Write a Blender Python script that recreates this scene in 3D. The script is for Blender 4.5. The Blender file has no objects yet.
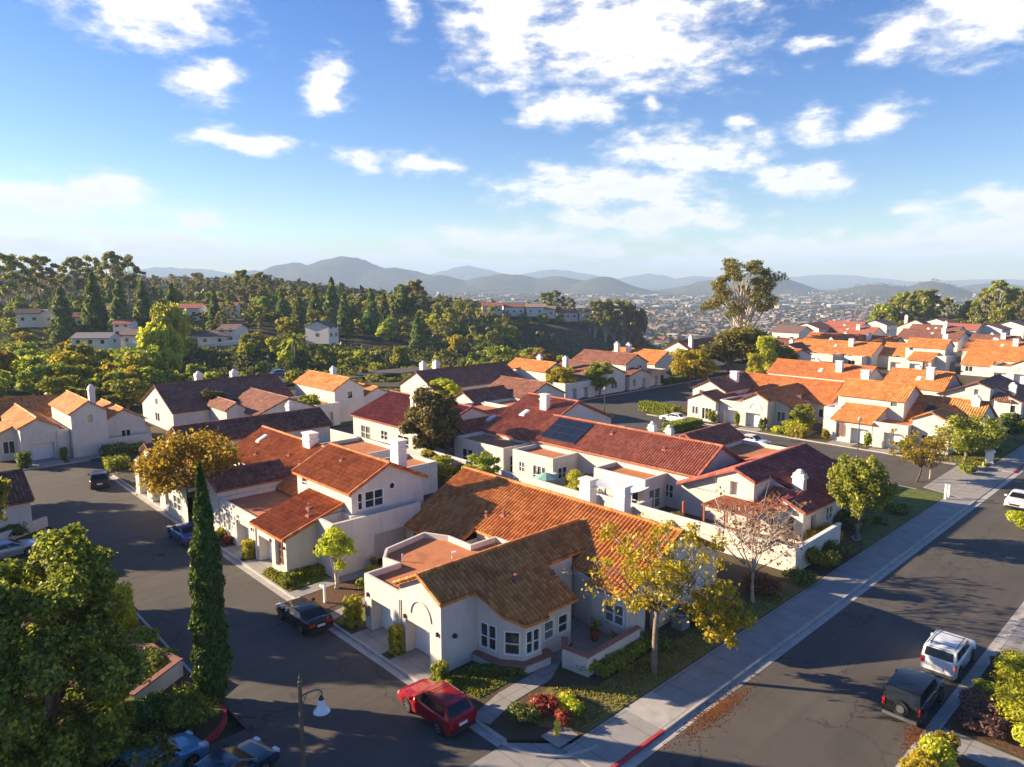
import bpy, math, random
import numpy as np
R = math.radians
PI = math.pi
rnd = random.Random(11)
scene = bpy.context.scene
COL = scene.collection

# ------------------------------------------------------------------ world axes
# X runs up the main street, Y runs up the alley; the camera stands above (0, 0).
F = 715.0
PITCH = math.atan((383.5 - 281.0) / F)
TH = R(46.5)
CAMH = 22.0
SUN_EL = R(18.8)
SUN_AZ = math.atan2(0.82, -0.57)          # direction towards the sun, angle from +X

def ground(px, py, z=0.0):
    """survey helper: a spot read off the photograph -> metres on the level z"""
    a = (px - 512.0) / F
    b = (py - 383.5) / F
    d = math.sin(PITCH) + b * math.cos(PITCH)
    t = (CAMH - z) / d
    X = a * t
    Y = t * (math.cos(PITCH) - b * math.sin(PITCH))
    return (X * math.sin(TH) + Y * math.cos(TH), -X * math.cos(TH) + Y * math.sin(TH))

def bearing(px, dist):
    """bearing px and forward distance -> metres"""
    X = (px - 512.0) / F * dist
    return (X * math.sin(TH) + dist * math.cos(TH), -X * math.cos(TH) + dist * math.sin(TH))

def cam_xy(u, v):
    return (u * math.sin(TH) - v * math.cos(TH), u * math.cos(TH) + v * math.sin(TH))

# ------------------------------------------------------------------ node helpers
def new_mat(name):
    m = bpy.data.materials.new(name)
    m.use_nodes = True
    nt = m.node_tree
    for n in list(nt.nodes):
        nt.nodes.remove(n)
    return m, nt

def N(nt, typ, **kw):
    n = nt.nodes.new(typ)
    for k, v in kw.items():
        if k in ('op',):
            n.operation = v
        elif k.startswith('i_'):
            key = k[2:]
            n.inputs[int(key) if key.isdigit() else key.replace('_', ' ')].default_value = v
        else:
            setattr(n, k, v)
    return n

def L(nt, a, b):
    nt.links.new(a, b)

def mathn(nt, op, a, b=None, c=None, clamp=False):
    n = nt.nodes.new('ShaderNodeMath')
    n.operation = op
    n.use_clamp = clamp
    for i, x in enumerate((a, b, c)):
        if x is None:
            continue
        if isinstance(x, (int, float)):
            n.inputs[i].default_value = x
        else:
            nt.links.new(x, n.inputs[i])
    return n.outputs[0]

def ramp(nt, fac, stops):
    n = nt.nodes.new('ShaderNodeValToRGB')
    el = n.color_ramp.elements
    el[0].position = stops[0][0]
    el[0].color = (*stops[0][1], 1)
    el[1].position = stops[-1][0]
    el[1].color = (*stops[-1][1], 1)
    for p, c in stops[1:-1]:
        e = el.new(p)
        e.color = (*c, 1)
    L(nt, fac, n.inputs[0])
    return n.outputs[0]

def out(nt, bsdf):
    o = nt.nodes.new('ShaderNodeOutputMaterial')
    L(nt, bsdf, o.inputs[0])

def noise_tex(nt, scale, detail=4, rough=.55, vec=None, dist=0.0):
    n = nt.nodes.new('ShaderNodeTexNoise')
    n.inputs['Scale'].default_value = scale
    n.inputs['Detail'].default_value = detail
    n.inputs['Roughness'].default_value = rough
    n.inputs['Distortion'].default_value = dist
    if vec is not None:
        L(nt, vec, n.inputs['Vector'])
    return n

def world_pos(nt):
    return nt.nodes.new('ShaderNodeNewGeometry').outputs['Position']

def mat_noise(name, c1, c2, scale=2.0, rough=.85, c3=None, bump=0.0, bscale=20.0, spec=.3, metal=0.0, detail=5, coat=0.0):
    m, nt = new_mat(name)
    pos = world_pos(nt)
    nz = noise_tex(nt, scale, detail, .6, pos)
    stops = [(.3, c1), (.7, c2)] if c3 is None else [(.28, c1), (.5, c2), (.72, c3)]
    col = ramp(nt, nz.outputs[0], stops)
    b = N(nt, 'ShaderNodeBsdfPrincipled')
    L(nt, col, b.inputs['Base Color'])
    b.inputs['Roughness'].default_value = rough
    b.inputs['Specular IOR Level'].default_value = spec
    b.inputs['Metallic'].default_value = metal
    b.inputs['Coat Weight'].default_value = coat
    if bump:
        n2 = noise_tex(nt, bscale, 4, .6, pos)
        bp = N(nt, 'ShaderNodeBump')
        bp.inputs['Strength'].default_value = bump
        bp.inputs['Distance'].default_value = .05
        L(nt, n2.outputs[0], bp.inputs['Height'])
        L(nt, bp.outputs[0], b.inputs['Normal'])
    out(nt, b.outputs[0])
    return m

def mat_plain(name, c, rough=.5, metal=0.0, spec=.5, coat=0.0):
    m, nt = new_mat(name)
    b = N(nt, 'ShaderNodeBsdfPrincipled')
    pos = world_pos(nt)
    nz = noise_tex(nt, 3.0, 3, .5, pos)
    col = ramp(nt, nz.outputs[0], [(.3, tuple(x * .9 for x in c)), (.7, tuple(min(1, x * 1.06) for x in c))])
    L(nt, col, b.inputs['Base Color'])
    b.inputs['Roughness'].default_value = rough
    b.inputs['Metallic'].default_value = metal
    b.inputs['Specular IOR Level'].default_value = spec
    b.inputs['Coat Weight'].default_value = coat
    b.inputs['Coat Roughness'].default_value = .05
    out(nt, b.outputs[0])
    return m

def mat_tile(name, dark, mid, light, bump):
    """barrel roof tiles: every tile its own tone, from the UV cell it lies in"""
    m, nt = new_mat(name)
    uv = N(nt, 'ShaderNodeUVMap').outputs[0]
    fl = N(nt, 'ShaderNodeVectorMath', operation='FLOOR')
    L(nt, uv, fl.inputs[0])
    wn = N(nt, 'ShaderNodeTexWhiteNoise', noise_dimensions='2D')
    L(nt, fl.outputs[0], wn.inputs['Vector'])
    pos = world_pos(nt)
    nz = noise_tex(nt, .5, 4, .6, pos)
    mx = mathn(nt, 'ADD', mathn(nt, 'ADD', mathn(nt, 'MULTIPLY', wn.outputs['Value'], .42), .04), mathn(nt, 'MULTIPLY', nz.outputs[0], .6))
    col = ramp(nt, mx, [(.2, dark), (.5, mid), (.8, light)])
    b = N(nt, 'ShaderNodeBsdfPrincipled')
    L(nt, col, b.inputs['Base Color'])
    b.inputs['Roughness'].default_value = .75
    b.inputs['Specular IOR Level'].default_value = .25
    if bump:
        sx = N(nt, 'ShaderNodeSeparateXYZ')
        L(nt, uv, sx.inputs[0])
        wv = mathn(nt, 'ABSOLUTE', mathn(nt, 'SINE', mathn(nt, 'MULTIPLY', sx.outputs[0], PI)))
        fr = mathn(nt, 'FRACT', sx.outputs[1])
        h = mathn(nt, 'ADD', wv, mathn(nt, 'MULTIPLY', fr, .35))
        bp = N(nt, 'ShaderNodeBump')
        bp.inputs['Strength'].default_value = .9
        bp.inputs['Distance'].default_value = .1
        L(nt, h, bp.inputs['Height'])
        L(nt, bp.outputs[0], b.inputs['Normal'])
    out(nt, b.outputs[0])
    return m

def mat_leaf(name, c1, c2, c3, trans=.35, hue=.04):
    trans = min(.55, trans + .1)
    m, nt = new_mat(name)
    g = N(nt, 'ShaderNodeNewGeometry')
    oi = N(nt, 'ShaderNodeObjectInfo')
    nz = noise_tex(nt, .9, 2, .5, g.outputs['Position'])
    v = mathn(nt, 'ADD', mathn(nt, 'MULTIPLY', g.outputs['Random Per Island'], .6), mathn(nt, 'MULTIPLY', nz.outputs[0], .4))
    col = ramp(nt, v, [(.15, c1), (.5, c2), (.85, c3)])
    hs = N(nt, 'ShaderNodeHueSaturation')
    L(nt, col, hs.inputs['Color'])
    L(nt, mathn(nt, 'ADD', mathn(nt, 'MULTIPLY', oi.outputs['Random'], hue), .5 - hue * .5), hs.inputs['Hue'])
    L(nt, mathn(nt, 'ADD', mathn(nt, 'MULTIPLY', oi.outputs['Random'], .4), .8), hs.inputs['Value'])
    d = N(nt, 'ShaderNodeBsdfDiffuse')
    t = N(nt, 'ShaderNodeBsdfTranslucent')
    gl = N(nt, 'ShaderNodeBsdfGlossy')
    gl.inputs['Roughness'].default_value = .45
    gl.inputs['Color'].default_value = (.5, .5, .5, 1)
    L(nt, hs.outputs[0], d.inputs[0])
    L(nt, hs.outputs[0], t.inputs[0])
    mx = N(nt, 'ShaderNodeMixShader')
    mx.inputs[0].default_value = trans
    L(nt, d.outputs[0], mx.inputs[1])
    L(nt, t.outputs[0], mx.inputs[2])
    m2 = N(nt, 'ShaderNodeMixShader')
    m2.inputs[0].default_value = .04
    L(nt, mx.outputs[0], m2.inputs[1])
    L(nt, gl.outputs[0], m2.inputs[2])
    out(nt, m2.outputs[0])
    return m

M = {}
def stucco(name, c1, c2, dirt):
    m, nt = new_mat(name)
    pos = world_pos(nt)
    n1 = noise_tex(nt, .7, 5, .6, pos)
    mp = N(nt, 'ShaderNodeMapping'); mp.inputs['Scale'].default_value = (2.6, 2.6, .22); L(nt, pos, mp.inputs[0])
    n2 = noise_tex(nt, 1.0, 4, .65, mp.outputs[0])
    col = ramp(nt, n1.outputs[0], [(.3, c1), (.7, c2)])
    st = mathn(nt, 'MULTIPLY', mathn(nt, 'MULTIPLY', mathn(nt, 'SUBTRACT', n2.outputs[0], .52), 3.2, clamp=True), .55)
    mx = N(nt, 'ShaderNodeMix', data_type='RGBA'); L(nt, st, mx.inputs[0]); L(nt, col, mx.inputs[6]); mx.inputs[7].default_value = (*dirt, 1)
    b = N(nt, 'ShaderNodeBsdfPrincipled'); L(nt, mx.outputs[2], b.inputs['Base Color']); b.inputs['Roughness'].default_value = .9; b.inputs['Specular IOR Level'].default_value = .25
    n3 = noise_tex(nt, 22, 3, .6, pos)
    bp = N(nt, 'ShaderNodeBump'); bp.inputs['Strength'].default_value = .35; bp.inputs['Distance'].default_value = .05
    L(nt, n3.outputs[0], bp.inputs['Height']); L(nt, bp.outputs[0], b.inputs['Normal'])
    out(nt, b.outputs[0])
    return m
M['stucco'] = stucco('stucco', (.57, .515, .455), (.67, .615, .555), (.40, .35, .29))
M['stucco_pale'] = mat_noise('pale_stucco', (.70, .66, .60), (.80, .76, .70), .6, .9, bump=.2, bscale=25)
M['trim'] = mat_noise('white_trim', (.72, .71, .68), (.82, .81, .78), 2, .6)
M['door_white'] = mat_noise('white_door', (.74, .75, .76), (.82, .83, .84), 1, .45)
def window_glass():
    m, nt = new_mat('window_glass')
    oi = N(nt, 'ShaderNodeObjectInfo')
    sx = N(nt, 'ShaderNodeSeparateXYZ'); L(nt, world_pos(nt), sx.inputs[0])
    slat = mathn(nt, 'GREATER_THAN', mathn(nt, 'FRACT', mathn(nt, 'MULTIPLY', sx.outputs[2], 14.0)), .35)
    blind = mathn(nt, 'MULTIPLY', mathn(nt, 'GREATER_THAN', oi.outputs['Random'], .55), mathn(nt, 'ADD', mathn(nt, 'MULTIPLY', slat, .5), .3))
    mx = N(nt, 'ShaderNodeMix', data_type='RGBA'); L(nt, blind, mx.inputs[0])
    mx.inputs[6].default_value = (.022, .032, .036, 1); mx.inputs[7].default_value = (.22, .21, .19, 1)
    b = N(nt, 'ShaderNodeBsdfPrincipled'); L(nt, mx.outputs[2], b.inputs['Base Color'])
    b.inputs['Roughness'].default_value = .06; b.inputs['Specular IOR Level'].default_value = .6
    out(nt, b.outputs[0])
    return m
M['glass'] = window_glass()
M['darkhole'] = mat_plain('dark_interior', (.015, .014, .013), .9)
M['wood'] = mat_noise('dark_wood', (.05, .025, .015), (.09, .045, .03), 3, .6)
M['redwood'] = mat_noise('red_stained_wood', (.30, .08, .035), (.42, .13, .06), 3, .6)
M['flat'] = mat_noise('flat_roof_coating', (.36, .13, .055), (.50, .19, .08), .7, .9, c3=(.44, .16, .07), bump=.3, bscale=6)
M['brick'] = mat_noise('brick_cap', (.24, .10, .075), (.34, .16, .12), 6, .85)
TILES = {
    'orange': ((.32, .105, .03), (.53, .19, .05), (.66, .29, .09)),
    'red': ((.29, .085, .05), (.40, .13, .075), (.52, .20, .12)),
    'crimson': ((.22, .058, .048), (.32, .085, .065), (.42, .135, .10)),
    'brown': ((.14, .055, .035), (.23, .095, .06), (.33, .15, .095)),
    'clay': ((.30, .085, .03), (.48, .15, .045), (.60, .22, .07)),
}
for k, c in TILES.items():
    M['tile_' + k] = mat_tile('roof_tiles_' + k, *c, False)
    M['tileb_' + k] = mat_tile('far_roof_tiles_' + k, *c, True)

def asphalt():
    m, nt = new_mat('asphalt')
    pos = world_pos(nt)
    n1 = noise_tex(nt, .12, 5, .65, pos, .4)
    n2 = noise_tex(nt, 18, 3, .7, pos)
    # streaks along the lane
    mp = N(nt, 'ShaderNodeMapping')
    mp.inputs['Scale'].default_value = (.05, 1.3, 1)
    L(nt, pos, mp.inputs[0])
    n3 = noise_tex(nt, 1.0, 3, .6, mp.outputs[0])
    v = mathn(nt, 'ADD', mathn(nt, 'ADD', mathn(nt, 'MULTIPLY', n1.outputs[0], .5), mathn(nt, 'MULTIPLY', n2.outputs[0], .2)), mathn(nt, 'MULTIPLY', n3.outputs[0], .3))
    col = ramp(nt, v, [(.32, (.062, .056, .049)), (.5, (.090, .079, .067)), (.68, (.125, .108, .090))])
    # tar sealed cracks and old oil drips
    wv = noise_tex(nt, .5, 4, .6, pos)
    ad = N(nt, 'ShaderNodeVectorMath', operation='ADD'); L(nt, pos, ad.inputs[0])
    sc = N(nt, 'ShaderNodeVectorMath', operation='SCALE'); L(nt, wv.outputs[1], sc.inputs[0]); sc.inputs['Scale'].default_value = 2.2
    L(nt, sc.outputs[0], ad.inputs[1])
    vo = N(nt, 'ShaderNodeTexVoronoi', feature='DISTANCE_TO_EDGE'); vo.inputs['Scale'].default_value = .16
    L(nt, ad.outputs[0], vo.inputs['Vector'])
    gate = noise_tex(nt, .09, 2, .5, pos)
    crack = mathn(nt, 'MULTIPLY', mathn(nt, 'LESS_THAN', vo.outputs[0], .006), mathn(nt, 'GREATER_THAN', gate.outputs[0], .47))
    v3 = N(nt, 'ShaderNodeTexVoronoi'); v3.inputs['Scale'].default_value = .45; L(nt, pos, v3.inputs['Vector'])
    oil = mathn(nt, 'MULTIPLY', mathn(nt, 'SUBTRACT', 1.0, mathn(nt, 'MULTIPLY', v3.outputs['Distance'], 6.0), clamp=True), .45)
    mk = mathn(nt, 'MAXIMUM', mathn(nt, 'MULTIPLY', crack, .6), oil)
    mxc = N(nt, 'ShaderNodeMix', data_type='RGBA'); L(nt, mk, mxc.inputs[0]); L(nt, col, mxc.inputs[6]); mxc.inputs[7].default_value = (.03, .028, .027, 1)
    b = N(nt, 'ShaderNodeBsdfPrincipled')
    L(nt, mxc.outputs[2], b.inputs['Base Color'])
    b.inputs['Roughness'].default_value = .85
    b.inputs['Specular IOR Level'].default_value = .3
    bp = N(nt, 'ShaderNodeBump')
    bp.inputs['Strength'].default_value = .3
    bp.inputs['Distance'].default_value = .02
    L(nt, n2.outputs[0], bp.inputs['Height'])
    L(nt, bp.outputs[0], b.inputs['Normal'])
    out(nt, b.outputs[0])
    return m
M['asphalt'] = asphalt()
M['asphalt_patch'] = mat_noise('asphalt_patch', (.035, .033, .031), (.055, .05, .046), 2, .9)

def concrete():
    m, nt = new_mat('concrete')
    pos = world_pos(nt)
    n1 = noise_tex(nt, .8, 5, .6, pos)
    n2 = noise_tex(nt, 12, 3, .6, pos)
    sx = N(nt, 'ShaderNodeSeparateXYZ')
    L(nt, pos, sx.inputs[0])
    jx = mathn(nt, 'LESS_THAN', mathn(nt, 'FRACT', mathn(nt, 'DIVIDE', sx.outputs[0], 1.5)), .025)
    jy = mathn(nt, 'LESS_THAN', mathn(nt, 'FRACT', mathn(nt, 'DIVIDE', mathn(nt, 'ADD', sx.outputs[1], .1), 2.6)), .014)
    j = mathn(nt, 'MAXIMUM', jx, jy)
    v = mathn(nt, 'ADD', mathn(nt, 'MULTIPLY', n1.outputs[0], .7), mathn(nt, 'MULTIPLY', n2.outputs[0], .3))
    col = ramp(nt, v, [(.3, (.22, .205, .19)), (.7, (.34, .32, .295))])
    mix = N(nt, 'ShaderNodeMix', data_type='RGBA')
    L(nt, j, mix.inputs[0])
    L(nt, col, mix.inputs[6])
    mix.inputs[7].default_value = (.12, .11, .10, 1)
    b = N(nt, 'ShaderNodeBsdfPrincipled')
    L(nt, mix.outputs[2], b.inputs['Base Color'])
    b.inputs['Roughness'].default_value = .85
    out(nt, b.outputs[0])
    return m
M['concrete'] = concrete()
M['kerb'] = mat_noise('kerb_concrete', (.33, .31, .28), (.46, .43, .39), 1.5, .85)
M['kerb_red'] = mat_noise('red_kerb_paint', (.36, .03, .045), (.50, .06, .07), 2.5, .7)
M['yard'] = mat_noise('yard_soil_and_turf', (.040, .045, .018), (.085, .060, .034), .35, .95, c3=(.060, .075, .025), bump=.6, bscale=4)
M['lawn'] = mat_noise('lawn', (.055, .085, .018), (.115, .14, .03), 1.2, .95, c3=(.16, .155, .045), bump=.7, bscale=14)
M['lawn_dry'] = mat_noise('dry_lawn', (.10, .10, .03), (.19, .15, .05), .9, .95, c3=(.09, .11, .03), bump=.7, bscale=12)
M['mulch'] = mat_noise('bark_mulch', (.07, .035, .02), (.15, .08, .045), 5, .95, bump=.8, bscale=15)
M['canyon'] = mat_noise('hillside', (.030, .045, .018), (.075, .075, .030), .05, .95, c3=(.055, .07, .025), bump=.8, bscale=.8)
M['bark'] = mat_noise('bark', (.14, .10, .075), (.30, .24, .19), 4, .9, bump=.5, bscale=18)
M['bark_pale'] = mat_noise('pale_bark', (.34, .27, .20), (.55, .47, .38), 3, .85, bump=.3, bscale=12)
M['bark_dark'] = mat_noise('dark_bark', (.07, .05, .035), (.14, .10, .07), 4, .9, bump=.5, bscale=18)
M['leaf_green'] = mat_leaf('green_leaves', (0.128, 0.174, 0.019), (0.273, 0.314, 0.027), (0.573, 0.542, 0.054), .4)
M['leaf_lime'] = mat_leaf('bright_green_leaves', (0.316, 0.348, 0.018), (0.600, 0.569, 0.029), (0.600, 0.600, 0.065), .45)
M['leaf_dark'] = mat_leaf('dark_green_leaves', (0.076, 0.113, 0.021), (0.157, 0.199, 0.034), (0.315, 0.337, 0.054), .35)
M['leaf_conifer'] = mat_leaf('conifer_needles', (0.081, 0.130, 0.027), (0.172, 0.228, 0.043), (0.315, 0.347, 0.069), .35)
M['leaf_cypress'] = mat_leaf('cypress_needles', (0.029, 0.061, 0.011), (0.073, 0.127, 0.018), (0.169, 0.231, 0.031), .2)
M['leaf_euc'] = mat_leaf('eucalyptus_leaves', (0.121, 0.138, 0.020), (0.266, 0.264, 0.033), (0.460, 0.385, 0.055), .4)
M['leaf_yellow'] = mat_leaf('yellow_leaves', (.28, .22, .010), (.48, .37, .015), (.64, .51, .05), .45, .02)
M['leaf_gold'] = mat_leaf('golden_leaves', (.24, .17, .012), (.46, .33, .02), (.62, .46, .04), .4, .03)
M['leaf_rust'] = mat_leaf('rust_leaves', (0.141, 0.065, 0.023), (0.282, 0.123, 0.039), (0.438, 0.189, 0.065), .35, .03)
M['leaf_magnolia'] = mat_leaf('magnolia_leaves', (0.049, 0.075, 0.021), (0.146, 0.142, 0.034), (0.426, 0.226, 0.077), .3)
M['leaf_red'] = mat_leaf('red_leaves', (.20, .03, .025), (.35, .055, .035), (.45, .12, .07), .4, .02)
M['leaf_twig'] = mat_leaf('bare_twigs', (.10, .065, .05), (.17, .12, .10), (.25, .19, .16), .1, .02)
M['leaf_pink'] = mat_leaf('flowering_ground_cover', (.08, .09, .03), (.25, .14, .10), (.45, .22, .20), .3, .02)

# ------------------------------------------------------------------ mesh builder
class MB:
    def __init__(s, m=1):
        s.v = []; s.f = []; s.uv = []; s.m = m; s.has_uv = False
    def face(s, pts, uv=None):
        i = len(s.v)
        m = s.m
        s.v.extend([(p[0], p[1] * m, p[2]) for p in pts])
        n = len(pts)
        s.f.append(tuple(range(i, i + n)))
        if uv is None:
            s.uv.extend([(0.0, 0.0)] * n)
        else:
            s.uv.extend(uv); s.has_uv = True
    def box(s, a0, b0, z0, a1, b1, z1):
        s.prism([(a0, b0), (a1, b0), (a1, b1), (a0, b1)], z0, z1)
    def prism(s, poly, z0, z1, bottom=True):
        n = len(poly)
        for i in range(n):
            p = poly[i]; q = poly[(i + 1) % n]
            s.face([(p[0], p[1], z0), (q[0], q[1], z0), (q[0], q[1], z1), (p[0], p[1], z1)])
        s.face([(p[0], p[1], z1) for p in poly])
        if bottom:
            s.face([(p[0], p[1], z0) for p in reversed(poly)])
    def obox(s, c, d, l, w, z0, z1):
        """box centred at c, long axis d (unit 2d), length l, width w"""
        n = (-d[1], d[0])
        poly = [(c[0] + d[0] * x * l / 2 + n[0] * y * w / 2, c[1] + d[1] * x * l / 2 + n[1] * y * w / 2) for x, y in ((-1, -1), (1, -1), (1, 1), (-1, 1))]
        s.prism(poly, z0, z1)
    def tube(s, pts, rad, n=8, cap=True):
        rings = []
        k = len(pts)
        for i in range(k):
            p = np.array(pts[i], float)
            a = np.array(pts[max(0, i - 1)], float); b = np.array(pts[min(k - 1, i + 1)], float)
            d = b - a
            d /= (np.linalg.norm(d) + 1e-9)
            x = np.cross(d, (0, 0, 1.0))
            if np.linalg.norm(x) < 1e-3:
                x = np.array((1.0, 0, 0))
            x /= np.linalg.norm(x)
            y = np.cross(d, x)
            r = rad[i] if hasattr(rad, '__len__') else rad
            rings.append([tuple(p + r * (x * math.cos(2 * PI * j / n) + y * math.sin(2 * PI * j / n))) for j in range(n)])
        base = len(s.v)
        for rg in rings:
            s.v.extend([(p[0], p[1] * s.m, p[2]) for p in rg])
        for i in range(k - 1):
            for j in range(n):
                a = base + i * n + j; b = base + i * n + (j + 1) % n
                s.f.append((a, b, b + n, a + n)); s.uv.extend([(j, i), (j + 1, i), (j + 1, i + 1), (j, i + 1)])
        if cap:
            s.f.append(tuple(base + j for j in reversed(range(n)))); s.uv.extend([(0, 0)] * n)
            s.f.append(tuple(base + (k - 1) * n + j for j in range(n))); s.uv.extend([(0, 0)] * n)
    def lathe(s, prof, c, n=16, zs=1.0):
        """prof: list of (r, z) round the vertical axis through c"""
        base = len(s.v)
        for r, z in prof:
            for j in range(n):
                s.v.append((c[0] + r * math.cos(2 * PI * j / n), (c[1] + r * math.sin(2 * PI * j / n)) * s.m, c[2] + z * zs))
        for i in range(len(prof) - 1):
            for j in range(n):
                a = base + i * n + j; b = base + i * n + (j + 1) % n
                s.f.append((a, b, b + n, a + n)); s.uv.extend([(0, 0)] * 4)
    def build(s, name, mat, parent=None, smooth=False, loc=None, rot=None):
        me = bpy.data.meshes.new(name)
        me.from_pydata(s.v, [], s.f)
        if s.has_uv:
            uvl = me.uv_layers.new(name='UVMap')
            arr = np.array(s.uv, dtype=np.float32).ravel()
            uvl.data.foreach_set('uv', arr)
        me.materials.append(M[mat] if isinstance(mat, str) else mat)
        if smooth:
            me.polygons.foreach_set('use_smooth', [True] * len(me.polygons))
        me.update()
        o = bpy.data.objects.new(name, me)
        COL.objects.link(o)
        if parent is not None:
            o.parent = parent
        if loc: o.location = loc
        if rot: o.rotation_euler = rot
        return o

def tag(o, label=None, cat=None, group=None, kind=None):
    if label: o['label'] = label
    if cat: o['category'] = cat
    if group: o['group'] = group
    if kind: o['kind'] = kind
    return o

def empty(name, loc, rz=0.0, label=None, cat=None, group=None):
    o = bpy.data.objects.new(name, None)
    COL.objects.link(o)
    o.empty_display_size = .3
    o.location = loc
    o.rotation_euler = (0, 0, rz)
    return tag(o, label, cat, group)

def copy_tree(root, loc, rz=0.0, scale=None, label=None, group=None):
    r = root.copy(); COL.objects.link(r)
    r.location = loc; r.rotation_euler = (0, 0, rz)
    if scale: r.scale = (scale,) * 3 if not hasattr(scale, '__len__') else scale
    if label: r['label'] = label
    if group: r['group'] = group
    for ch in list(root.children):
        c = ch.copy(); COL.objects.link(c); c.parent = r
        for g in list(ch.children):
            d = g.copy(); COL.objects.link(d); d.parent = c
    return r

# ------------------------------------------------------------------ tiled roof planes
CW, RH = .31, .40
def roof_plane(mb, o, sd, td, k, segs, lod, thick=.16):
    """o: origin (a,b,z) of s=0,t=0; sd/td unit 2d (along / down the slope); z falls k per metre of t.
    segs: (s0, s1, t_up0, t_up1, t_low0, t_low1)"""
    def P(s, t, off=0.0):
        return (o[0] + sd[0] * s + td[0] * t, o[1] + sd[1] * s + td[1] * t, o[2] - k * t + off)
    sl = math.sqrt(1 + k * k)
    for (s0, s1, u0, u1, l0, l1) in segs:
        if s1 - s0 < 1e-4: continue
        fu = lambda s: u0 + (u1 - u0) * (s - s0) / (s1 - s0)
        fl = lambda s: l0 + (l1 - l0) * (s - s0) / (s1 - s0)
        quad = [(s0, u0), (s1, u1), (s1, l1), (s0, l0)]
        if lod:
            step = CW / 4
            i0 = math.floor(s0 / step) + 1
            ss = [s0] + [i * step for i in range(i0, int(math.ceil(s1 / step))) if s0 + 1e-3 < i * step < s1 - 1e-3] + [s1]
            rh = RH / sl
            t0 = min(u0, u1); t1 = max(l0, l1)
            j0 = math.floor(t0 / rh); j1 = math.ceil(t1 / rh)
            for j in range(j0, j1):
                ta, tb = j * rh, (j + 1) * rh
                for i in range(len(ss) - 1):
                    sa, sb = ss[i], ss[i + 1]
                    ua, la, ub, lb = fu(sa), fl(sa), fu(sb), fl(sb)
                    a1 = min(max(ta, ua), la); a2 = min(max(tb, ua), la)
                    b1 = min(max(ta, ub), lb); b2 = min(max(tb, ub), lb)
                    if a2 - a1 < 1e-4 and b2 - b1 < 1e-4: continue
                    pa = .13 * abs(math.sin(PI * sa / CW)); pb = .13 * abs(math.sin(PI * sb / CW))
                    cu = math.floor((sa + sb) / 2 / CW)
                    lift = lambda t: .035 * (t - ta) / rh
                    mb.face([P(sa, a1, pa + lift(a1)), P(sb, b1, pb + lift(b1)), P(sb, b2, pb + lift(b2)), P(sa, a2, pa + lift(a2))],
                            [(cu + .3, j + .3), (cu + .6, j + .3), (cu + .6, j + .6), (cu + .3, j + .6)])
            zt = -.02
        else:
            mb.face([P(s, t, .03) for s, t in quad], [(s / CW, t * sl / RH) for s, t in quad])
            zt = 0.0
        mb.face([P(s, t, -thick) for s, t in reversed(quad)], [(.5, .5)] * 4)
        if lod:
            mb.face([P(s, t, zt) for s, t in quad], [(s / CW, t * sl / RH) for s, t in quad])
        for i in range(4):
            (sa, ta), (sb, tb) = quad[i], quad[(i + 1) % 4]
            e = .03 if not lod else .02
            mb.face([P(sa, ta, -thick), P(sb, tb, -thick), P(sb, tb, e), P(sa, ta, e)],
                    [(sa / CW, ta / RH), (sb / CW, tb / RH), (sb / CW + .5, tb / RH + .5), (sa / CW + .5, ta / RH + .5)])

def cap_line(mb, p, q, r=.13, lod=1):
    """a run of ridge or rake tiles"""
    p = np.array(p, float); q = np.array(q, float)
    Ln = np.linalg.norm(q - p)
    n = max(1, int(Ln / (.42 if lod else 1.6)))
    for i in range(n):
        a = p + (q - p) * i / n; b = p + (q - p) * (i + 1.04) / n
        base = len(mb.v)
        mb.tube([tuple(a), tuple(b)], [r * .85, r * 1.05], 6 if lod else 4, True)
        mb.has_uv = True
        nf = (6 if lod else 4)
        cnt = nf * 4 + nf * 2
        mb.uv[-cnt:] = [(900 + i + .5, 77.5)] * cnt

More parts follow.
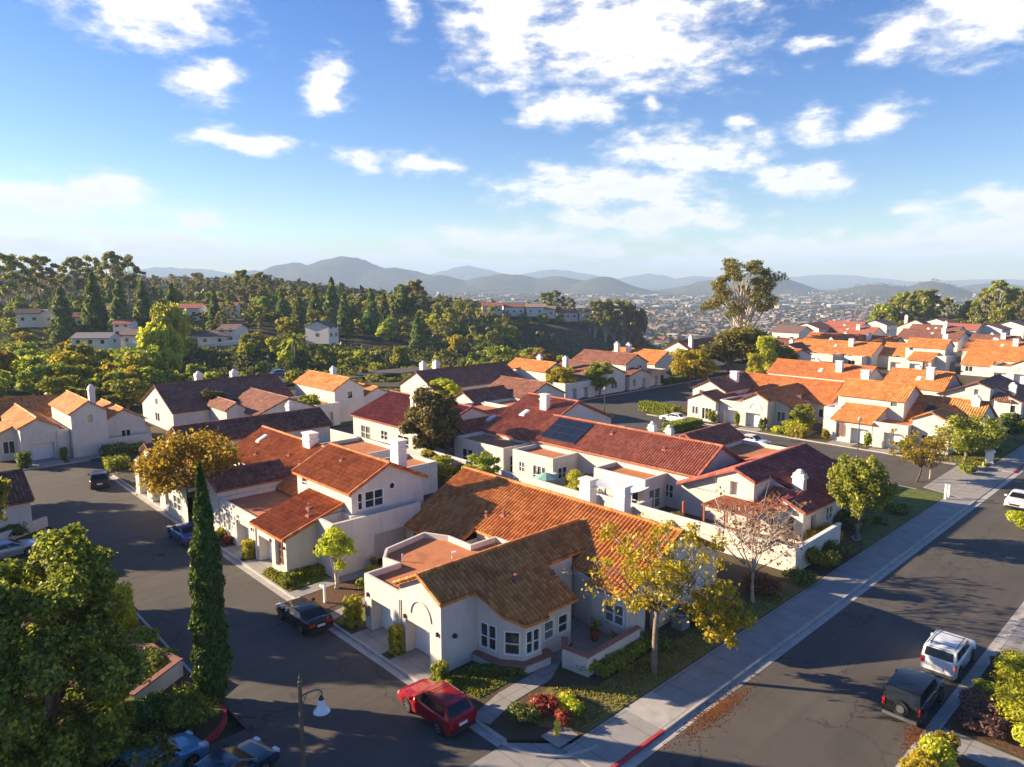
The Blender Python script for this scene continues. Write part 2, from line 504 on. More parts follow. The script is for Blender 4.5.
# ------------------------------------------------------------------ houses
class House:
    def __init__(s, label, u, v, z=0.0, m=1, tile='orange', lod=1, group=None, rz=0.0, stucco='stucco', name='house', cat='house'):
        s.root = empty(name, (u, v, z), rz, label, cat, group)
        s.m = m; s.lod = lod; s.tile = ('tile_' if lod else 'tileb_') + tile
        s.w = MB(m); s.r = MB(m); s.fr = MB(m); s.tr = MB(m)
        s.stucco = stucco
    def part(s, name, mb, mat, parent=None, smooth=False):
        return mb.build(name, mat, parent or s.root, smooth)
    def finish(s):
        if s.w.f: s.part('wall', s.w, s.stucco)
        if s.r.f: s.part('roof', s.r, s.tile)
        if s.fr.f: s.part('flat_roof', s.fr, 'flat')
        if s.tr.f: s.part('trim', s.tr, 'trim')
        return s.root
    # --- walls with real openings
    def walls(s, poly, z0, z1, ops=None, skip=(), closed=True):
        ops = ops or {}
        n = len(poly)
        for i in range(n if closed else n - 1):
            if i in skip: continue
            p = poly[i]; q = poly[(i + 1) % n]
            s.wall_edge(p, q, z0, z1, ops.get(i, []))
    def wall_edge(s, p, q, z0, z1, ops=()):
        Ln = math.hypot(q[0] - p[0], q[1] - p[1])
        d = ((q[0] - p[0]) / Ln, (q[1] - p[1]) / Ln)
        nin = (-d[1], d[0])            # inward when the polygon runs counter-clockwise
        def W(t, z, dep=0.0):
            return (p[0] + d[0] * t + nin[0] * dep, p[1] + d[1] * t + nin[1] * dep, z)
        full = ops; hol = [o for o in ops if not (o[4] == 'win' and o[3] > z1 - .02)]
        S = sorted({0.0, Ln} | {x for o in hol for x in (o[0], o[1])})
        Z = sorted({z0, z1} | {x for o in hol for x in (o[2], o[3])})
        for i in range(len(S) - 1):
            for j in range(len(Z) - 1):
                cs, cz = (S[i] + S[i + 1]) / 2, (Z[j] + Z[j + 1]) / 2
                if any(o[0] < cs < o[1] and o[2] < cz < o[3] for o in hol): continue
                s.w.face([W(S[i], Z[j]), W(S[i + 1], Z[j]), W(S[i + 1], Z[j + 1]), W(S[i], Z[j + 1])])
        for o in ops:
            a, b, c, e, kind = o[:5]
            if kind == 'win' and o[3] > z1 - .02:
                s.window(W, a, b, c, e, -.02, o[5] if len(o) > 5 else 2); continue
            dep = {'garage': .75, 'win': .10, 'door': .35, 'hole': 2.2, 'arch': .25, 'niche': .35}[kind]
            s.w.face([W(a, c), W(a, c, dep), W(a, e, dep), W(a, e)])
            s.w.face([W(b, c), W(b, e), W(b, e, dep), W(b, c, dep)])
            s.w.face([W(a, e), W(a, e, dep), W(b, e, dep), W(b, e)])
            s.w.face([W(a, c), W(b, c), W(b, c, dep), W(a, c, dep)])
            if kind == 'garage': s.garage(W, a, b, c, e, dep)
            elif kind == 'win': s.window(W, a, b, c, e, dep, o[5] if len(o) > 5 else 2)
            elif kind == 'door': s.door(W, a, b, c, e, dep)
            elif kind == 'hole':
                s.w.face([W(a, c, dep), W(b, c, dep), W(b, e, dep), W(a, e, dep)])
                if b - a > 1.6:
                    s.door(W, a + (b - a) * .55, a + (b - a) * .55 + .95, c, min(e, c + 2.1), dep - .04)
            elif kind == 'niche':
                s.w.face([W(a, c, dep), W(b, c, dep), W(b, e, dep), W(a, e, dep)])
            elif kind == 'arch':
                s.w.face([W(a, c, dep), W(b, c, dep), W(b, e, dep), W(a, e, dep)])
                s.arch_window(W, a + .15, b - .15, c + .1, e - .1, dep - .03)
    def wbox(s, mb, W, a, b, c, e, d0, d1):
        pts = [W(a, c, d0), W(b, c, d0), W(b, e, d0), W(a, e, d0), W(a, c, d1), W(b, c, d1), W(b, e, d1), W(a, e, d1)]
        for f in ((0, 1, 2, 3), (4, 7, 6, 5), (0, 4, 5, 1), (1, 5, 6, 2), (2, 6, 7, 3), (3, 7, 4, 0)):
            mb.face([pts[k] for k in f])
    def garage(s, W, a, b, c, e, dep):
        mb = MB(s.m)
        h = (e - c) / 4
        nc = 4
        s.wbox(mb, W, a, b, c, e, dep, dep + .04)
        for r in range(4):
            for k in range(nc):
                x0 = a + (b - a) * k / nc + .05; x1 = a + (b - a) * (k + 1) / nc - .05
                s.wbox(mb, W, x0, x1, c + h * r + .04, c + h * (r + 1) - .04, dep - .022, dep - .002)
        g = s.part('garage_door', mb, 'door_white')
        if s.lod:
            wm = MB(s.m)
            for k in range(nc):
                x0 = a + (b - a) * k / nc + .1; x1 = a + (b - a) * (k + 1) / nc - .1
                za = e - h * .62
                n = 5
                top = [W(x0 + (x1 - x0) * i / n, za + .14 + .1 * math.sin(PI * ((k + i / n) / nc)), dep - .03) for i in range(n, -1, -1)]
                wm.face([W(x0, za, dep - .03), W(x1, za, dep - .03)] + top)
            wm.build('window_strip', M['glass'], g)
    def window(s, W, a, b, c, e, dep, cols=2):
        fm = MB(s.m); fw = .07
        s.wbox(fm, W, a, b, c, c + fw, -.03, dep)
        s.wbox(fm, W, a, b, e - fw, e, -.03, dep)
        s.wbox(fm, W, a, a + fw, c + fw, e - fw, -.03, dep)
        s.wbox(fm, W, b - fw, b, c + fw, e - fw, -.03, dep)
        for i in range(1, cols):
            x = a + (b - a) * i / cols
            s.wbox(fm, W, x - .045, x + .045, c + fw, e - fw, -.025, dep - .01)
        if s.lod:
            zm = (c + e) / 2 - .05
            s.wbox(fm, W, a + fw, b - fw, zm - .025, zm + .025, 0, dep - .015)
        fr = s.part('window', fm, 'trim')
        pm = MB(s.m)
        pm.face([W(a + fw, c + fw, dep - .005), W(b - fw, c + fw, dep - .005), W(b - fw, e - fw, dep - .005), W(a + fw, e - fw, dep - .005)])
        pm.build('pane', M['glass'], fr)
    def door(s, W, a, b, c, e, dep):
        mb = MB(s.m)
        s.wbox(mb, W, a, b, c, e, dep - .01, dep + .05)
        s.wbox(mb, W, a + .12, b - .12, c + .15, (c + e) / 2 - .08, dep - .03, dep - .012)
        s.wbox(mb, W, a + .12, b - .12, (c + e) / 2 + .08, e - .15, dep - .03, dep - .012)
        s.part('door', mb, 'wood')
    def arch_window(s, W, a, b, c, e, dep):
        mb = MB(s.m)
        def arc(x0, x1, z0, z1, n=10):
            r = (x1 - x0) / 2
            return [(x1 - r + r * math.cos(PI * i / n), z1 - r + r * math.sin(PI * i / n)) for i in range(n + 1)]
        o_ = [(a, c)] + [(b, c)] + arc(a, b, c, e)
        i_ = [(a + .09, c + .09), (b - .09, c + .09)] + arc(a + .09, b - .09, c, e - .09)
        n = len(o_)
        for k in range(n):
            k2 = (k + 1) % n
            mb.face([W(*o_[k], dep), W(*o_[k2], dep), W(*i_[k2], dep), W(*i_[k], dep)])
        xm = (a + b) / 2
        s.wbox(mb, W, xm - .04, xm + .04, c + .09, e - .1, dep - .02, dep)
        for z in (c + (e - c) * .3, c + (e - c) * .6):
            s.wbox(mb, W, a + .09, b - .09, z - .03, z + .03, dep - .02, dep)
        fr = s.part('window', mb, 'redwood')
        pm = MB(s.m)
        pm.face([W(x, z, dep + .01) for x, z in i_])
        pm.build('pane', M['glass'], fr)
    # --- masses
    def flat(s, poly, ztop, z0=0.0, ops=None, t=.2, dep=.4, skip=()):
        s.walls(poly, z0, ztop, ops, skip)
        ins = inset(poly, t)
        n = len(poly)
        for i in range(n):
            j = (i + 1) % n
            s.w.face([(*poly[i], ztop), (*poly[j], ztop), (*ins[j], ztop), (*ins[i], ztop)])
            s.w.face([(*ins[i], ztop), (*ins[j], ztop), (*ins[j], ztop - dep), (*ins[i], ztop - dep)])
        fm_ = MB(s.m); fm_.face([(*p, ztop - dep) for p in ins]); s.part('flat_roof', fm_, 'flat')
        # a thin coping lip
    def gable(s, a0, b0, a1, b1, ze, zr, axis, z0=0.0, ops=None, oh=.28, rk=.22, ends=(1, 1), eaves=None, skip=(), caps=True):
        """gabled mass. axis 'a': ridge along a (eaves at b0/b1); axis 'b': ridge along b (eaves at a0/a1)"""
        poly = [(a0, b0), (a1, b0), (a1, b1), (a0, b1)]
        s.walls(poly, z0, ze, ops, skip)
        lod = s.lod
        if axis == 'a':
            bm = (b0 + b1) / 2; half = (b1 - b0) / 2; k = (zr - ze) / half
            for e, x in zip(ends, (a0, a1)):
                if e: s.w.face([(x, b0, ze), (x, b1, ze), (x, bm, zr)])
            x0 = a0 - (rk if ends[0] else 0); x1 = a1 + (rk if ends[1] else 0)
            zt = zr + .17
            for sg in (-1, 1):
                roof_plane(s.r, (x0, bm, zt), (1, 0), (0, sg), k, [(0, x1 - x0, 0, 0, half + oh, half + oh)], lod)
            if caps:
                cap_line(s.r, (x0, bm, zt + .05), (x1, bm, zt + .05), lod=lod)
                for e, x in zip(ends, (x0, x1)):
                    if e and lod:
                        for sg in (-1, 1):
                            cap_line(s.r, (x, bm + sg * (half + oh), zt - k * (half + oh) + .05), (x, bm, zt + .05), .11)
        else:
            am = (a0 + a1) / 2; half = (a1 - a0) / 2; k = (zr - ze) / half
            for e, y in zip(ends, (b0, b1)):
                if e: s.w.face([(a0, y, ze), (a1, y, ze), (am, y, zr)])
            y0 = b0 - (rk if ends[0] else 0); y1 = b1 + (rk if ends[1] else 0)
            zt = zr + .17
            for sg in (-1, 1):
                roof_plane(s.r, (am, y0, zt), (0, 1), (sg, 0), k, [(0, y1 - y0, 0, 0, half + oh, half + oh)], lod)
            if caps:
                cap_line(s.r, (am, y0, zt + .05), (am, y1, zt + .05), lod=lod)
                for e, y in zip(ends, (y0, y1)):
                    if e and lod:
                        for sg in (-1, 1):
                            cap_line(s.r, (am + sg * (half + oh), y, zt - k * (half + oh) + .05), (am, y, zt + .05), .11)
    def chimney(s, a, b, z0, z1, w=.75, d=1.1, style=0):
        if style: w *= .82; d *= .8; z1 -= .25
        mb = MB(s.m)
        mb.box(a - w / 2, b - d / 2, z0, a + w / 2, b + d / 2, z1 - .75)
        x = .09
        mb.box(a - w / 2 - x, b - d / 2 - x, z1 - .75, a + w / 2 + x, b + d / 2 + x, z1 - .6)
        if style == 0:
            mb.box(a - w / 2 + .02, b - d / 2 + .02, z1 - .6, a + w / 2 - .02, b + d / 2 - .02, z1 - .15)
            mb.box(a - w / 2 - x, b - d / 2 - x, z1 - .15, a + w / 2 + x, b + d / 2 + x, z1)
        else:
            mb.prism([(a - w / 2, b - d / 2), (a + w / 2, b - d / 2), (a + w / 2, b + d / 2), (a - w / 2, b + d / 2)], z1 - .6, z1 - .3)
            mb.lathe([(d * .36, -.3), (d * .38, -.16), (d * .30, -.12), (d * .28, -.02), (d * .12, .06), (0, .07)], (a, b, z1), 10)
        s.part('chimney', mb, 'stucco_pale')
    def vent(s, a, b, z, h=.35, mat='brick'):
        mb = MB(s.m)
        mb.box(a - .22, b - .22, z - .35, a + .22, b + .22, z + h * .35)
        mb.tube([(a, b, z), (a, b, z + h)], .08, 8)
        mb.lathe([(.0, 0), (.14, .0), (.14, .06), (0, .1)], (a, b, z + h), 8)
        s.part('roof_vent', mb, mat)
    def skylight(s, a, b, z, k, w=.7, l=1.2, axis='b', mat='trim'):
        """lies on a slope falling towards -a (axis 'b') with pitch k"""
        mb = MB(s.m)
        n = 6
        def P(x, y, h):
            if axis == 'b': return (a + x, b + y, z + k * x + h)
            return (a + x, b + y, z + k * y + h)
        W_, L_ = (l, w) if axis == 'b' else (w, l)
        q = [(-W_ / 2, -L_ / 2), (W_ / 2, -L_ / 2), (W_ / 2, L_ / 2), (-W_ / 2, L_ / 2)]
        for i in range(4):
            p1, p2 = q[i], q[(i + 1) % 4]
            mb.face([P(*p1, -.1), P(*p2, -.1), P(*p2, .16), P(*p1, .16)])
            mb.face([P(*p1, .16), P(*p2, .16), P(p2[0] * .7, p2[1] * .7, .3), P(p1[0] * .7, p1[1] * .7, .3)])
        mb.face([P(x * .7, y * .7, .3) for x, y in q])
        s.part('skylight', mb, mat)

def inset(poly, t):
    n = len(poly); res = []
    for i in range(n):
        p0 = poly[i - 1]; p1 = poly[i]; p2 = poly[(i + 1) % n]
        d1 = (p1[0] - p0[0], p1[1] - p0[1]); d2 = (p2[0] - p1[0], p2[1] - p1[1])
        l1 = math.hypot(*d1); l2 = math.hypot(*d2)
        n1 = (-d1[1] / l1, d1[0] / l1); n2 = (-d2[1] / l2, d2[0] / l2)
        k = 1 + n1[0] * n2[0] + n1[1] * n2[1]
        res.append((p1[0] + (n1[0] + n2[0]) * t / k, p1[1] + (n1[1] + n2[1]) * t / k))
    return res
def wall_slope(h, p, q, z0, zp, zq, ops=()):
    zm = min(zp, zq)
    h.wall_edge(p, q, z0, zm, ops)
    if abs(zp - zq) > 1e-3:
        pts = [(*p, zm), (*q, zm)]
        pts.append((*q, zq) if zq > zp else (*p, zp))
        h.w.face(pts)

def arch_trim(h, a, bc, z0, r, w=.12, proud=.07):
    """a raised half ring of stucco on a wall that faces -a"""
    n = 14
    mb = h.w
    for i in range(n):
        t0, t1 = PI * i / n, PI * (i + 1) / n
        def pt(t, rr, x): return (x, bc + rr * math.cos(t), z0 + rr * math.sin(t))
        mb.face([pt(t0, r, a - proud), pt(t1, r, a - proud), pt(t1, r + w, a - proud), pt(t0, r + w, a - proud)])
        mb.face([pt(t0, r, a - proud), pt(t1, r, a - proud), pt(t1, r, a), pt(t0, r, a)])
        mb.face([pt(t0, r + w, a - proud), pt(t1, r + w, a - proud), pt(t1, r + w, a), pt(t0, r + w, a)])

def low_wall(mb, cap, path, z0, z1, w=.25, capw=.36, caph=.09):
    for i in range(len(path) - 1):
        p, q = path[i], path[i + 1]
        Ln = math.hypot(q[0] - p[0], q[1] - p[1])
        d = ((q[0] - p[0]) / Ln, (q[1] - p[1]) / Ln)
        c = ((p[0] + q[0]) / 2, (p[1] + q[1]) / 2)
        mb.obox(c, d, Ln + (w if i else w) - .004 * i, w - .004 * i, z0, z1 - .003 * i)
        if cap is not None:
            cap.obox(c, d, Ln + capw - .006 * i, capw - .006 * i, z1 - .003 * i + .002, z1 + caph - .004 * i)

def house_single(label, u, v, m=1, rz=0.0, lod=1, tile='orange', group=None, main_to=16.5, main_from=-5.4, patio=True, chim=True, wing_tile=None, bay=True, z=0.0, flat_back=True):
    """one-storey villa: flat garage roof, gabled garage wing with arch, long main roof behind"""
    h = House(label, u, v, z, m, tile, lod, group, rz)
    # flat-roofed garage
    if flat_back:
        poly = [(0, 4), (10.6, 4), (10.6, 7.1), (8.2, 7.1), (8.2, 9.5), (7.3, 11.4), (3.4, 10.6), (2.3, 9.3), (2.5, 7.9), (0, 7.9)]
    else:
        poly = [(0, 4), (10.6, 4), (10.6, 7.9), (0, 7.9)]
    h.flat(poly, 3.6, ops={len(poly) - 1: [(.75, 3.15, 0, 2.15, 'garage')]}, skip=(0,), t=.18, dep=.38)
    zr, k, bm = 5.2, .5, 1.8
    zz = lambda b: zr - k * abs(bm - b)
    # front gable wall and the walls round the bay
    h.wall_edge((0, 4), (0, 0), 0, 4.1, [(.55, 2.95, 0, 2.15, 'garage')])
    h.w.face([(0, 4, 4.1), (0, 0, 4.1), (0, 0, zz(0)), (0, bm, zr)])
    arch_trim(h, 0, 1.9, 2.75, .92)
    if bay:
        pts = [(0, 0), (2.6, 0), (2.9, -1.75), (3.7, -2.85), (5.0, -3.0), (5.25, -2.65), (7.85, -2.7), (7.85, -.3), (10.6, -.3)]
        ops = {1: [(.25, 1.5, .85, 2.45, 'win', 2)], 2: [(.2, 1.15, .85, 2.3, 'win', 1)], 3: [(.12, 1.18, .85, 2.3, 'win', 2)],
               5: [(.25, 1.15, 1.0, 2.2, 'win', 1), (1.45, 2.35, 1.0, 2.2, 'win', 1)], 7: [(.5, 1.6, 0, 2.3, 'door')]}
    else:
        pts = [(0, 0), (7.85, 0), (10.6, 0)]
        ops = {0: [(3, 4.4, .9, 2.3, 'win', 2)]}
    for i in range(len(pts) - 1):
        p, q = pts[i], pts[i + 1]
        wall_slope(h, p, q, 0, zz(p[1]), zz(q[1]), ops.get(i, []))
    # the part of the +b wall that rises above the flat roof
    h.wall_edge((10.6, 4), (0, 4), 3.0, 4.05)
    if bay and lod:
        lm, cm = MB(m), MB(m)
        o_ = [(2.25, -.05), (2.45, -2.05), (3.45, -3.25), (5.3, -3.45), (5.7, -3.0), (5.7, -2.6), (2.6, .0)]
        lm.prism(o_, 0, .48)
        o2 = [(x + (.06 if x > 4 else -.06), y - .06) for x, y in o_[:-2]] + o_[-2:]
        cm.prism(o2, .484, .56)
        h.part('planter_ledge', lm, h.stucco)
        h.part('ledge_cap', cm, 'brick')
    # wing roof
    zt = zr + .17
    o = (-.25, bm, zt)
    if bay:
        segs = [(0, 2.55, 0, 0, 2.1, 2.1), (2.55, 2.9, 0, 0, 2.1, 3.95), (2.9, 3.75, 0, 0, 3.95, 5.0), (3.75, 5.6, 0, 0, 5.0, 5.1), (5.6, 8.4, 0, 0, 4.78, 4.82), (8.4, 12.55, 0, 0, 2.1, 2.1), (12.55, 14.4, 0, 0, 2.1, .1)]
    else:
        segs = [(0, 12.55, 0, 0, 2.1, 2.1)]
    roof_plane(h.r, o, (1, 0), (0, -1), k, segs, lod)
    roof_plane(h.r, o, (1, 0), (0, 1), k, [(0, 14.0, 0, 0, 2.42, 2.42)], lod)
    cap_line(h.r, (-.25, bm, zt + .06), (13.6, bm, zt + .06), .15, lod)
    if lod:
        cap_line(h.r, (-.25, -.32, zt - k * 2.12 + .06), (-.25, bm, zt + .06), .12)
        cap_line(h.r, (-.25, 4.2, zt - k * 2.4 + .06), (-.25, bm, zt + .06), .12)
    # main roof
    mr, mz, mk = 15.5, 5.97, .5
    f = main_from
    segs = [(0, -2.2 - f, 0, 0, 5.55, 5.55), (-2.2 - f, -.3 - f, 0, 0, 4.9, 4.9), (-.3 - f, 7.1 - f, 0, 0, 5.0, 5.0)]
    if main_to > 9.5:
        segs += [(7.1 - f, 9.5 - f, 0, 0, 5.0, 5.0), (9.5 - f, main_to - f, 0, 0, 6.8, 6.8)]
    roof_plane(h.r, (mr, f, mz), (0, 1), (-1, 0), mk, segs, lod)
    roof_plane(h.r, (mr, f, mz), (0, 1), (1, 0), mk, [(0, main_to - f, 0, 0, 5.4, 5.4)], lod)
    cap_line(h.r, (mr, f, mz + .06), (mr, main_to, mz + .06), .15, lod)
    if lod:
        cap_line(h.r, (mr - 5.5, f, mz - mk * 5.5 + .06), (mr, f, mz + .06), .12)
        cap_line(h.r, (mr + 5.4, f, mz - mk * 5.4 + .06), (mr, f, mz + .06), .12)
    g = f + .22
    e = main_to - .2
    mp = [(10.4, g), (20.4, g), (20.4, e), (9.1, e), (9.1, 9.5), (10.8, 9.5), (10.8, -.3), (10.4, -2.2)]
    h.walls(mp, 0, 2.75, {7: [(1.0, 2.55, .9, 2.3, 'win', 2)], 0: [(1.6, 2.6, 0, 2.1, 'door'), (6.2, 7.4, 1.0, 2.2, 'win', 2)], 3: [(.8, 2.4, .9, 2.2, 'win', 2)]})
    h.w.face([(10.4, g, 2.75), (20.4, g, 2.75), (20.4, g, 3.3), (15.5, g, 5.78), (10.4, g, 3.2)])
    h.w.face([(10.4, e, 2.75), (20.4, e, 2.75), (20.4, e, 3.3), (15.5, e, 5.78), (10.4, e, 3.2)])
    h.w.face([(10.8, 9.5, 2.7), (10.8, -.3, 2.7), (10.8, -.3, 3.42), (10.8, 9.5, 3.42)])
    h.w.face([(10.4, -2.2, 2.7), (10.4, g, 2.7), (10.4, g, 3.25), (10.4, -2.2, 3.25)])
    h.w.face([(10.8, -.3, 2.7), (10.4, -2.2, 2.7), (10.4, -2.2, 3.25), (10.8, -.3, 3.42)])
    if chim:
        h.chimney(18.0, 4.7, 3.5, 7.0, .8, 1.05)
        h.chimney(18.7, 1.95, 3.5, 6.9, .8, 1.05)
    if lod:
        h.vent(5.2, -.6, zt - k * 2.4 + .05)
        h.vent(7.9, -1.1, zt - k * 2.9 + .05, .2)
        h.vent(11.9, 9.6, mz - mk * 3.6 + .05, .3)
        h.vent(12.4, 8.2, mz - mk * 3.1 + .05, .3)
        mb = MB(m)
        mb.tube([(3.4, 8.6, 3.2), (3.4, 8.6, 3.75)], .05, 6)
        mb.tube([(6.1, 6.6, 3.3), (6.1, 6.6, 3.7), (6.3, 6.4, 3.75)], .07, 6)
        h.part('vent_pipe', mb, 'trim')
        mb = MB(m)
        mb.lathe([(.0, 0), (.13, .02), (.15, .16), (.05, .24), (0, .25)], (.9, -.12, 1.95), 8)
        h.part('wall_lamp', mb, 'wood')
        mb = MB(m); mb.tube([(-.07, 3.93, 0), (-.07, 3.93, 3.2)], .05, 6); h.part('downpipe', mb, h.stucco)
        mb = MB(m); mb.box(-.14, 7.35, .9, -.004, 7.7, 1.6); h.part('meter_box', mb, 'brick')
        for bb in (.3, 3.45, 7.5):
            mb = MB(m); mb.box(-.12, bb - .06, 2.2, -.004, bb + .06, 2.45); h.part('garage_lamp', mb, 'wood')
        mb = MB(m); mb.tube([(10.33, -5.1, 0), (10.33, -5.1, 3.0)], .045, 6); h.part('downpipe', mb, 'trim')
    if patio and lod:
        wm, cm = MB(m), MB(m)
        low_wall(wm, cm, [(6.4, -3.5), (5.7, -4.2), (5.9, -5.7), (10.6, -5.6)], 0, 1.15, .28)
        h.part('patio_wall', wm, h.stucco)
        h.part('wall_cap', cm, 'brick')
        fm = MB(m)
        fm.face([(6.3, -3.6, .03), (5.9, -5.5, .03), (10.3, -5.4, .03), (10.3, -2.3, .03), (10.7, -.4, .03), (7.95, -.4, .03), (7.95, -2.8, .03)])
        h.part('patio_floor', fm, 'concrete')
    return h.finish()

def house_double(label, u, v, m=1, rz=0.0, lod=1, tile='orange', group=None, rear=27.0, flat_to=12.6, z=0.0, upper_h=0.0):
    """villa with an upper storey over a shed-roofed garage wing and a walled balcony"""
    h = House(label, u, v, z, m, tile, lod, group, rz)
    # shed-roofed garage wing
    h.wall_edge((0, 5.2), (0, 0), 0, 3.0, [(.45, 2.75, 0, 2.15, 'garage'), (3.35, 4.75, .55, 2.7, 'arch')])
    wall_slope(h, (0, 0), (5.0, 0), 0, 3.0, 4.6)
    wall_slope(h, (5.0, 5.2), (0, 5.2), 2.9, 4.6, 3.0)
    roof_plane(h.r, (5.5, -.25, 4.98), (0, 1), (-1, 0), .32, [(0, 5.65, 0, 0, 5.9, 5.9)], lod)
    if lod:
        cap_line(h.r, (-.4, -.25, 3.15), (5.5, -.25, 5.04), .11)
    # flat-roofed garage beside it
    h.flat([(0.05, 5.2), (7, 5.2), (7, flat_to), (.05, flat_to)], 3.4, ops={3: [(flat_to - 9.1, flat_to - 6.7, 0, 2.15, 'garage')] + ([(.7, 1.3, .9, 2.3, 'win', 1), (1.7, 2.3, .9, 2.3, 'win', 1)] if flat_to > 12 else [])}, skip=(0,), t=.18, dep=.35)
    # upper storey
    rz_, k = 7.5 + upper_h, .48
    a0, a1, ra = 4.8, 11.6, 8.2
    b0, b1 = -1.4, 7.4
    ze = rz_ - k * (ra - a0)
    h.walls([(a0, b0), (a1, b0), (a1, b1), (a0, b1)], 0, ze, {0: [(.5, 1.0, 4.35, 5.75, 'win', 1), (1.15, 2.9, 4.35, 5.75, 'win', 2)], 3: [(.8, 1.8, 4.9, 5.6, 'win', 1)]})
    for y in (b0, b1):
        h.w.face([(a0, y, ze), (a1, y, ze), (ra, y, rz_)])
    zt = rz_ + .17
    for sg, w_ in ((-1, ra - a0 + .35), (1, a1 - ra + .35)):
        roof_plane(h.r, (ra, b0 - .25, zt), (0, 1), (sg, 0), k, [(0, b1 - b0 + .5, 0, 0, w_, w_)], lod)
    cap_line(h.r, (ra, b0 - .25, zt + .06), (ra, b1 + .25, zt + .06), .15, lod)
    if lod:
        for y in (b0 - .25, b1 + .25):
            for sg, w_ in ((-1, ra - a0 + .35), (1, a1 - ra + .35)):
                cap_line(h.r, (ra + sg * w_, y, zt - k * w_ + .05), (ra, y, zt + .05), .11)
        # round gable vent
        mb = MB(m)
        n = 14
        for i in range(n):
            t0, t1 = 2 * PI * i / n, 2 * PI * (i + 1) / n
            c = (ra + .3, 5.75)
            mb.face([(c[0] + .33 * math.cos(t0), b0 - .05, c[1] + .33 * math.sin(t0)), (c[0] + .33 * math.cos(t1), b0 - .05, c[1] + .33 * math.sin(t1)),
                     (c[0] + .24 * math.cos(t1), b0 - .05, c[1] + .24 * math.sin(t1)), (c[0] + .24 * math.cos(t0), b0 - .05, c[1] + .24 * math.sin(t0))])
        g = h.part('gable_vent', mb, 'trim')
        pm = MB(m)
        pm.face([(c[0] + .24 * math.cos(2 * PI * i / n), b0 - .02, c[1] + .24 * math.sin(2 * PI * i / n)) for i in range(n)])
        pm.build('louvre', M['darkhole'], g)
    # walled balcony over the porch
    h.flat([(2.5, -2.4), (10.6, -2.4), (10.6, b0), (a0, b0), (a0, .0), (2.5, .0)], 4.15, ops={0: [(3.6, 7.2, 0, 2.5, 'hole')]}, t=.28, dep=.75, skip=(2, 3))
    # rear main roof
    mr, mz, mk = 10.7, 6.0, .5
    if rear > b1 + 1:
        Ln = rear - b1
        roof_plane(h.r, (mr, b1, mz), (0, 1), (-1, 0), mk, [(0, Ln, 0, 0, 5.6, 5.6)], lod)
        roof_plane(h.r, (mr, b1, mz), (0, 1), (1, 0), mk, [(0, Ln, 0, 0, 5.2, 5.2)], lod)
        cap_line(h.r, (mr, b1, mz + .06), (mr, rear, mz + .06), .15, lod)
        h.walls([(5.5, b1), (15.6, b1), (15.6, rear - .2), (5.5, rear - .2)], 0, 3.2, {2: [(2, 4, .9, 2.3, 'win', 2)]}, skip=(0,))
        for y in (b1 + .02, rear - .2):
            h.w.face([(5.5, y, 3.2), (15.6, y, 3.2), (mr, y, mz - .17)])
        h.w.face([(5.5, rear - .2, 3.2), (5.5, b1, 3.2), (5.5, b1, 3.35), (5.5, rear - .2, 3.35)])
    h.chimney(10.3, .2, 5, 9.0, .85, 1.15, 0)
    if lod:
        h.vent(2.4, .8, 4.1, .35); h.vent(3.0, 1.9, 4.3, .35)
        for bb in (.25, 2.55, 5.9, 8.6):
            mb = MB(m); mb.box(-.1, bb - .05, 2.2, -.004, bb + .05, 2.42); h.part('garage_lamp', mb, 'wood')
        mb = MB(m); mb.tube([(-.04, 5.15, 0), (-.04, 5.15, 2.9)], .05, 6); h.part('downpipe', mb, 'trim')
        mb = MB(m); mb.box(2.2, -.1, 1.5, 2.5, -.004, 1.8); h.part('wall_vent', mb, 'wood')
        h.vent(7.0, 3.6, 7.15, .2)
    return h

# ================= the near row along the alley =================
house_single('cream corner villa with dark tiled wing and bay windows beside the red car', 23.0, 30.0, lod=1, tile='orange')
hb = house_double('cream two storey villa with walled balcony and round gable vent behind the yellow street tree', 22.8, 48.4, lod=1, tile='clay')
hb.chimney(10.4, 15.6, 3.5, 7.2, .95, 1.4)
hb.skylight(9.2, 24.0, 6.0 - .75, .5)
for a, b in ((6.9, 18.3), (8.2, 13.4), (8.6, 16.5), (7.4, 21.5)):
    hb.vent(a, b, 6.0 - .5 * (10.7 - a) + .02, .25)
hb.flat([(16.0, 17.5), (22.2, 17.5), (22.2, 25.5), (16.0, 25.5)], 3.4)
hb.flat([(16.0, 10.0), (21.8, 10.0), (21.8, 15.0), (16.0, 15.0)], 3.3)
hb.finish()

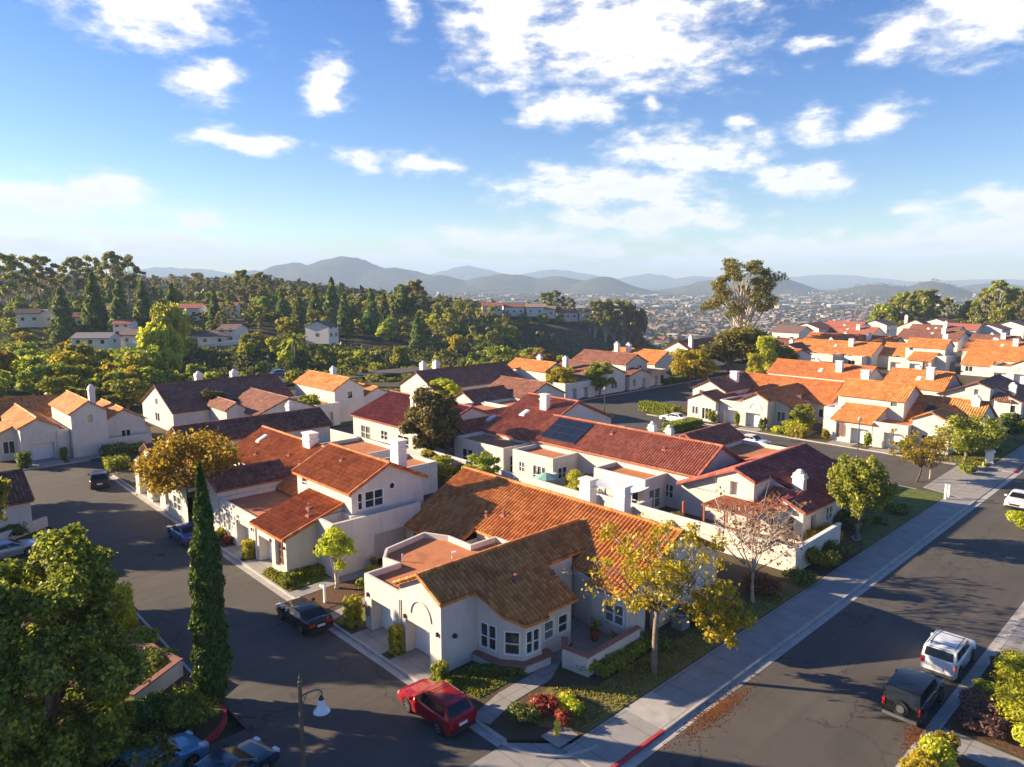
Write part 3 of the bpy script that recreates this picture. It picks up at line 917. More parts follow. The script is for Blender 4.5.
def house_garage_row():
    h = House('long cream villa with flat garage roofs half hidden behind the golden tree', 22.0, 61.0, 0, 1, 'brown', 1)
    h.gable(.8, .1, 7.5, 4.2, 4.0, 5.0, 'a', ends=(1, 0), ops={3: [(1.2, 2.9, .9, 2.3, 'win', 2)]})
    h.flat([(-.4, 4.25), (6.4, 4.25), (6.4, 19.4), (-.4, 19.4)], 3.5, ops={3: [(1.2, 3.6, 0, 2.15, 'garage'), (5.2, 7.6, 0, 2.15, 'garage'), (9.2, 10.2, .7, 2.4, 'arch'), (11.5, 13.6, .9, 2.3, 'win', 2)]}, skip=(0,))
    h.gable(4.2, 17.6, 21.5, 23.4, 4.4, 5.9, 'a', ops={0: [(9, 10.5, 2.4, 3.6, 'win', 2)], 3: [(2.2, 3.6, 2.6, 3.8, 'win', 2)]})
    h.gable(1.5, 19.6, 6, 23.2, 3.4, 4.3, 'a', ends=(1, 0), ops={3: [(.5, 1.8, 1, 2.2, 'win', 2)]})
    h.chimney(18.5, 22.0, 4.2, 7.4, .9, 1.2, 1)
    # stucco parapet that climbs the dark slope
    h.w.prism([(6.2, 7.0), (6.35, 7.0), (6.35, 13.5), (6.2, 13.5)], 3.0, 4.0)
    h.finish()
house_garage_row()

# ================= middle row, back to back with the first =================
def middle_row():
    h = House('long villa with red tiled roof and a dark solar panel near its ridge', 62.0, 35.6, 0, 1, 'red', 1)
    lod = 1
    k = .52
    roof_plane(h.r, (0, -.25, 5.97), (0, 1), (-1, 0), k, [(0, 22.6, 0, 0, 4.3, 4.3)], lod)
    roof_plane(h.r, (0, -.25, 5.97), (0, 1), (1, 0), k, [(0, 22.6, 0, 0, 4.6, 4.6)], lod)
    cap_line(h.r, (0, -.25, 6.03), (0, 22.4, 6.03), .15)
    cap_line(h.r, (-4.3, -.25, 3.79), (0, -.25, 6.03), .12)
    cap_line(h.r, (4.6, -.25, 3.63), (0, -.25, 6.03), .12)
    h.walls([(-4, 0), (4.3, 0), (4.3, 22.2), (-4, 22.2)], 0, 3.6, {3: [(1.0, 2.6, .9, 2.3, 'win', 2), (14.2, 16.4, .3, 2.3, 'win', 2), (18.5, 19.6, .9, 2.3, 'win', 2)]})
    for y in (0, 22.2):
        h.w.face([(-4, y, 3.6), (4.3, y, 3.6), (0, y, 5.8)])
    # flat extensions into the patios
    h.flat([(-8.0, 15.0), (-4.02, 15.0), (-4.02, 21.2), (-8.0, 21.2)], 3.35, ops={3: [(1.0, 1.9, 1.0, 2.2, 'win', 2), (3.2, 5.2, .1, 2.2, 'win', 3)], 0: [(.8, 2.2, .9, 2.2, 'win', 2)]})
    h.flat([(-7.6, 3.4), (-4.02, 3.4), (-4.02, 9.7), (-7.6, 9.7)], 3.35, ops={3: [(3.6, 5.6, .1, 2.2, 'win', 2)], 0: [(.6, 2.6, .2, 2.2, 'win', 2)]})
    # the alley side
    h.flat([(4.35, -2.5), (14.0, -2.5), (14.0, 5.4), (4.35, 5.4)], 3.6, ops={1: [(1, 3.4, 0, 2.15, 'garage')]})
    h.gable(5.5, 5.45, 14.2, 9.6, 3.8, 5.0, 'a', ops={1: [(1, 3.2, 0, 2.15, 'garage')]})
    h.chimney(2.4, 9.8, 4.2, 6.9, .7, 1.0, 1)
    h.chimney(3.0, 8.0, 4.2, 6.7, .7, 1.0, 1)
    h.vent(-1.2, 12.5, 5.4, .25); h.vent(-1.9, 5.2, 5.0, .25)
    # solar panel array lying on the slope
    mb = MB(); fm = MB()
    def P(t, b, off): return (-t, b, 5.97 - k * t + off)
    for r in range(3):
        for c in range(3):
            t0, t1 = .55 + r * 1.1, .55 + r * 1.1 + 1.06
            y0, y1 = 15.7 + c * 1.75, 15.7 + c * 1.75 + 1.70
            mb.face([P(t0, y0, .26), P(t0, y1, .26), P(t1, y1, .26), P(t1, y0, .26)])
            for (ta, ya), (tb, yb) in (((t0, y0), (t0, y1)), ((t0, y1), (t1, y1)), ((t1, y1), (t1, y0)), ((t1, y0), (t0, y0))):
                fm.face([P(ta, ya, .12), P(tb, yb, .12), P(tb, yb, .262), P(ta, ya, .262)])
    s = mb.build('solar_panel', mat_plain('solar_cells', (.012, .016, .03), .25, 0, .5), h.root)
    fm.build('panel_frame', mat_plain('panel_frame', (.03, .03, .035), .5, .5), s)
    h.finish()
middle_row()

def middle_row_north():
    h = House('villa with high red roof, skylights and white box chimney beyond the solar panel', 67.0, 58.4, 0, 1, 'red', 1)
    k = .41
    roof_plane(h.r, (0, 0, 7.0), (0, 1), (-1, 0), k, [(0, 9.0, 0, 0, 8.9, 8.9)], 1)
    roof_plane(h.r, (0, 0, 7.0), (0, 1), (1, 0), k, [(0, 9.0, 0, 0, 7.0, 7.0)], 1)
    cap_line(h.r, (0, 0, 7.06), (0, 9.0, 7.06), .15)
    cap_line(h.r, (-8.9, 0, 3.4), (0, 0, 7.06), .12); cap_line(h.r, (7, 0, 4.18), (0, 0, 7.06), .12)
    h.walls([(-8.6, .25), (6.8, .25), (6.8, 8.8), (-8.6, 8.8)], 0, 3.3, {})
    for y in (.25, 8.8):
        h.w.face([(-8.6, y, 3.3), (6.8, y, 3.3), (6.8, y, 4.0), (0, y, 6.8)])
    h.flat([(-13.5, -.6), (-8.65, -.6), (-8.65, 8.2), (-13.5, 8.2)], 3.3, ops={3: [(1.5, 3.5, .2, 2.2, 'win', 2)], 0: [(1, 3.4, 0, 2.3, 'win', 2)]})
    h.chimney(-2.6, 3.4, 5.0, 7.9, .75, 1.1)
    h.skylight(-4.2, 5.4, 7 - k * 4.2, k, .9, 1.3)
    h.skylight(-6.2, 9.6, 7 - k * 6.6, k, .8, 1.2)
    # lower crimson wing
    h.gable(-11, 9.2, 3.0, 15.5, 3.0, 4.6, 'a')
    h.finish()
middle_row_north()

def crimson_house():
    h = House('villa with a broad crimson roof and a tall white chimney beside the magnolia tree', 58.8, 69.0, 0, 1, 'crimson', 1)
    k = .38
    roof_plane(h.r, (0, .4, 5.9), (0, 1), (-1, 0), k, [(0, 18.6, 0, 0, 6.9, 6.9)], 1)
    roof_plane(h.r, (0, .4, 5.9), (0, 1), (1, 0), k, [(0, 18.6, 0, 0, 6.6, 6.6)], 1)
    cap_line(h.r, (0, .4, 5.96), (0, 19, 5.96), .15)
    cap_line(h.r, (-6.9, .4, 3.33), (0, .4, 5.96), .12)
    h.walls([(-6.6, .7), (6.3, .7), (6.3, 18.7), (-6.6, 18.7)], 0, 3.25, {3: [(2, 4.4, .2, 2.2, 'win', 2), (7, 8.6, .9, 2.2, 'win', 2), (11, 13.5, .1, 2.2, 'win', 2)], 0: [(3, 4.6, .9, 2.3, 'win', 2)]})
    for y in (.7, 18.7):
        h.w.face([(-6.6, y, 3.25), (6.3, y, 3.25), (6.3, y, 3.4), (0, y, 5.75)])
    h.chimney(-4.6, 6.4, 3.0, 7.6, .8, 1.2)
    h.skylight(-1.5, 4.4, 5.4, k, .8, 1.3)
    h.flat([(6.4, 4), (13.5, 4), (13.5, 14), (6.4, 14)], 3.5)
    h.finish()
crimson_house()

def tower_house(label, u, v, lod, tile, group=None, rz=0.0, m=1):
    h = House(label, u, v, 0, m, tile, lod, group, rz)
    k, bm, zr = .42, 3.2, 5.3
    zt = zr + .15
    zz = lambda b: zr - k * abs(bm - b)
    # tower-like gable end with an arched niche
    h.wall_edge((-.4, 5.0), (-.4, 1.4), 0, 4.5, [(1.3, 2.1, 3.0, 4.25, 'niche')])
    h.w.face([(-.4, 5.0, 4.5), (-.4, 1.4, 4.5), (-.4, bm, zr)])
    wall_slope(h, (-.4, 1.4), (2.4, 1.4), 0, 4.5, 4.5)
    wall_slope(h, (2.4, 1.4), (2.4, -.6), 2.6, 4.5, 3.7)
    h.walls([(0.0, -2.9), (13.2, -2.9), (13.2, 9), (0.0, 9)], 0, 2.75, {3: [(9.6, 11.2, .9, 2.2, 'win', 2)], 0: [(1.6, 2.6, 0, 2.1, 'door'), (4.6, 6.0, .9, 2.2, 'win', 2), (9, 10.4, .9, 2.2, 'win', 2)]})
    h.w.face([(13.2, -2.9, 2.75), (13.2, 9, 2.75), (13.2, bm, zr)])
    h.w.face([(0, 1.4, 2.7), (0, 9, 2.7), (0, 9, zz(9) + .1), (0, bm, zr), (0, 1.4, zz(1.4))])
    h.w.face([(0, -2.9, 2.7), (0, -1.1, 2.7), (0, -1.1, zz(-1.1)), (0, -2.9, zz(-2.9))])
    o = (-.65, bm, zt)
    roof_plane(h.r, o, (1, 0), (0, -1), k, [(0, 3.0, 0, 0, 2.0, 2.0), (3.0, 3.9, 0, 0, 2.0, 4.3), (.4, 3.9, 4.3, 4.3, 6.4, 6.4), (3.9, 14.2, 0, 0, 6.4, 6.4)], lod)
    roof_plane(h.r, o, (1, 0), (0, 1), k, [(0, 14.2, 0, 0, 6.0, 6.0)], lod)
    cap_line(h.r, (-.65, bm, zt + .06), (13.5, bm, zt + .06), .17, lod)
    if lod:
        cap_line(h.r, (-.65, 1.2, zt - k * 2 + .05), (-.65, bm, zt + .05), .12)
        cap_line(h.r, (-.25, -3.2, zt - k * 6.4 + .05), (-.25, -1.1, zt - k * 4.3 + .05), .12)
    # small lit porch roof in front of the dark slope
    roof_plane(h.r, (2.4, -1.7, 3.75), (0, 1), (-1, 0), .3, [(0, 2.6, 0, 0, 3.0, 3.0)], lod)
    h.wall_edge((-.1, .8), (-.1, -1.5), 0, 2.85)
    h.chimney(3.4, -.9, 3.0, 5.7, .85, 1.25, 1)
    return h.finish()
tower_house('villa with dark red roof, niche tower and capped white chimney behind the red pergola', 57.5, 28.0, 1, 'crimson')

# the big brown roof and the small house at the back left
def back_left():
    h = House('large villa under broad dark brown roof with pale gable end, beyond the golden tree', 34.6, 97.0, 0, 1, 'brown', 0)
    h.gable(0, 11.0, 19.0, 25.0, 3.0, 6.2, 'a', ops={3: [(6.4, 7.6, 3.4, 4.4, 'win', 1), (6, 8, .8, 2.2, 'win', 2)]})
    h.gable(8.0, .5, 17.5, 13.0, 3.0, 4.9, 'b', ops={0: [(1, 3, .9, 2.2, 'win', 2)]})
    h.gable(5.2, 4.5, 8.0, 12.0, 3.6, 4.4, 'b', ops={0: [(.8, 2.0, 1, 2.3, 'win', 2)]})
    h.chimney(7.5, 21.0, 4.0, 7.8, 1.3, 1.3, 1)
    h.chimney(13.5, 21.5, 4.0, 7.6, 1.3, 1.3, 1)
    h.finish()
    h = House('narrow two storey villa with orange roof and round capped chimney, beyond the brown roof', 54.5, 98.0, 0, 1, 'orange', 0)
    h.gable(1.0, .5, 6.2, 13.5, 5.2, 6.7, 'b', ops={0: [(2.2, 3.2, 3.6, 4.8, 'win', 1)]})
    h.gable(6.25, 1.5, 12.5, 11, 3.2, 4.6, 'b', ops={0: [(.8, 3.2, .1, 2.2, 'win', 2), (4, 5.2, .9, 2.2, 'win', 1)]})
    h.flat([(-3, -1), (.98, -1), (.98, 9), (-3, 9)], 3.5, ops={0: [(.6, 2.8, 0, 2.15, 'garage')]})
    h.chimney(5.8, 9.2, 5.0, 8.1, .9, 1.1, 1)
    h.finish()
back_left()

# left-hand villas that face the cross street
house_single('pale villa at left edge with white arched garage front and orange roof', 15.2, 102.6, m=-1, rz=PI / 2, lod=0, tile='orange', bay=True, patio=False, main_to=4.5, chim=False, flat_back=False)
def left_back():
    h = House('two storey villa with round capped chimney, right of the left edge white garages', 20.2, 102.6, 0, 1, 'orange', 0)
    h.gable(.2, -1.3, 4.2, 9.5, 5.6, 6.9, 'b', ops={0: [(1.7, 2.5, 4.2, 5.4, 'win', 1)]})
    h.gable(4.3, 1.8, 9.6, 12, 3.4, 4.9, 'b', ops={0: [(2.2, 3.4, .8, 2.2, 'win', 2)]})
    h.gable(9.65, 3.2, 10.6, 7, 2.0, 2.3, 'b', ops={})
    h.flat([(-1.2, -.2), (.1, -.2), (.1, 9), (-1.2, 9)], 3.5)
    h.walls([(4.3, .2), (9.8, .2), (9.8, .4), (4.3, .4)], 0, 1.6)
    h.chimney(5.0, 9.0, 4.4, 8.0, .9, 1.1, 1)
    h.finish()
    h = House('low cream villa with brown roof cut by the left edge, beside the blue car', 4.0, 72.0, 0, 1, 'brown', 1)
    h.gable(0, 1.2, 7.1, 9.6, 2.9, 4.6, 'a', ops={1: [(1.2, 2.6, .9, 2.2, 'win', 2)], 0: [(2.6, 4.0, .9, 2.2, 'win', 2)]})
    h.gable(-9, 3, -.05, 13.0, 3.1, 4.9, 'b')
    h.finish()
    wm, cm = MB(), MB()
    low_wall(wm, None, [(7.5, 71.0), (12.2, 74.2)], 0, .9, .3)
    tag(wm.build('garden_wall', 'stucco'), 'short cream garden wall below the low villa at the left edge', 'wall')
left_back()

# ================= far side of the second alley =================
house_single('cream villa with twin white garages and half round arch opposite the white coupe', 100.0, 50.0, lod=0, tile='clay', patio=False, main_to=12.0, flat_back=False, chim=False)
def north_wing():
    h = House('pale villa with low gable front and small cube chimney behind the parked white sedan', 98.6, 57.8, 0, 1, 'brown', 0)
    h.gable(.3, .2, 7.5, 5.2, 3.3, 4.3, 'a', ops={3: [(.8, 2.0, .9, 2.2, 'win', 2), (2.6, 4.4, .3, 2.2, 'win', 3)]})
    h.gable(4.8, 1.2, 16.5, 7.2, 4.3, 5.8, 'a', ops={3: [(1.2, 2.2, 3.3, 4.2, 'win', 1)]})
    h.chimney(10.8, 3.0, 4.4, 7.0, .9, 1.2)
    h.finish()
north_wing()
hr = house_double('two storey villa with stepped orange roofs and white garages facing the second alley', 99.8, 40.2, m=-1, lod=0, tile='orange', rear=16.0, flat_to=9.6)
hr.skylight(7.6, 9.8, 4.6, .5, 1.0, 1.4, 'b', 'glass')
hr.chimney(9.9, 14.6, 4.5, 7.2, .9, 1.2, 1)
hr.gable(1.4, 9.7, 9.0, 14.0, 4.2, 5.2, 'a', ends=(1, 0), ops={3: [(1.0, 3.2, .6, 2.3, 'win', 3)]})
hr.finish()

def long_row(label, u, v, n, lod=0, tile='orange', k=.5, depth=5.0, flats=True, z=0.0, zr=5.9, group=None):
    h = House(label, u, v, z, 1, tile, lod, group)
    h.gable(-depth, 0, depth, n, zr - k * depth, zr, 'b')
    if flats:
        r = random.Random(int(u * 7 + v))
        b = 1.0
        while b < n - 5:
            w = r.uniform(4, 5.5)
            h.flat([(-depth - 3.6, b), (-depth - .02, b), (-depth - .02, b + w), (-depth - 3.6, b + w)], 3.2, ops={3: [(1, 2.8, .3, 2.2, 'win', 2)]})
            b += w + r.uniform(2.5, 4)
    h.chimney(-2.2, n * .3, zr - 2.4, zr + 1.1, .8, 1.2)
    h.chimney(2.0, n * .62, zr - 2.4, zr + 1.0, .8, 1.2, 1)
    h.skylight(-2.4, n * .48, zr - k * 2.4, k, .8, 1.3)
    h.vent(-1.4, n * .75, zr - k * 1.4)
    return h.finish()
long_row('long orange roofed villa row behind the twin garage villa, upper of the two parallel ridges', 140.6, 49.5, 19.0, k=.5, depth=4.2, tile='clay')
long_row('orange roofed villa with tall white chimney left of the dark roofed niche tower', 141.6, 36.8, 10.0, k=.5, depth=5.0, flats=False)
tower_house('villa with brown roof and white niche tower above the lawn tree', 136.8, 28.6, 0, 'brown')
long_row('orange roofed row at the back, between the eucalyptus and the two storey villa', 196.0, 68.0, 22.0, k=.45, depth=6.0)
long_row('farthest orange roof with two white chimneys, right of the tall eucalyptus', 222.0, 72.0, 26.0, k=.42, depth=7.0, flats=False, tile='clay')
hz = house_double('two storey white villa with orange roof in the middle of the back row', 189.5, 54.2, m=1, lod=0, tile='orange', rear=14.0, flat_to=9.6)
hz.finish()
house_single('white villa with flat brown roof over its garage at right edge of the back row', 184.0, 33.0, lod=0, tile='orange', patio=False, main_to=16.0, chim=True, flat_back=False)
long_row('low orange roof behind the right edge of the back row, under the big trees', 227.0, 40.0, 16.0, k=.4, depth=6.0, flats=False)
def back_center():
    h = House('pale villa with brown wing and one round capped chimney, right of the tall eucalyptus', 186.0, 84.0, 0, 1, 'brown', 0)
    h.gable(0, 0, 14, 8, 3.2, 5.0, 'a', ops={3: [(2, 5, .8, 2.2, 'win', 3)]})
    h.flat([(-2.5, -9), (6, -9), (6, -.05), (-2.5, -.05)], 3.4, ops={3: [(2, 5, 0, 2.2, 'garage')]})
    h.gable(8, 6, 20, 14, 3.6, 5.4, 'b')
    h.chimney(4, 5, 4, 6.6, 1, 1.2, 1)
    h.finish()
    # the pale gabled house right at the back
    h = House('white gable ended villa standing highest at the back of the right hand roofs', 316.0, 91.0, 0, 1, 'brown', 0)
    h.gable(0, 0, 16, 13, 3.4, 6.4, 'a', ops={3: [(5, 8, 1, 2.4, 'win', 3)]})
    h.chimney(4, 11, 4, 8.5, 1.2, 1.4, 1); h.chimney(6, -3, 0, 6.5, 1.2, 1.4, 1)
    h.finish()
back_center()
for i, (u, v, n, dp, zr, tl, lb) in enumerate([
    (262, 66, 18, 7, 5.9, 'brown', 'dark red roof behind the back row, under the white gable ended villa'),
    (262, 92, 20, 7, 5.9, 'red', 'red brown roof at the back beside the row of bright green trees'),
    (290, 74, 16, 6, 6.0, 'brown', 'dark roof just below the white gable ended villa'),
    (255, 50, 12, 6, 5.6, 'brown', 'dark brown roof between the two storey villa and the big trees')]):
    long_row(lb, u, v, n, k=.38, depth=dp, flats=False, tile=tl, zr=zr)

# ================= houses along the cross street, north side =================
def north_side():
    h = House('dark roofed villa with two round capped chimneys, behind the magnolia tree', 74.0, 97.0, 0, 1, 'brown', 0)
    h.gable(0, .5, 21, 10.5, 3.4, 6.0, 'a', ops={3: [(3, 5, .9, 2.2, 'win', 2)], 0: [(3, 5, .9, 2.2, 'win', 2), (9, 11, .9, 2.2, 'win', 2)]})
    h.chimney(4.5, 9.6, 4, 7.6, 1.1, 1.3, 1); h.chimney(7.5, 9.6, 4, 7.6, 1.1, 1.3, 1)
    h.finish()
    h = House('villa with low brown roofs and cream parapets just beyond the high red roof', 70.5, 79.0, 0, 1, 'brown', 0)
    h.gable(0.2, 3.6, 8.6, 9.6, 3.2, 4.7, 'a')
    h.gable(8.0, .5, 17, 11.0, 3.5, 5.5, 'b', ends=(1, 1), ops={0: [(2, 5, .9, 2.2, 'win', 2)]})
    h.flat([(1, -3.5), (7.8, -3.5), (7.8, 3.5), (1, 3.5)], 3.4)
    h.finish()
    h = House('white villa with thin orange roof and capped chimney behind the low brown roofs', 97.0, 89.0, 0, 1, 'orange', 0)
    h.gable(0, 4.0, 5.6, 15.0, 5.0, 6.3, 'b', ops={0: [(2, 3.2, 3.4, 4.5, 'win', 1)]})
    h.flat([(-.5, -1.5), (8, -1.5), (8, 3.98), (-.5, 3.98)], 3.3, ops={0: [(1, 3.2, 0, 2.15, 'garage'), (4.2, 6.4, 0, 2.15, 'garage')]})
    h.chimney(4.6, 10.0, 5, 7.8, .9, 1.2, 1)
    h.finish()
    h = House('villa with brown gable roof and pale sloping parapet behind the round street tree', 104.5, 87.5, 0, 1, 'brown', 0)
    h.gable(0, 0.5, 10.5, 12, 3.6, 5.7, 'b', ops={0: [(1, 2.4, .8, 2.2, 'win', 2), (6, 8, .8, 2.2, 'win', 2)]})
    h.chimney(1.4, 8.5, 4, 7.4, .9, 1.2, 1)
    h.finish()
    h = House('two storey villa with orange upper roof and twin garages facing the far bend', 117.0, 87.6, 0, 1, 'brown', 0)
    h.gable(1.0, 2.6, 8.4, 17, 4.9, 6.6, 'b', ops={0: [(4.0, 5.4, 3.5, 4.5, 'win', 2)]})
    h.gable(-1.0, .05, 6.0, 3.9, 2.9, 3.9, 'b', ops={0: [(1.2, 2.0, .7, 2.2, 'arch'), (3.2, 5.4, 0, 2.15, 'garage')]})
    h.flat([(6.05, .1), (12.0, .1), (12.0, 6.0), (6.05, 6.0)], 3.3, ops={0: [(.6, 2.9, 0, 2.15, 'garage'), (3.8, 5.3, .2, 2.3, 'arch')]})
    h.finish()
    h = House('villa with broad orange roof and two chimneys behind the far bend yellow tree', 133.0, 93.6, 0, 1, 'orange', 0)
    h.gable(0, 0, 9.8, 14.5, 3.5, 5.9, 'b', ops={0: [(3, 4.2, .8, 2.2, 'win', 2)], 3: [(2, 4, .8, 2.2, 'win', 2)]})
    h.gable(9.85, -4, 18, 3.5, 3.7, 5.6, 'a', ops={3: [(2, 4, .8, 2.2, 'win', 2)], 0: [(1, 2, 0, 2.2, 'door')]})
    h.chimney(1.6, 12, 4, 8.0, 1.1, 1.3, 1); h.chimney(3.5, 10, 4, 7.8, 1.1, 1.3, 1)
    h.finish()
    h = House('brown roofed villa with white gable and chimney left of the tall eucalyptus', 156.0, 98.0, 0, 1, 'brown', 0)
    h.gable(0, 0, 16, 10, 4.0, 6.6, 'a', ops={3: [(3, 4, 3, 4, 'win', 1)]})
    h.chimney(1.4, 2, 5, 8.6, 1, 1.2, 1)
    h.finish()
    h = House('pale villa wall in shade below the tall eucalyptus', 168.0, 79.0, 0, 1, 'clay', 0)
    h.gable(0, 0, 12, 7.0, 3.4, 5.0, 'b', ops={0: [(2, 4, .8, 2.2, 'win', 2)]})
    h.finish()
north_side()
# ------------------------------------------------------------------ terrain
def lerp_keys(keys, x):
    if x <= keys[0][0]: return keys[0][1]
    for (x0, y0), (x1, y1) in zip(keys, keys[1:]):
        if x <= x1:
            t = (x - x0) / (x1 - x0)
            t = t * t * (3 - 2 * t)
            return y0 + (y1 - y0) * t
    return keys[-1][1]
PROF = [
    (-400, [(0, 0), (150, 0), (175, -6), (205, -8), (235, -1), (300, 4), (420, 14), (620, 24), (900, 26), (1400, 5), (2200, -35), (12000, -45)]),
    (260, [(0, 0), (150, 0), (175, -6), (205, -7), (235, -1), (300, 4), (420, 10), (620, 18), (900, 10), (1400, -10), (2200, -35), (12000, -45)]),
    (470, [(0, 0), (155, 0), (180, -8), (230, -9), (290, -4), (380, 2), (480, 4), (620, -5), (900, -30), (1400, -42), (12000, -50)]),
    (600, [(0, 0), (185, 0), (215, -11), (300, -24), (370, -22), (415, -4), (460, -3), (520, -15), (700, -45), (12000, -52)]),
    (690, [(0, 0), (215, 0), (250, -8), (330, -34), (400, -42), (500, -46), (600, -48), (700, -50), (12000, -55)]),
    (860, [(0, 0), (270, 0), (310, -6), (400, -34), (600, -48), (800, -50), (12000, -55)]),
    (960, [(0, 0), (350, 0), (400, -10), (500, -34), (700, -48), (900, -50), (12000, -55)]),
    (1500, [(0, 0), (350, 0), (420, -8), (500, -30), (700, -48), (900, -50), (12000, -55)]),
]
# far hills: (bearing px, top row in the photo, distance, half width in m)
HILLS = [(345, 259, 5200, 420), (300, 265, 5300, 330), (395, 268, 5000, 330), (255, 272, 5600, 300), (437, 276, 4700, 260),
         (468, 267, 9000, 600), (555, 270, 9300, 700), (508, 274, 4700, 300), (555, 277, 4600, 260), (602, 277, 4200, 180), (645, 274, 9200, 500),
         (700, 276, 8500, 520), (756, 271, 4000, 210), (720, 279, 4300, 240), (820, 274, 9800, 900), (960, 272, 9800, 1000), (872, 283, 3300, 150), (930, 279, 3100, 105),
         (905, 285, 3200, 120), (180, 268, 9000, 900), (1100, 268, 9000, 900), (-60, 262, 7000, 900), (990, 283, 4300, 220)]
HL = []
for px, ty, D, w in HILLS:
    X = (px - 512) / F * D
    HL.append((X, D, CAMH + (281 - ty) / F * D + 48, w))
def fbm(x, y, s=0):
    return (math.sin(x * 1.7 + y * .6 + s) + .6 * math.sin(-x * 1.1 + y * 2.9 + s * 2) + .35 * math.sin(x * 5.1 + y * 3.7 + s * 3) + .2 * math.sin(x * 9.7 - y * 8.3 + s)) / 2.15
def terrain_cam(X, Y):
    if Y < 60:
        if Y < -40 or abs(X) > 300: return -.35
        Yc = 60
    else: Yc = Y
    a = 512 + F * X / Yc
    a = max(-399, min(1499, a))
    for (a0, k0), (a1, k1) in zip(PROF, PROF[1:]):
        if a <= a1:
            t = (a - a0) / (a1 - a0)
            h = lerp_keys(k0, Y) * (1 - t) + lerp_keys(k1, Y) * t
            break
    if h < -1 or Y > 240:
        h += fbm(X / 60, Y / 60) * min(3.0, abs(Y - 150) / 150)
    h = min(h, h) - .35
    if Y > 2200:
        e = 0.0
        for hx, hy, hh, w in HL:
            d2 = ((X - hx) / w) ** 2 + ((Y - hy) / (w * 1.3)) ** 2
            if d2 < 9: e = max(e, hh * math.exp(-d2 * .75) * (1 + .07 * fbm(X / 170, Y / 170, 1) + .03 * fbm(X / 45, Y / 60, 2)))
        h += e
    return h
def tz(u, v):
    return terrain_cam(*cam_xy(u, v))

def build_terrain():
    radii = [0.0]
    r = 25.0
    while r < 10400:
        radii.append(r)
        r *= 1.028 if r > 130 else 1.08
    angs = []
    a = -180.0
    while a < 180:
        angs.append(a)
        a += .3 if -42 <= a < 42 else 6
    verts, faces = [], []
    verts.append((0, 0, -.35))
    for rr in radii[1:]:
        for an in angs:
            X = rr * math.sin(R(an)); Y = rr * math.cos(R(an))
            z = terrain_cam(X, Y) if Y > -40 else -.35 - max(0, rr - 200) * .02
            verts.append((X * math.sin(TH) + Y * math.cos(TH), -X * math.cos(TH) + Y * math.sin(TH), max(z, -60)))
    n = len(angs)
    for j in range(n):
        faces.append((0, 1 + (j + 1) % n, 1 + j))
    for i in range(len(radii) - 2):
        for j in range(n):
            p = 1 + i * n + j; q = 1 + i * n + (j + 1) % n
            faces.append((p, q, q + n, p + n))
    me = bpy.data.meshes.new('terrain')
    me.from_pydata(verts, [], faces)
    me.polygons.foreach_set('use_smooth', [True] * len(faces))
    me.update()
    # surface: dry scrub with woods, tone by position
    m, nt = new_mat('terrain_scrub')
    pos = world_pos(nt)
    n1 = noise_tex(nt, .012, 6, .65, pos)
    n2 = noise_tex(nt, .11, 5, .7, pos)
    v = mathn(nt, 'ADD', mathn(nt, 'MULTIPLY', n1.outputs[0], .5), mathn(nt, 'MULTIPLY', n2.outputs[0], .5))
    col = ramp(nt, v, [(.34, (.028, .040, .016)), (.47, (.052, .060, .026)), (.56, (.11, .085, .055)), (.66, (.17, .12, .085))])
    b = N(nt, 'ShaderNodeBsdfDiffuse')
    L(nt, col, b.inputs[0])
    bp = N(nt, 'ShaderNodeBump'); bp.inputs['Strength'].default_value = 1; bp.inputs['Distance'].default_value = 2.5
    L(nt, v, bp.inputs['Height']); L(nt, bp.outputs[0], b.inputs['Normal'])
    out(nt, b.outputs[0])
    me.materials.append(m)
    o = bpy.data.objects.new('terrain', me); COL.objects.link(o)
    tag(o, kind='structure')
build_terrain()

def struct(name, mb, mat):
    o = mb.build(name, mat)
    tag(o, kind='structure')
    return o

# ------------------------------------------------------------------ streets
rd = MB(); rd.box(-60, -30, -.3, 12.98, 18.42, -.13); rd.box(12.98, -30, -.3, 330, 18.42, -.13)
struct('main_street', rd, 'asphalt')
al = MB()
al.face([(13.0, 18.42, -.13), (21.6, 18.42, -.13), (21.6, 99, -.13), (-30, 99, -.13), (-30, 94, -.13), (10, 86, -.13), (13.0, 72, -.13)])
al.face([(-25, 18.42, -.13), (13.0, 18.42, -.13), (13.0, 33.0, -.13), (-25, 33.0, -.13)])
al.face([(-30, 62, -.126), (13.02, 63.5, -.126), (13.02, 70.5, -.126), (-30, 70, -.126)])
al.face([(21.6, 89.5, -.13), (86, 89.5, -.13), (86, 98, -.13), (21.6, 98, -.13)])
struct('alley', al, 'asphalt')
al = MB()
al.face([(82.5, 18.42, -.13), (97.2, 18.42, -.13), (97.2, 90, -.13), (82.5, 90, -.13)])
al.face([(97.2, 70, -.13), (200, 70, -.13), (200, 86.6, -.13), (97.2, 86.6, -.13)])
al.face([(86, 86, -.126), (97.3, 86, -.126), (97.3, 98, -.126), (86, 98, -.126)])
al.face([(160, 18.42, -.13), (176, 18.42, -.13), (176, 100, -.13), (160, 100, -.13)])
struct('second_alley', al, 'asphalt')
# the distant street below the brown roofs
x0 = [(30, 150), (140, 138), (142, 146), (31, 160)]
al = MB(); al.prism([(28, 146), (110, 143), (112, 151), (30, 157)], -.3, -.1)
struct('back_street', al, 'asphalt')

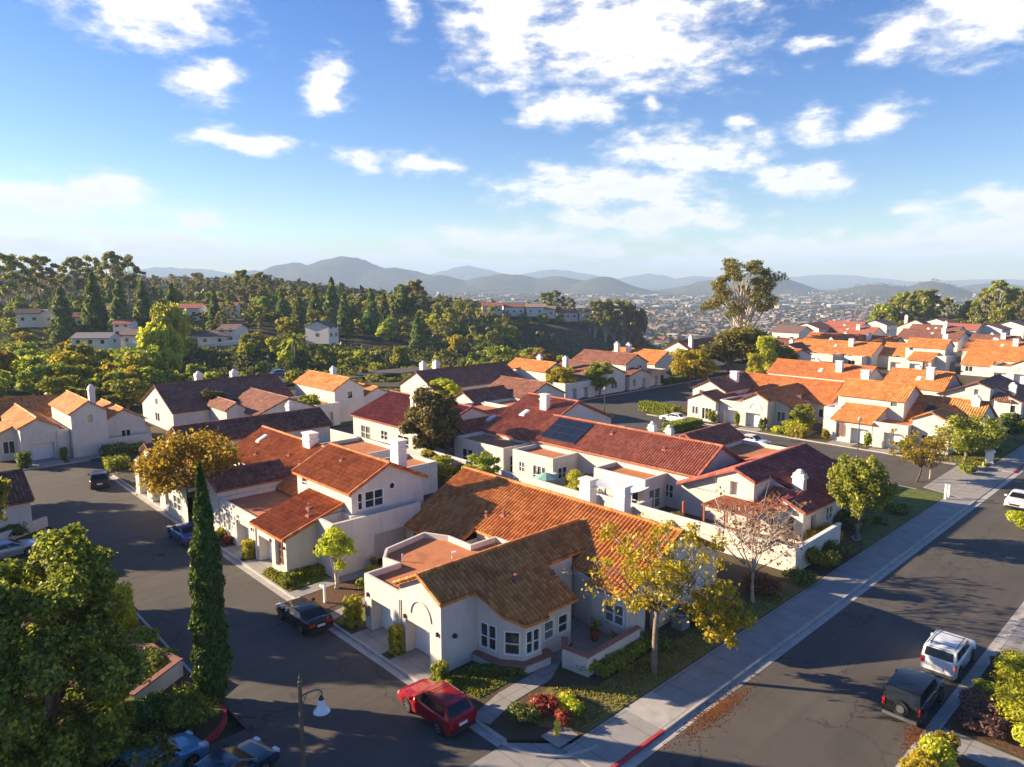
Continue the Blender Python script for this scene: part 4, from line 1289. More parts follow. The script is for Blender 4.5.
def yard(name, poly, mat='yard', z=0.0):
    mb = MB(); mb.prism(poly, -.34, z, bottom=False)
    return struct(name, mb, mat)
KW = .16
yard('yard_ground', [(21.6 + KW, 23.3), (24.8, 20.95), (82.3, 20.95), (82.3, 89.3), (21.6 + KW, 89.3)])
yard('yard_ground', [(97.2 + KW, 26.5), (98.5, 21.1), (159.8, 21.1), (159.8, 69.8), (97.2 + KW, 69.8)])
yard('yard_ground', [(176.2, 21.1), (330, 21.1), (330, 125), (200.2, 125), (200.2, 100.2), (176.2, 100.2)])
yard('yard_ground', [(97.4, 86.8), (199.9, 86.8), (199.9, 112), (97.4, 112)])
yard('yard_ground', [(-30, 99.2), (21.6, 99.2), (21.61, 98.2), (97.2, 98.2), (97.2, 135), (-30, 135)])
yard('yard_ground', [(-40, 33.2)] + [(10.4 + 2.42 * math.cos(R(-90 + 90 * i / 8)), 35.7 + 2.5 * math.sin(R(-90 + 90 * i / 8))) for i in range(9)] + [(12.8, 61.8), (-40, 61.8)])
yard('yard_ground', [(-40, 71.0), (12.0, 71.2), (9.0, 85.8), (-29, 93.8), (-40, 93.8)])
yard('yard_ground', [(20, -35), (330, -35), (330, 7.4), (48.6, 7.4), (48.58, 9.0), (20, 9.02)])
yard('yard_ground', [(-60, 20.95), (-25.2, 20.95), (-25.2, 33.0), (-60, 33)])
yard('traffic_island', [(86.5, 57.0), (94.6, 57.0), (96.0, 58.2), (94.6, 60.6), (86.5, 60.9)])
# small planted island on the left, beside the parked dark car
yard('traffic_island', [(22.2, 89.5), (26.5, 89.5), (26.5, 95.0), (22.2, 95.0)], z=.02)

# sidewalks and kerbs
def strip(name, path, w, z0, z1, mat, side=0.0):
    """a ribbon along path; path is its right-hand edge offset by `side`"""
    mb = MB()
    n = len(path)
    L_, R_ = [], []
    for i in range(n):
        a = path[max(0, i - 1)]; b = path[min(n - 1, i + 1)]
        d = (b[0] - a[0], b[1] - a[1]); l = math.hypot(*d); nrm = (-d[1] / l, d[0] / l)
        R_.append((path[i][0] + nrm[0] * side, path[i][1] + nrm[1] * side))
        L_.append((path[i][0] + nrm[0] * (side + w), path[i][1] + nrm[1] * (side + w)))
    for i in range(n - 1):
        a, b, c, d = R_[i], R_[i + 1], L_[i + 1], L_[i]
        mb.face([(*a, z1), (*b, z1), (*c, z1), (*d, z1)])
        mb.face([(*a, z0), (*b, z0), (*b, z1), (*a, z1)])
        mb.face([(*d, z0), (*c, z0), (*c, z1), (*d, z1)])
    for p, q in ((R_[0], L_[0]), (R_[-1], L_[-1])):
        mb.face([(*p, z0), (*q, z0), (*q, z1), (*p, z1)])
    return struct(name, mb, mat)
def fillet(c, r, a0, a1, n=8):
    return [(c[0] + r * math.cos(R(a0 + (a1 - a0) * i / n)), c[1] + r * math.sin(R(a0 + (a1 - a0) * i / n))) for i in range(n + 1)]

strip('sidewalk', [(23.2, 18.6), (82.0, 18.6)], 2.33, -.3, .006, 'concrete')
strip('sidewalk', [(98.0, 18.6), (159.5, 18.6)], 2.48, -.3, .006, 'concrete')
strip('sidewalk', [(176, 18.6), (330, 18.6)], 2.48, -.3, .006, 'concrete')
strip('sidewalk', [(48.6, 7.42), (330, 7.42)], 1.6, -.3, .006, 'concrete')
strip('kerb', [(23.4, 18.42), (27.9, 18.42)], .17, -.3, .014, 'kerb_red')
strip('kerb', [(27.9, 18.42), (82.0, 18.42)], .17, -.3, .012, 'kerb')
strip('kerb', [(98.0, 18.42), (108.0, 18.42)], .17, -.3, .014, 'kerb_red')
strip('kerb', [(108.0, 18.42), (159.5, 18.42)], .17, -.3, .012, 'kerb')
strip('kerb', [(20, 9.03), (330, 9.03)], .17, -.3, .012, 'kerb')
strip('gutter', [(22.5, 17.9), (159.5, 17.9)], .50, -.3, -.122, 'kerb')
strip('gutter', [(20, 9.22), (330, 9.22)], .45, -.3, -.122, 'kerb')
strip('kerb', [(21.6, 23.3), (21.6, 89.3)], -KW, -.3, .012, 'kerb')
strip('gutter', [(21.15, 23.3), (21.15, 89.3)], -.44, -.3, -.122, 'kerb')
strip('kerb', fillet((24.9, 21.0 + 2.32), 3.3, 180, 265), -KW, -.3, .012, 'kerb')
strip('kerb', [(97.2, 26.5), (97.2, 69.8)], -KW, -.3, .012, 'kerb')
strip('kerb', [(97.2, 26.5), (98.6, 21.1)], -KW, -.3, .016, 'kerb')
strip('kerb', [(82.45, 24.0), (82.45, 89.3)], KW, -.3, .012, 'kerb')
strip('kerb', [(97.4, 86.7), (160, 86.7)], -KW, -.3, .012, 'kerb')
strip('kerb', [(-30, 99.1), (21.6, 99.1)], KW, -.3, .012, 'kerb')
strip('kerb', [(86.4, 56.9), (94.7, 56.9), (96.1, 58.2), (94.7, 60.7), (86.4, 61.0), (86.4, 56.9)], KW, -.3, .012, 'kerb')
strip('kerb', [(12.95, 36.5), (12.95, 61.8)], KW, -.3, .012, 'kerb')
strip('kerb', [(12.95, 36.6)] + fillet((10.4, 35.7), 2.55, 12, -80)[0:], -KW, -.3, .012, 'kerb_red')
strip('kerb', [(8.0, 71.05), (12.1, 71.2), (12.1, 73.8), (9.1, 85.9)], KW, -.3, .012, 'kerb')
# aprons where the alleys meet the street
def patch(name, poly, z, mat, th=.08):
    mb = MB(); mb.prism(poly, z - th, z, bottom=False); return struct(name, mb, mat)
patch('driveway_apron', [(13.0, 18.5), (23.3, 18.5), (24.0, 20.9), (21.7, 23.2), (13.0, 23.2)], -.10, 'concrete')
patch('driveway_apron', [(82.0, 18.5), (98.0, 18.5), (98.4, 21.2), (97.2, 24.0), (84.0, 23.8)], -.10, 'concrete')
patch('kerb_ramp', [(27.9, 18.62), (30.2, 18.62), (30.2, 20.9), (27.9, 20.9)], .012, 'kerb', .02)
# garage forecourts
def drive(u0, v0, u1, v1, z=.01):
    patch('driveway', [(u0, v0), (u1, v0), (u1, v1), (u0, v1)], z, 'concrete', .06)
drive(21.7, 34.3, 23.7, 37.6); drive(21.7, 30.2, 23.7, 33.4)
drive(21.7, 50.6, 23.5, 53.9); drive(21.7, 54.6, 23.5, 57.8)
drive(21.7, 76.0, 22.4, 79.6); drive(21.7, 71.6, 22.4, 75.0)
drive(97.3, 50.2, 100.6, 53.5); drive(97.3, 54.4, 100.6, 57.4)
drive(97.3, 36.8, 100.5, 40.0); drive(97.3, 31.2, 100.5, 34.6)
for u0, u1 in ((15.2, 19.0), (19.6, 23.1)):
    patch('driveway', [(u0, 99.3), (u1, 99.3), (u1, 103.2), (u0, 103.2)], .01, 'concrete', .06)
for u0, u1 in ((119.5, 122.5), (123.3, 126.5)):
    patch('driveway', [(u0, 86.9), (u1, 86.9), (u1, 87.8), (u0, 87.8)], .01, 'concrete', .06)
# garden paths
def path_strip(pts, w=1.15):
    strip('garden_path', pts, w, -.05, .02, 'concrete', -w / 2)
path_strip([(21.8, 25.3), (24.2, 25.9), (27.0, 26.0), (28.8, 26.9), (29.9, 27.0)])
path_strip([(21.8, 45.4), (25.0, 45.6), (29.5, 45.0), (30.2, 45.0)], 1.2)
path_strip([(21.8, 40.6), (25.5, 41.3), (27.5, 42.8), (29.5, 43.6)], .9)
path_strip([(58.5, 24.2), (62, 22.6), (66, 22.0)], .9)
path_strip([(37.3, 9.0), (37.2, 6.0), (36.6, -2.0)], 1.7)
path_strip([(97.5, 44.2), (104, 44.6)], 1.1)

# darker resurfaced patches and a manhole
mh = MB(); mh.lathe([(0, 0), (.38, 0), (.38, -.01)], (17.6, 60.2, -.122), 18)
tag(mh.build('manhole_cover', 'asphalt_patch'), 'round iron manhole cover in the alley asphalt', 'manhole cover')
# rust coloured litter of leaves in the gutter
def leaf_litter(name, label, cx, cy, rx, ry, n, z=-.125, mat='leaf_rust', ang=0):
    mb = MB(); r = random.Random(int(cx * 10))
    for i in range(n):
        t = r.uniform(0, 2 * PI); q = abs(r.gauss(0, .5))
        x, y = rx * q * math.cos(t), ry * q * math.sin(t)
        x, y = x * math.cos(ang) - y * math.sin(ang), x * math.sin(ang) + y * math.cos(ang)
        p = (cx + x, cy + y); s = r.uniform(.03, .07); a = r.uniform(0, PI)
        c_, s_ = math.cos(a) * s, math.sin(a) * s
        mb.face([(p[0] - c_, p[1] - s_, z + .004), (p[0] + s_, p[1] - c_, z + .02), (p[0] + c_, p[1] + s_, z + .006), (p[0] - s_, p[1] + c_, z + .015)])
    o = mb.build(name, mat); tag(o, label, 'fallen leaves', kind='stuff')
leaf_litter('fallen_leaves', 'rust coloured fallen leaves along the kerb ramp', 31.5, 17.6, 4.2, .8, 1500)
leaf_litter('fallen_leaves', 'brown fallen leaves by the kerb under the yellow tree', 22.6, 62.5, 1.6, 5.0, 600, .01)
leaf_litter('fallen_leaves', 'fallen leaves in the gutter beside the black off road car', 36.5, 9.8, 1.8, .6, 500)
leaf_litter('fallen_leaves', 'scattered yellow leaves on the lawn around the pale trunk', 32.0, 22.6, 5, 1.7, 900, .03)

# lawns and beds
def bed(name, poly, mat, z=.03):
    patch(name, poly, z, mat, .05)
bed('lawn', [(25.0, 21.0), (52.0, 21.0), (52, 22.6), (36.5, 23.0), (33.5, 23.4), (28.4, 23.2), (26.6, 25.0), (24.7, 24.7), (23.6, 23.0)], 'lawn_dry')
bed('lawn', [(23.0, 26.8), (27.0, 26.9), (27.3, 26.6), (25.6, 28.4), (25.3, 29.6), (23.6, 29.8), (22.6, 28.6)], 'lawn')
bed('lawn', [(21.9, 38.4), (24.8, 38.7), (24.8, 39.6), (25.6, 40.5), (22.0, 39.9)], 'lawn')
bed('mulch_bed', [(22.2, 41.8), (25.5, 42.2), (27.0, 43.6), (26.0, 44.8), (22.2, 44.6)], 'mulch')
bed('lawn', [(22.0, 46.3), (25.2, 46.2), (25.1, 48.3), (22.6, 48.3), (22.3, 50.0), (22.0, 50.0)], 'lawn')
bed('lawn', [(60, 21.0), (82.2, 21.0), (82.2, 30), (76, 30), (72.5, 24.3), (66, 23.8)], 'lawn')
bed('lawn', [(98.0, 26.0), (98.8, 21.3), (112, 21.3), (112, 25), (104, 29.2), (98.4, 29.4)], 'lawn')
bed('lawn', [(98.5, 21.3), (159, 21.3), (159, 28), (130, 28), (113, 23.6), (112.1, 21.4)], 'lawn', .026)
bed('lawn', [(97.5, 44.9), (99.6, 44.9), (99.6, 49.6), (97.5, 49.6)], 'lawn')
bed('lawn', [(97.5, 64), (98.4, 64), (98.4, 69.6), (97.5, 69.6)], 'lawn')
bed('lawn', [(54.5, 96.4), (97, 96.6), (97, 98.6), (54.5, 98.9)], 'lawn')
bed('mulch_bed', [(58.0, 21.0), (60, 21.0), (64, 24.4), (57.8, 24.8)], 'mulch')
bed('mulch_bed', [(38.4, 8.95), (38.4, -6), (60, -6), (60, 7.3), (48.5, 7.3), (48.5, 8.95)], 'mulch')
bed('mulch_bed', [(20.2, 8.95), (36.0, 8.95), (34.5, -6), (20.2, -6)], 'mulch')
bed('mulch_bed', [(22.0, 58.2), (22.3, 58.2), (22.3, 71), (22.0, 71)], 'mulch')
bed('mulch_bed', [(-5, 33.4), (10.6, 33.5), (12.2, 35.0), (12.65, 36.8), (12.7, 61), (-5, 61)], 'mulch')

def scatter_grass(name, label, poly, n, h=.09, mat='leaf_green', z=.03, w=.05):
    """turf blades over a lawn so that its edge and top are not clean"""
    xs = [p[0] for p in poly]; ys = [p[1] for p in poly]
    r = random.Random(int(xs[0] * 31 + n))
    mb = MB(); k = 0
    def inside(x, y):
        c = False
        for i in range(len(poly)):
            (x1, y1), (x2, y2) = poly[i], poly[i - 1]
            if (y1 > y) != (y2 > y) and x < (x2 - x1) * (y - y1) / (y2 - y1) + x1: c = not c
        return c
    while k < n:
        x, y = r.uniform(min(xs), max(xs)), r.uniform(min(ys), max(ys))
        if not inside(x, y): k += .2; continue
        if fbm(x * 1.1, y * 1.1, 3) < r.uniform(-1.0, .7): k += .5; continue
        k += 1
        a = r.uniform(0, PI); c_, s_ = math.cos(a) * w, math.sin(a) * w
        dx, dy = r.uniform(-.05, .05), r.uniform(-.05, .05); hh = h * r.uniform(.5, 1.3)
        mb.face([(x - c_, y - s_, z), (x + c_, y + s_, z), (x + c_ * .4 + dx, y + s_ * .4 + dy, z + hh), (x - c_ * .4 + dx, y - s_ * .4 + dy, z + hh)])
    o = mb.build(name, mat); tag(o, label, 'grass', kind='stuff')
scatter_grass('grass', 'sunlit rough turf between the front villa and the sidewalk', [(24.4, 22.6), (25.2, 21.1), (48, 21.1), (48, 22.6), (33.5, 23.3), (28.6, 23.2), (26.6, 24.9)], 5200, .09, 'leaf_euc')
scatter_grass('grass', 'short turf beside the red car', [(23.0, 26.9), (27.0, 27.0), (25.4, 29.5), (23.6, 29.6), (22.7, 28.5)], 2200, .09, 'leaf_euc')
scatter_grass('grass', 'clipped turf below the two storey villa wall', [(22.0, 46.3), (25.0, 46.3), (25.0, 48.1), (22.2, 49.8)], 2000, .09, 'leaf_green')
scatter_grass('grass', 'bright lawn turf at the corner by the white utility box', [(98.2, 26), (98.9, 21.4), (112, 21.4), (110, 25), (104, 29), (98.5, 29)], 4000, .12, 'leaf_euc')
# ------------------------------------------------------------------ foliage meshes
def leaf_mesh(name, clusters, leaf, seed, mat, elong=1.7, shell=.55, droop=0.0, up=0.0):
    """clusters: (x, y, z, rx, ry, rz, count). one small folded face per leaf"""
    g = np.random.default_rng(seed)
    P_ = []; S_ = []
    for c in clusters:
        n = int(c[6])
        d = g.normal(size=(n, 3)); d /= np.linalg.norm(d, axis=1)[:, None] + 1e-9
        r = (g.random(n) * (1 - shell) + shell) ** .8
        r *= 1 + .22 * np.sin(d[:, 0] * 5 + c[0] * 3) * np.cos(d[:, 2] * 4 + c[1] * 2)
        p = d * r[:, None] * np.array(c[3:6]) + np.array(c[:3])
        P_.append(p); S_.append(d)
    p = np.concatenate(P_); d0 = np.concatenate(S_)
    n = len(p)
    nm = d0 * 1.1 + g.normal(size=(n, 3)) * .62 + np.array((0, 0, .25))
    nm /= np.linalg.norm(nm, axis=1)[:, None] + 1e-9
    h = g.normal(size=(n, 3)); h[:, 2] += (-droop + up) * 2
    a = h - nm * np.sum(h * nm, axis=1)[:, None]
    a /= np.linalg.norm(a, axis=1)[:, None] + 1e-9
    b = np.cross(nm, a)
    s = leaf * (.6 + .8 * g.random(n))[:, None]
    A = a * s * elong * .5; B = b * s * .5
    v = np.empty((n, 4, 3), dtype=np.float32)
    v[:, 0] = p - A; v[:, 1] = p + B; v[:, 2] = p + A; v[:, 3] = p - B
    v = v.reshape(-1, 3)
    me = bpy.data.meshes.new(name)
    me.vertices.add(len(v)); me.vertices.foreach_set('co', v.ravel())
    me.loops.add(n * 4); me.loops.foreach_set('vertex_index', np.arange(n * 4, dtype=np.int32))
    me.polygons.add(n); me.polygons.foreach_set('loop_start', np.arange(0, n * 4, 4, dtype=np.int32))
    me.polygons.foreach_set('loop_total', np.full(n, 4, dtype=np.int32))
    me.update(calc_edges=True)
    me.materials.append(M[mat])
    return me

def trunk_mesh(name, limbs, mat, n=7):
    mb = MB()
    for pts, rad in limbs:
        mb.tube(pts, rad, n)
    me = bpy.data.meshes.new(name)
    me.from_pydata(mb.v, [], mb.f)
    me.polygons.foreach_set('use_smooth', [True] * len(me.polygons))
    me.materials.append(M[mat]); me.update()
    return me

def limb(p, q, r0, r1, r, k=6, bow=.12, sag=0.0):
    p = np.array(p, float); q = np.array(q, float)
    Ln = np.linalg.norm(q - p)
    off = np.array([r.uniform(-1, 1), r.uniform(-1, 1), r.uniform(-.3, .8)]) * Ln * bow
    pts, rad = [], []
    for i in range(k + 1):
        t = i / k
        x = p + (q - p) * t + off * math.sin(PI * t) + np.array([0, 0, -sag * t * t * Ln])
        pts.append(tuple(x)); rad.append(r0 + (r1 - r0) * t ** .8)
    return pts, rad

def tree_meshes(kind, seed, H, W, leaf, dens, lmat, bmat, trunk_h=.3, nclump=22):
    """returns (trunk mesh, crown mesh); H height, W crown width"""
    r = random.Random(seed)
    limbs = []; cl = []
    top = H
    if kind == 'round':
        th = H * trunk_h
        limbs.append(limb((0, 0, -.2), (r.uniform(-.1, .1) * W * .3, r.uniform(-.1, .1) * W * .3, th * 1.25), .035 * H + .03, .022 * H + .02, r, 6, .05))
        base = limbs[0][0][-1]
        for i in range(nclump):
            t = r.uniform(0, 2 * PI); q = math.sqrt(r.random()) * .5
            zf = r.random()
            z = th + (H - th) * (.12 + .74 * zf)
            wz = math.sin(PI * (.18 + .72 * zf)) ** .7
            c = (W * q * wz * math.cos(t), W * q * wz * math.sin(t), z)
            rr = W * r.uniform(.13, .22)
            cl.append((*c, rr, rr, rr * .75, dens))
            if i % 2 == 0:
                k = r.randint(3, 6)
                limbs.append(limb(limbs[0][0][k], c, .013 * H, .004 * H, r, 5, .12))
    elif kind == 'euc':
        th = H * trunk_h
        main = limb((0, 0, -.3), (W * .05, W * .03, H * .62), .028 * H, .013 * H, r, 9, .05)
        limbs.append(main)
        for i in range(nclump):
            t = 2 * PI * (i * .382 + r.uniform(-.05, .05)); zf = (i + .5) / nclump
            z = th + (H - th) * (.15 + .82 * zf)
            q = W * .5 * (.35 + .65 * math.sin(PI * min(1, .25 + zf * .7))) * r.uniform(.35, 1.0)
            c = (q * math.cos(t), q * math.sin(t), z)
            k = min(9, int(2 + 7 * zf))
            lb = limb(main[0][k], c, .011 * H * (1.2 - .6 * zf), .0035 * H, r, 6, .16)
            limbs.append(lb)
            rr = W * r.uniform(.075, .135)
            cl.append((*c, rr, rr, rr * .55, dens))
            cl.append((c[0] + r.uniform(-1, 1) * rr * 1.3, c[1] + r.uniform(-1, 1) * rr * 1.3, c[2] - rr * .4, rr * .7, rr * .7, rr * .4, dens * .5))
    elif kind == 'cone':
        limbs.append(([(0, 0, -.3), (0, 0, H * .5), (0, 0, H * .97)], [.022 * H, .014 * H, .004 * H]))
        nl = nclump
        for i in range(nl):
            f = (i + .3) / nl
            z = H * (.10 + .88 * f)
            rr = W * .5 * (1 - f) ** .8 * r.uniform(.85, 1.15) + .03 * W
            m_ = max(2, int(6 * (1 - f)) + 1)
            for j in range(m_):
                t = 2 * PI * (j / m_) + i * 1.3 + r.uniform(-.3, .3)
                q = rr * .62
                cl.append((q * math.cos(t), q * math.sin(t), z - rr * .12, rr * .5, rr * .5, H / nl * .9, dens * (.35 + .65 * (1 - f))))
                if i % 3 == 0: limbs.append(limb((0, 0, z), (q * math.cos(t), q * math.sin(t), z - .1 * rr), .004 * H, .002 * H, r, 3, .03))
    elif kind == 'column':
        limbs.append(([(0, 0, -.2), (0, 0, H * .9)], [.016 * H, .004 * H]))
        for i in range(nclump):
            f = (i + .5) / nclump
            rr = W * .5 * (min(1, (f + .12) * 4) ** .6) * (1 - f ** 2.6) ** .9 + .02 * W
            for j in range(5):
                t = 2 * PI * j / 5 + i * .9
                q = rr * .46 * r.uniform(.55, 1.5)
                cl.append((q * math.cos(t), q * math.sin(t), H * (.02 + .97 * f) + r.uniform(-.2, .2), rr * .56, rr * .56, H / nclump * 1.5, dens * (.3 + rr / W * 1.4)))
    elif kind == 'vase':       # upright feathery crown on a short trunk
        th = H * trunk_h
        main = limb((0, 0, -.2), (0, 0, th), .03 * H, .024 * H, r, 4, .03)
        limbs.append(main)
        for i in range(nclump):
            t = i * 2.4; f = (i + .5) / nclump
            q = W * .5 * math.sqrt(f) * r.uniform(.8, 1.1)
            z = H * (1 - .35 * f * f) * r.uniform(.9, 1.0)
            c = (q * math.cos(t), q * math.sin(t), z)
            limbs.append(limb((0, 0, th * .95), c, .012 * H, .003 * H, r, 6, .06))
            for s_ in (.55, .75, .93):
                rr = W * .10
                cl.append((c[0] * s_, c[1] * s_, th + (c[2] - th) * s_, rr, rr, rr * 1.3, dens / 2))
    me_t = trunk_mesh('trunk', limbs, bmat)
    me_c = leaf_mesh('crown', cl, leaf, seed, lmat, up=(.5 if kind in ('column', 'vase') else 0.0), shell=(.35 if kind != 'column' else .7))
    return me_t, me_c

def plant(name, meshes, x, y, z, rz=0.0, s=1.0, label=None, cat='tree', group=None, parts=('trunk', 'crown')):
    root = empty(name, (x, y, z), rz, label, cat, group)
    root.scale = (s, s, s) if not hasattr(s, '__len__') else s
    for pn, me in zip(parts, meshes):
        if me is None: continue
        o = bpy.data.objects.new(pn, me); COL.objects.link(o); o.parent = root
    return root

def shrub_mesh(seed, w, d, h, leaf, n, mat, boxy=False):
    r = random.Random(seed); cl = []
    if boxy:
        nx = max(2, int(w / .5)); ny = max(2, int(d / .5)); nz = max(2, int(h / .5))
        for i in range(nx):
            for j in range(ny):
                for k in range(nz):
                    x = (i + .5) / nx - .5; y = (j + .5) / ny - .5
                    cl.append((x * w, y * d, h * (k + .5) / nz, w / nx * .62, d / ny * .62, h / nz * .6, n / (nx * ny * nz)))
    else:
        m_ = 9
        for i in range(m_):
            t = 2 * PI * i / m_ + r.uniform(-.3, .3); q = r.uniform(.1, .34) if i else 0
            rr = r.uniform(.2, .3)
            cl.append((w * q * math.cos(t), d * q * math.sin(t), h * r.uniform(.35, .68), w * rr, d * rr, h * .33, n / m_))
    return leaf_mesh('foliage', cl, leaf, seed, mat, shell=.45)

def shrub(label, u, v, w, h, mat='leaf_green', seed=1, d=None, leaf=.11, n=None, boxy=False, name='shrub', z=0.0, rz=0.0, group=None):
    d = d or w
    n = n or int(650 * (w * d) ** .5 * max(.6, h) * (.11 / leaf) ** 1.3 + 250)
    me = shrub_mesh(seed, w, d, h, leaf, n, mat, boxy)
    mb = MB(); r = random.Random(seed)
    for i in range(4):
        mb.tube([(r.uniform(-.05, .05), r.uniform(-.05, .05), -.1), (r.uniform(-.25, .25) * w, r.uniform(-.25, .25) * d, h * .6)], [.03, .012], 5)
    ms = bpy.data.meshes.new('stem'); ms.from_pydata(mb.v, [], mb.f); ms.materials.append(M['bark_dark'])
    return plant(name, (ms, me), u, v, z, rz, 1.0, label, 'hedge' if name == 'hedge' else 'shrub', group, ('stem', 'foliage'))

# ================= near trees, each its own meshes =================
def big_left_tree():
    r = random.Random(5)
    limbs = []; cl = []
    stems = [((0, 0, -.3), (-1.6, 1.2, 8.4)), ((.4, -.3, -.3), (1.8, -.8, 8.0)), ((-.5, -.2, -.3), (-2.2, -1.6, 7.2)), ((.2, .4, -.3), (.4, 2.4, 8.8)), ((.1, -.4, -.3), (-.2, -2.6, 7.0))]
    for p, q in stems:
        limbs.append(limb(p, q, .22, .07, r, 8, .05))
    for i in range(230):
        t = r.uniform(0, 2 * PI); zf = r.random() ** .85
        z = .9 + 8.9 * zf
        wz = math.sin(PI * min(.97, .16 + .74 * zf)) ** .55
        q = math.sqrt(r.uniform(.25, 1.0)) * 5.1 * wz * (1 + .15 * math.sin(3 * t))
        c = (q * math.cos(t), q * math.sin(t), z + .5 * math.cos(2 * t))
        rr = r.uniform(.55, 1.0)
        cl.append((*c, rr, rr, rr * .8, 700))
        if i % 3 == 0:
            st = limbs[r.randint(0, 4)]
            limbs.append(limb(st[0][min(8, max(2, int(zf * 8)))], c, .05, .015, r, 5, .1))
    me = leaf_mesh('crown', cl, .135, 5, 'leaf_big', shell=.3)
    mt = trunk_mesh('trunk', limbs, 'bark')
    plant('leafy_tree', (mt, me), 4.6, 36.6, 0, .4, 1.0, 'big many stemmed green tree filling the lower left corner of the photo')
M['leaf_big'] = mat_leaf('big_tree_leaves', (0.079, 0.109, 0.013), (0.190, 0.217, 0.023), (0.582, 0.528, 0.051), .45)
big_left_tree()
# the trees that stand just outside the left edge and throw shade on the alley
oak = tree_meshes('round', 31, 11, 9, .42, 420, 'leaf_green', 'bark', .28, 26)
plant('leafy_tree', oak, 3.3, 59.9, 0, 0, (.84, .84, 1.13), 'green tree standing just beyond the left edge by the alley')
plant('leafy_tree', oak, 2.6, 83.5, 0, 2.1, (1.05, 1.05, 1.1), 'green tree outside the left edge, farther up the alley')
plant('leafy_tree', oak, 6.0, 89.0, 0, .4, (.75, .75, .85), 'smaller green tree outside the left edge behind the low villa')
# Italian cypress
cyp = tree_meshes('column', 7, 12.6, 2.05, .15, 780, 'leaf_cypress', 'bark_dark', nclump=34)
plant('cypress_tree', cyp, 12.75, 36.3, 0, .5, (.80, .80, 1.0), 'tall narrow dark green cypress standing alone beside the alley')
# golden tree over the long garage villa
gold = tree_meshes('round', 12, 8.6, 9.6, .22, 260, 'leaf_gold', 'bark', .34, 34)
gx, gy = ground(188, 522)
plant('golden_tree', gold, gx + .6, gy, 0, .7, (.95, .95, .98), 'golden leaved street tree in front of the long garage villa')
# young lime-yellow tree by the porch
yt = tree_meshes('round', 21, 4.6, 3.0, .15, 170, 'leaf_lime', 'bark_pale', .38, 16)
plant('street_tree', yt, 24.6, 44.3, 0, 0, (1, 1, 1.0), 'young lime green tree on a thin pale trunk before the walled balcony')

def yellow_spreading():
    """wide, half bare yellow tree in front of the corner villa"""
    r = random.Random(44); limbs = []; cl = []; tw = []
    main = limb((0, 0, -.2), (.25, .1, 3.6), .19, .14, r, 6, .06); limbs.append(main)
    top = main[0][-1]
    fwd = (math.cos(TH), math.sin(TH)); rt = (math.sin(TH), -math.cos(TH))
    targets = [(-4.6, 1.5, 6.0), (-3.4, -1.0, 6.6), (-2.2, 2.2, 7.4), (-.8, -.6, 7.6), (.6, 2.0, 7.6), (1.8, -.8, 6.8), (3.0, 1.0, 6.0), (3.7, -.6, 4.8), (-3.0, 3.0, 6.8), (-1.6, -2.0, 5.8), (3.2, 2.4, 6.4), (1.0, 3.4, 7.0), (-4.9, -.4, 5.3)]
    for k, (x, y, z) in enumerate(targets):
        x = x * .78 + .45
        q = (rt[0] * x + fwd[0] * y, rt[1] * x + fwd[1] * y, z)
        lb = limb(top, q, .085, .02, r, 7, .14); limbs.append(lb)
        for j in range(13):
            a = lb[0][r.randint(2, 7)]
            e = (a[0] + r.uniform(-1.5, 1.5), a[1] + r.uniform(-1.5, 1.5), a[2] + r.uniform(-.4, 1.0))
            limbs.append(limb(a, e, .022, .006, r, 4, .12))
            m_ = 62 if r.random() < .42 else 9
            cl.append((*e, .62, .62, .42, m_ * .8))
    # the drooping mass on the right
    for j in range(26):
        x = r.uniform(2.2, 4.9); y = r.uniform(-1.3, .9); z = 4.9 - (x - 1.5) * .25 - r.random() ** 1.3 * 2.6
        e = (rt[0] * x + fwd[0] * y, rt[1] * x + fwd[1] * y, z)
        limbs.append(limb((e[0] * .75, e[1] * .75, min(5.2, z + 1.6)), e, .02, .005, r, 4, .1))
        cl.append((*e, .42, .42, .45, 120))
    me = leaf_mesh('crown', cl, .145, 44, 'leaf_yellow', shell=.1, droop=.5)
    plant('yellow_tree', (trunk_mesh('trunk', limbs, 'bark'), me), 31.9, 21.9, 0, 0, 1.0, 'wide half bare yellow tree with pale trunk in front of the corner villa')
yellow_spreading()

def bare_tree(u, v, seed, H, W, label, leaves=0, lmat='leaf_yellow', tm='bark_pale'):
    r = random.Random(seed); limbs = []; cl = []
    main = limb((0, 0, -.2), (r.uniform(-.3, .3), r.uniform(-.3, .3), H * .3), .05 * W ** .5, .035 * W ** .5, r, 5, .1); limbs.append(main)
    top = main[0][-1]
    for k in range(9):
        t = k * 2.4; q = (W * .38 * math.cos(t), W * .38 * math.sin(t), H * r.uniform(.6, .92))
        lb = limb(top, q, .055, .018, r, 6, .15); limbs.append(lb)
        for j in range(9):
            a = lb[0][r.randint(2, 6)]
            e = (a[0] + r.uniform(-.22, .22) * W, a[1] + r.uniform(-.22, .22) * W, a[2] + r.uniform(-.05, .2) * H)
            l2 = limb(a, e, .02, .008, r, 4, .14); limbs.append(l2)
            for i in range(5):
                b = l2[0][r.randint(1, 4)]
                f = (b[0] + r.uniform(-.1, .1) * W, b[1] + r.uniform(-.1, .1) * W, b[2] + r.uniform(-.06, .12) * H)
                limbs.append(([b, f], [.008, .004]))
            cl.append((*e, .5, .5, .4, leaves))
    me = leaf_mesh('crown', cl, .16, seed, lmat, shell=.2) if leaves else leaf_mesh('crown', [(c[0], c[1], c[2], .5, .5, .4, 9) for c in cl], .12, seed, 'leaf_twig')
    plant('bare_tree', (trunk_mesh('trunk', limbs, tm, 5), me), u, v, 0, 0, 1.0, label)
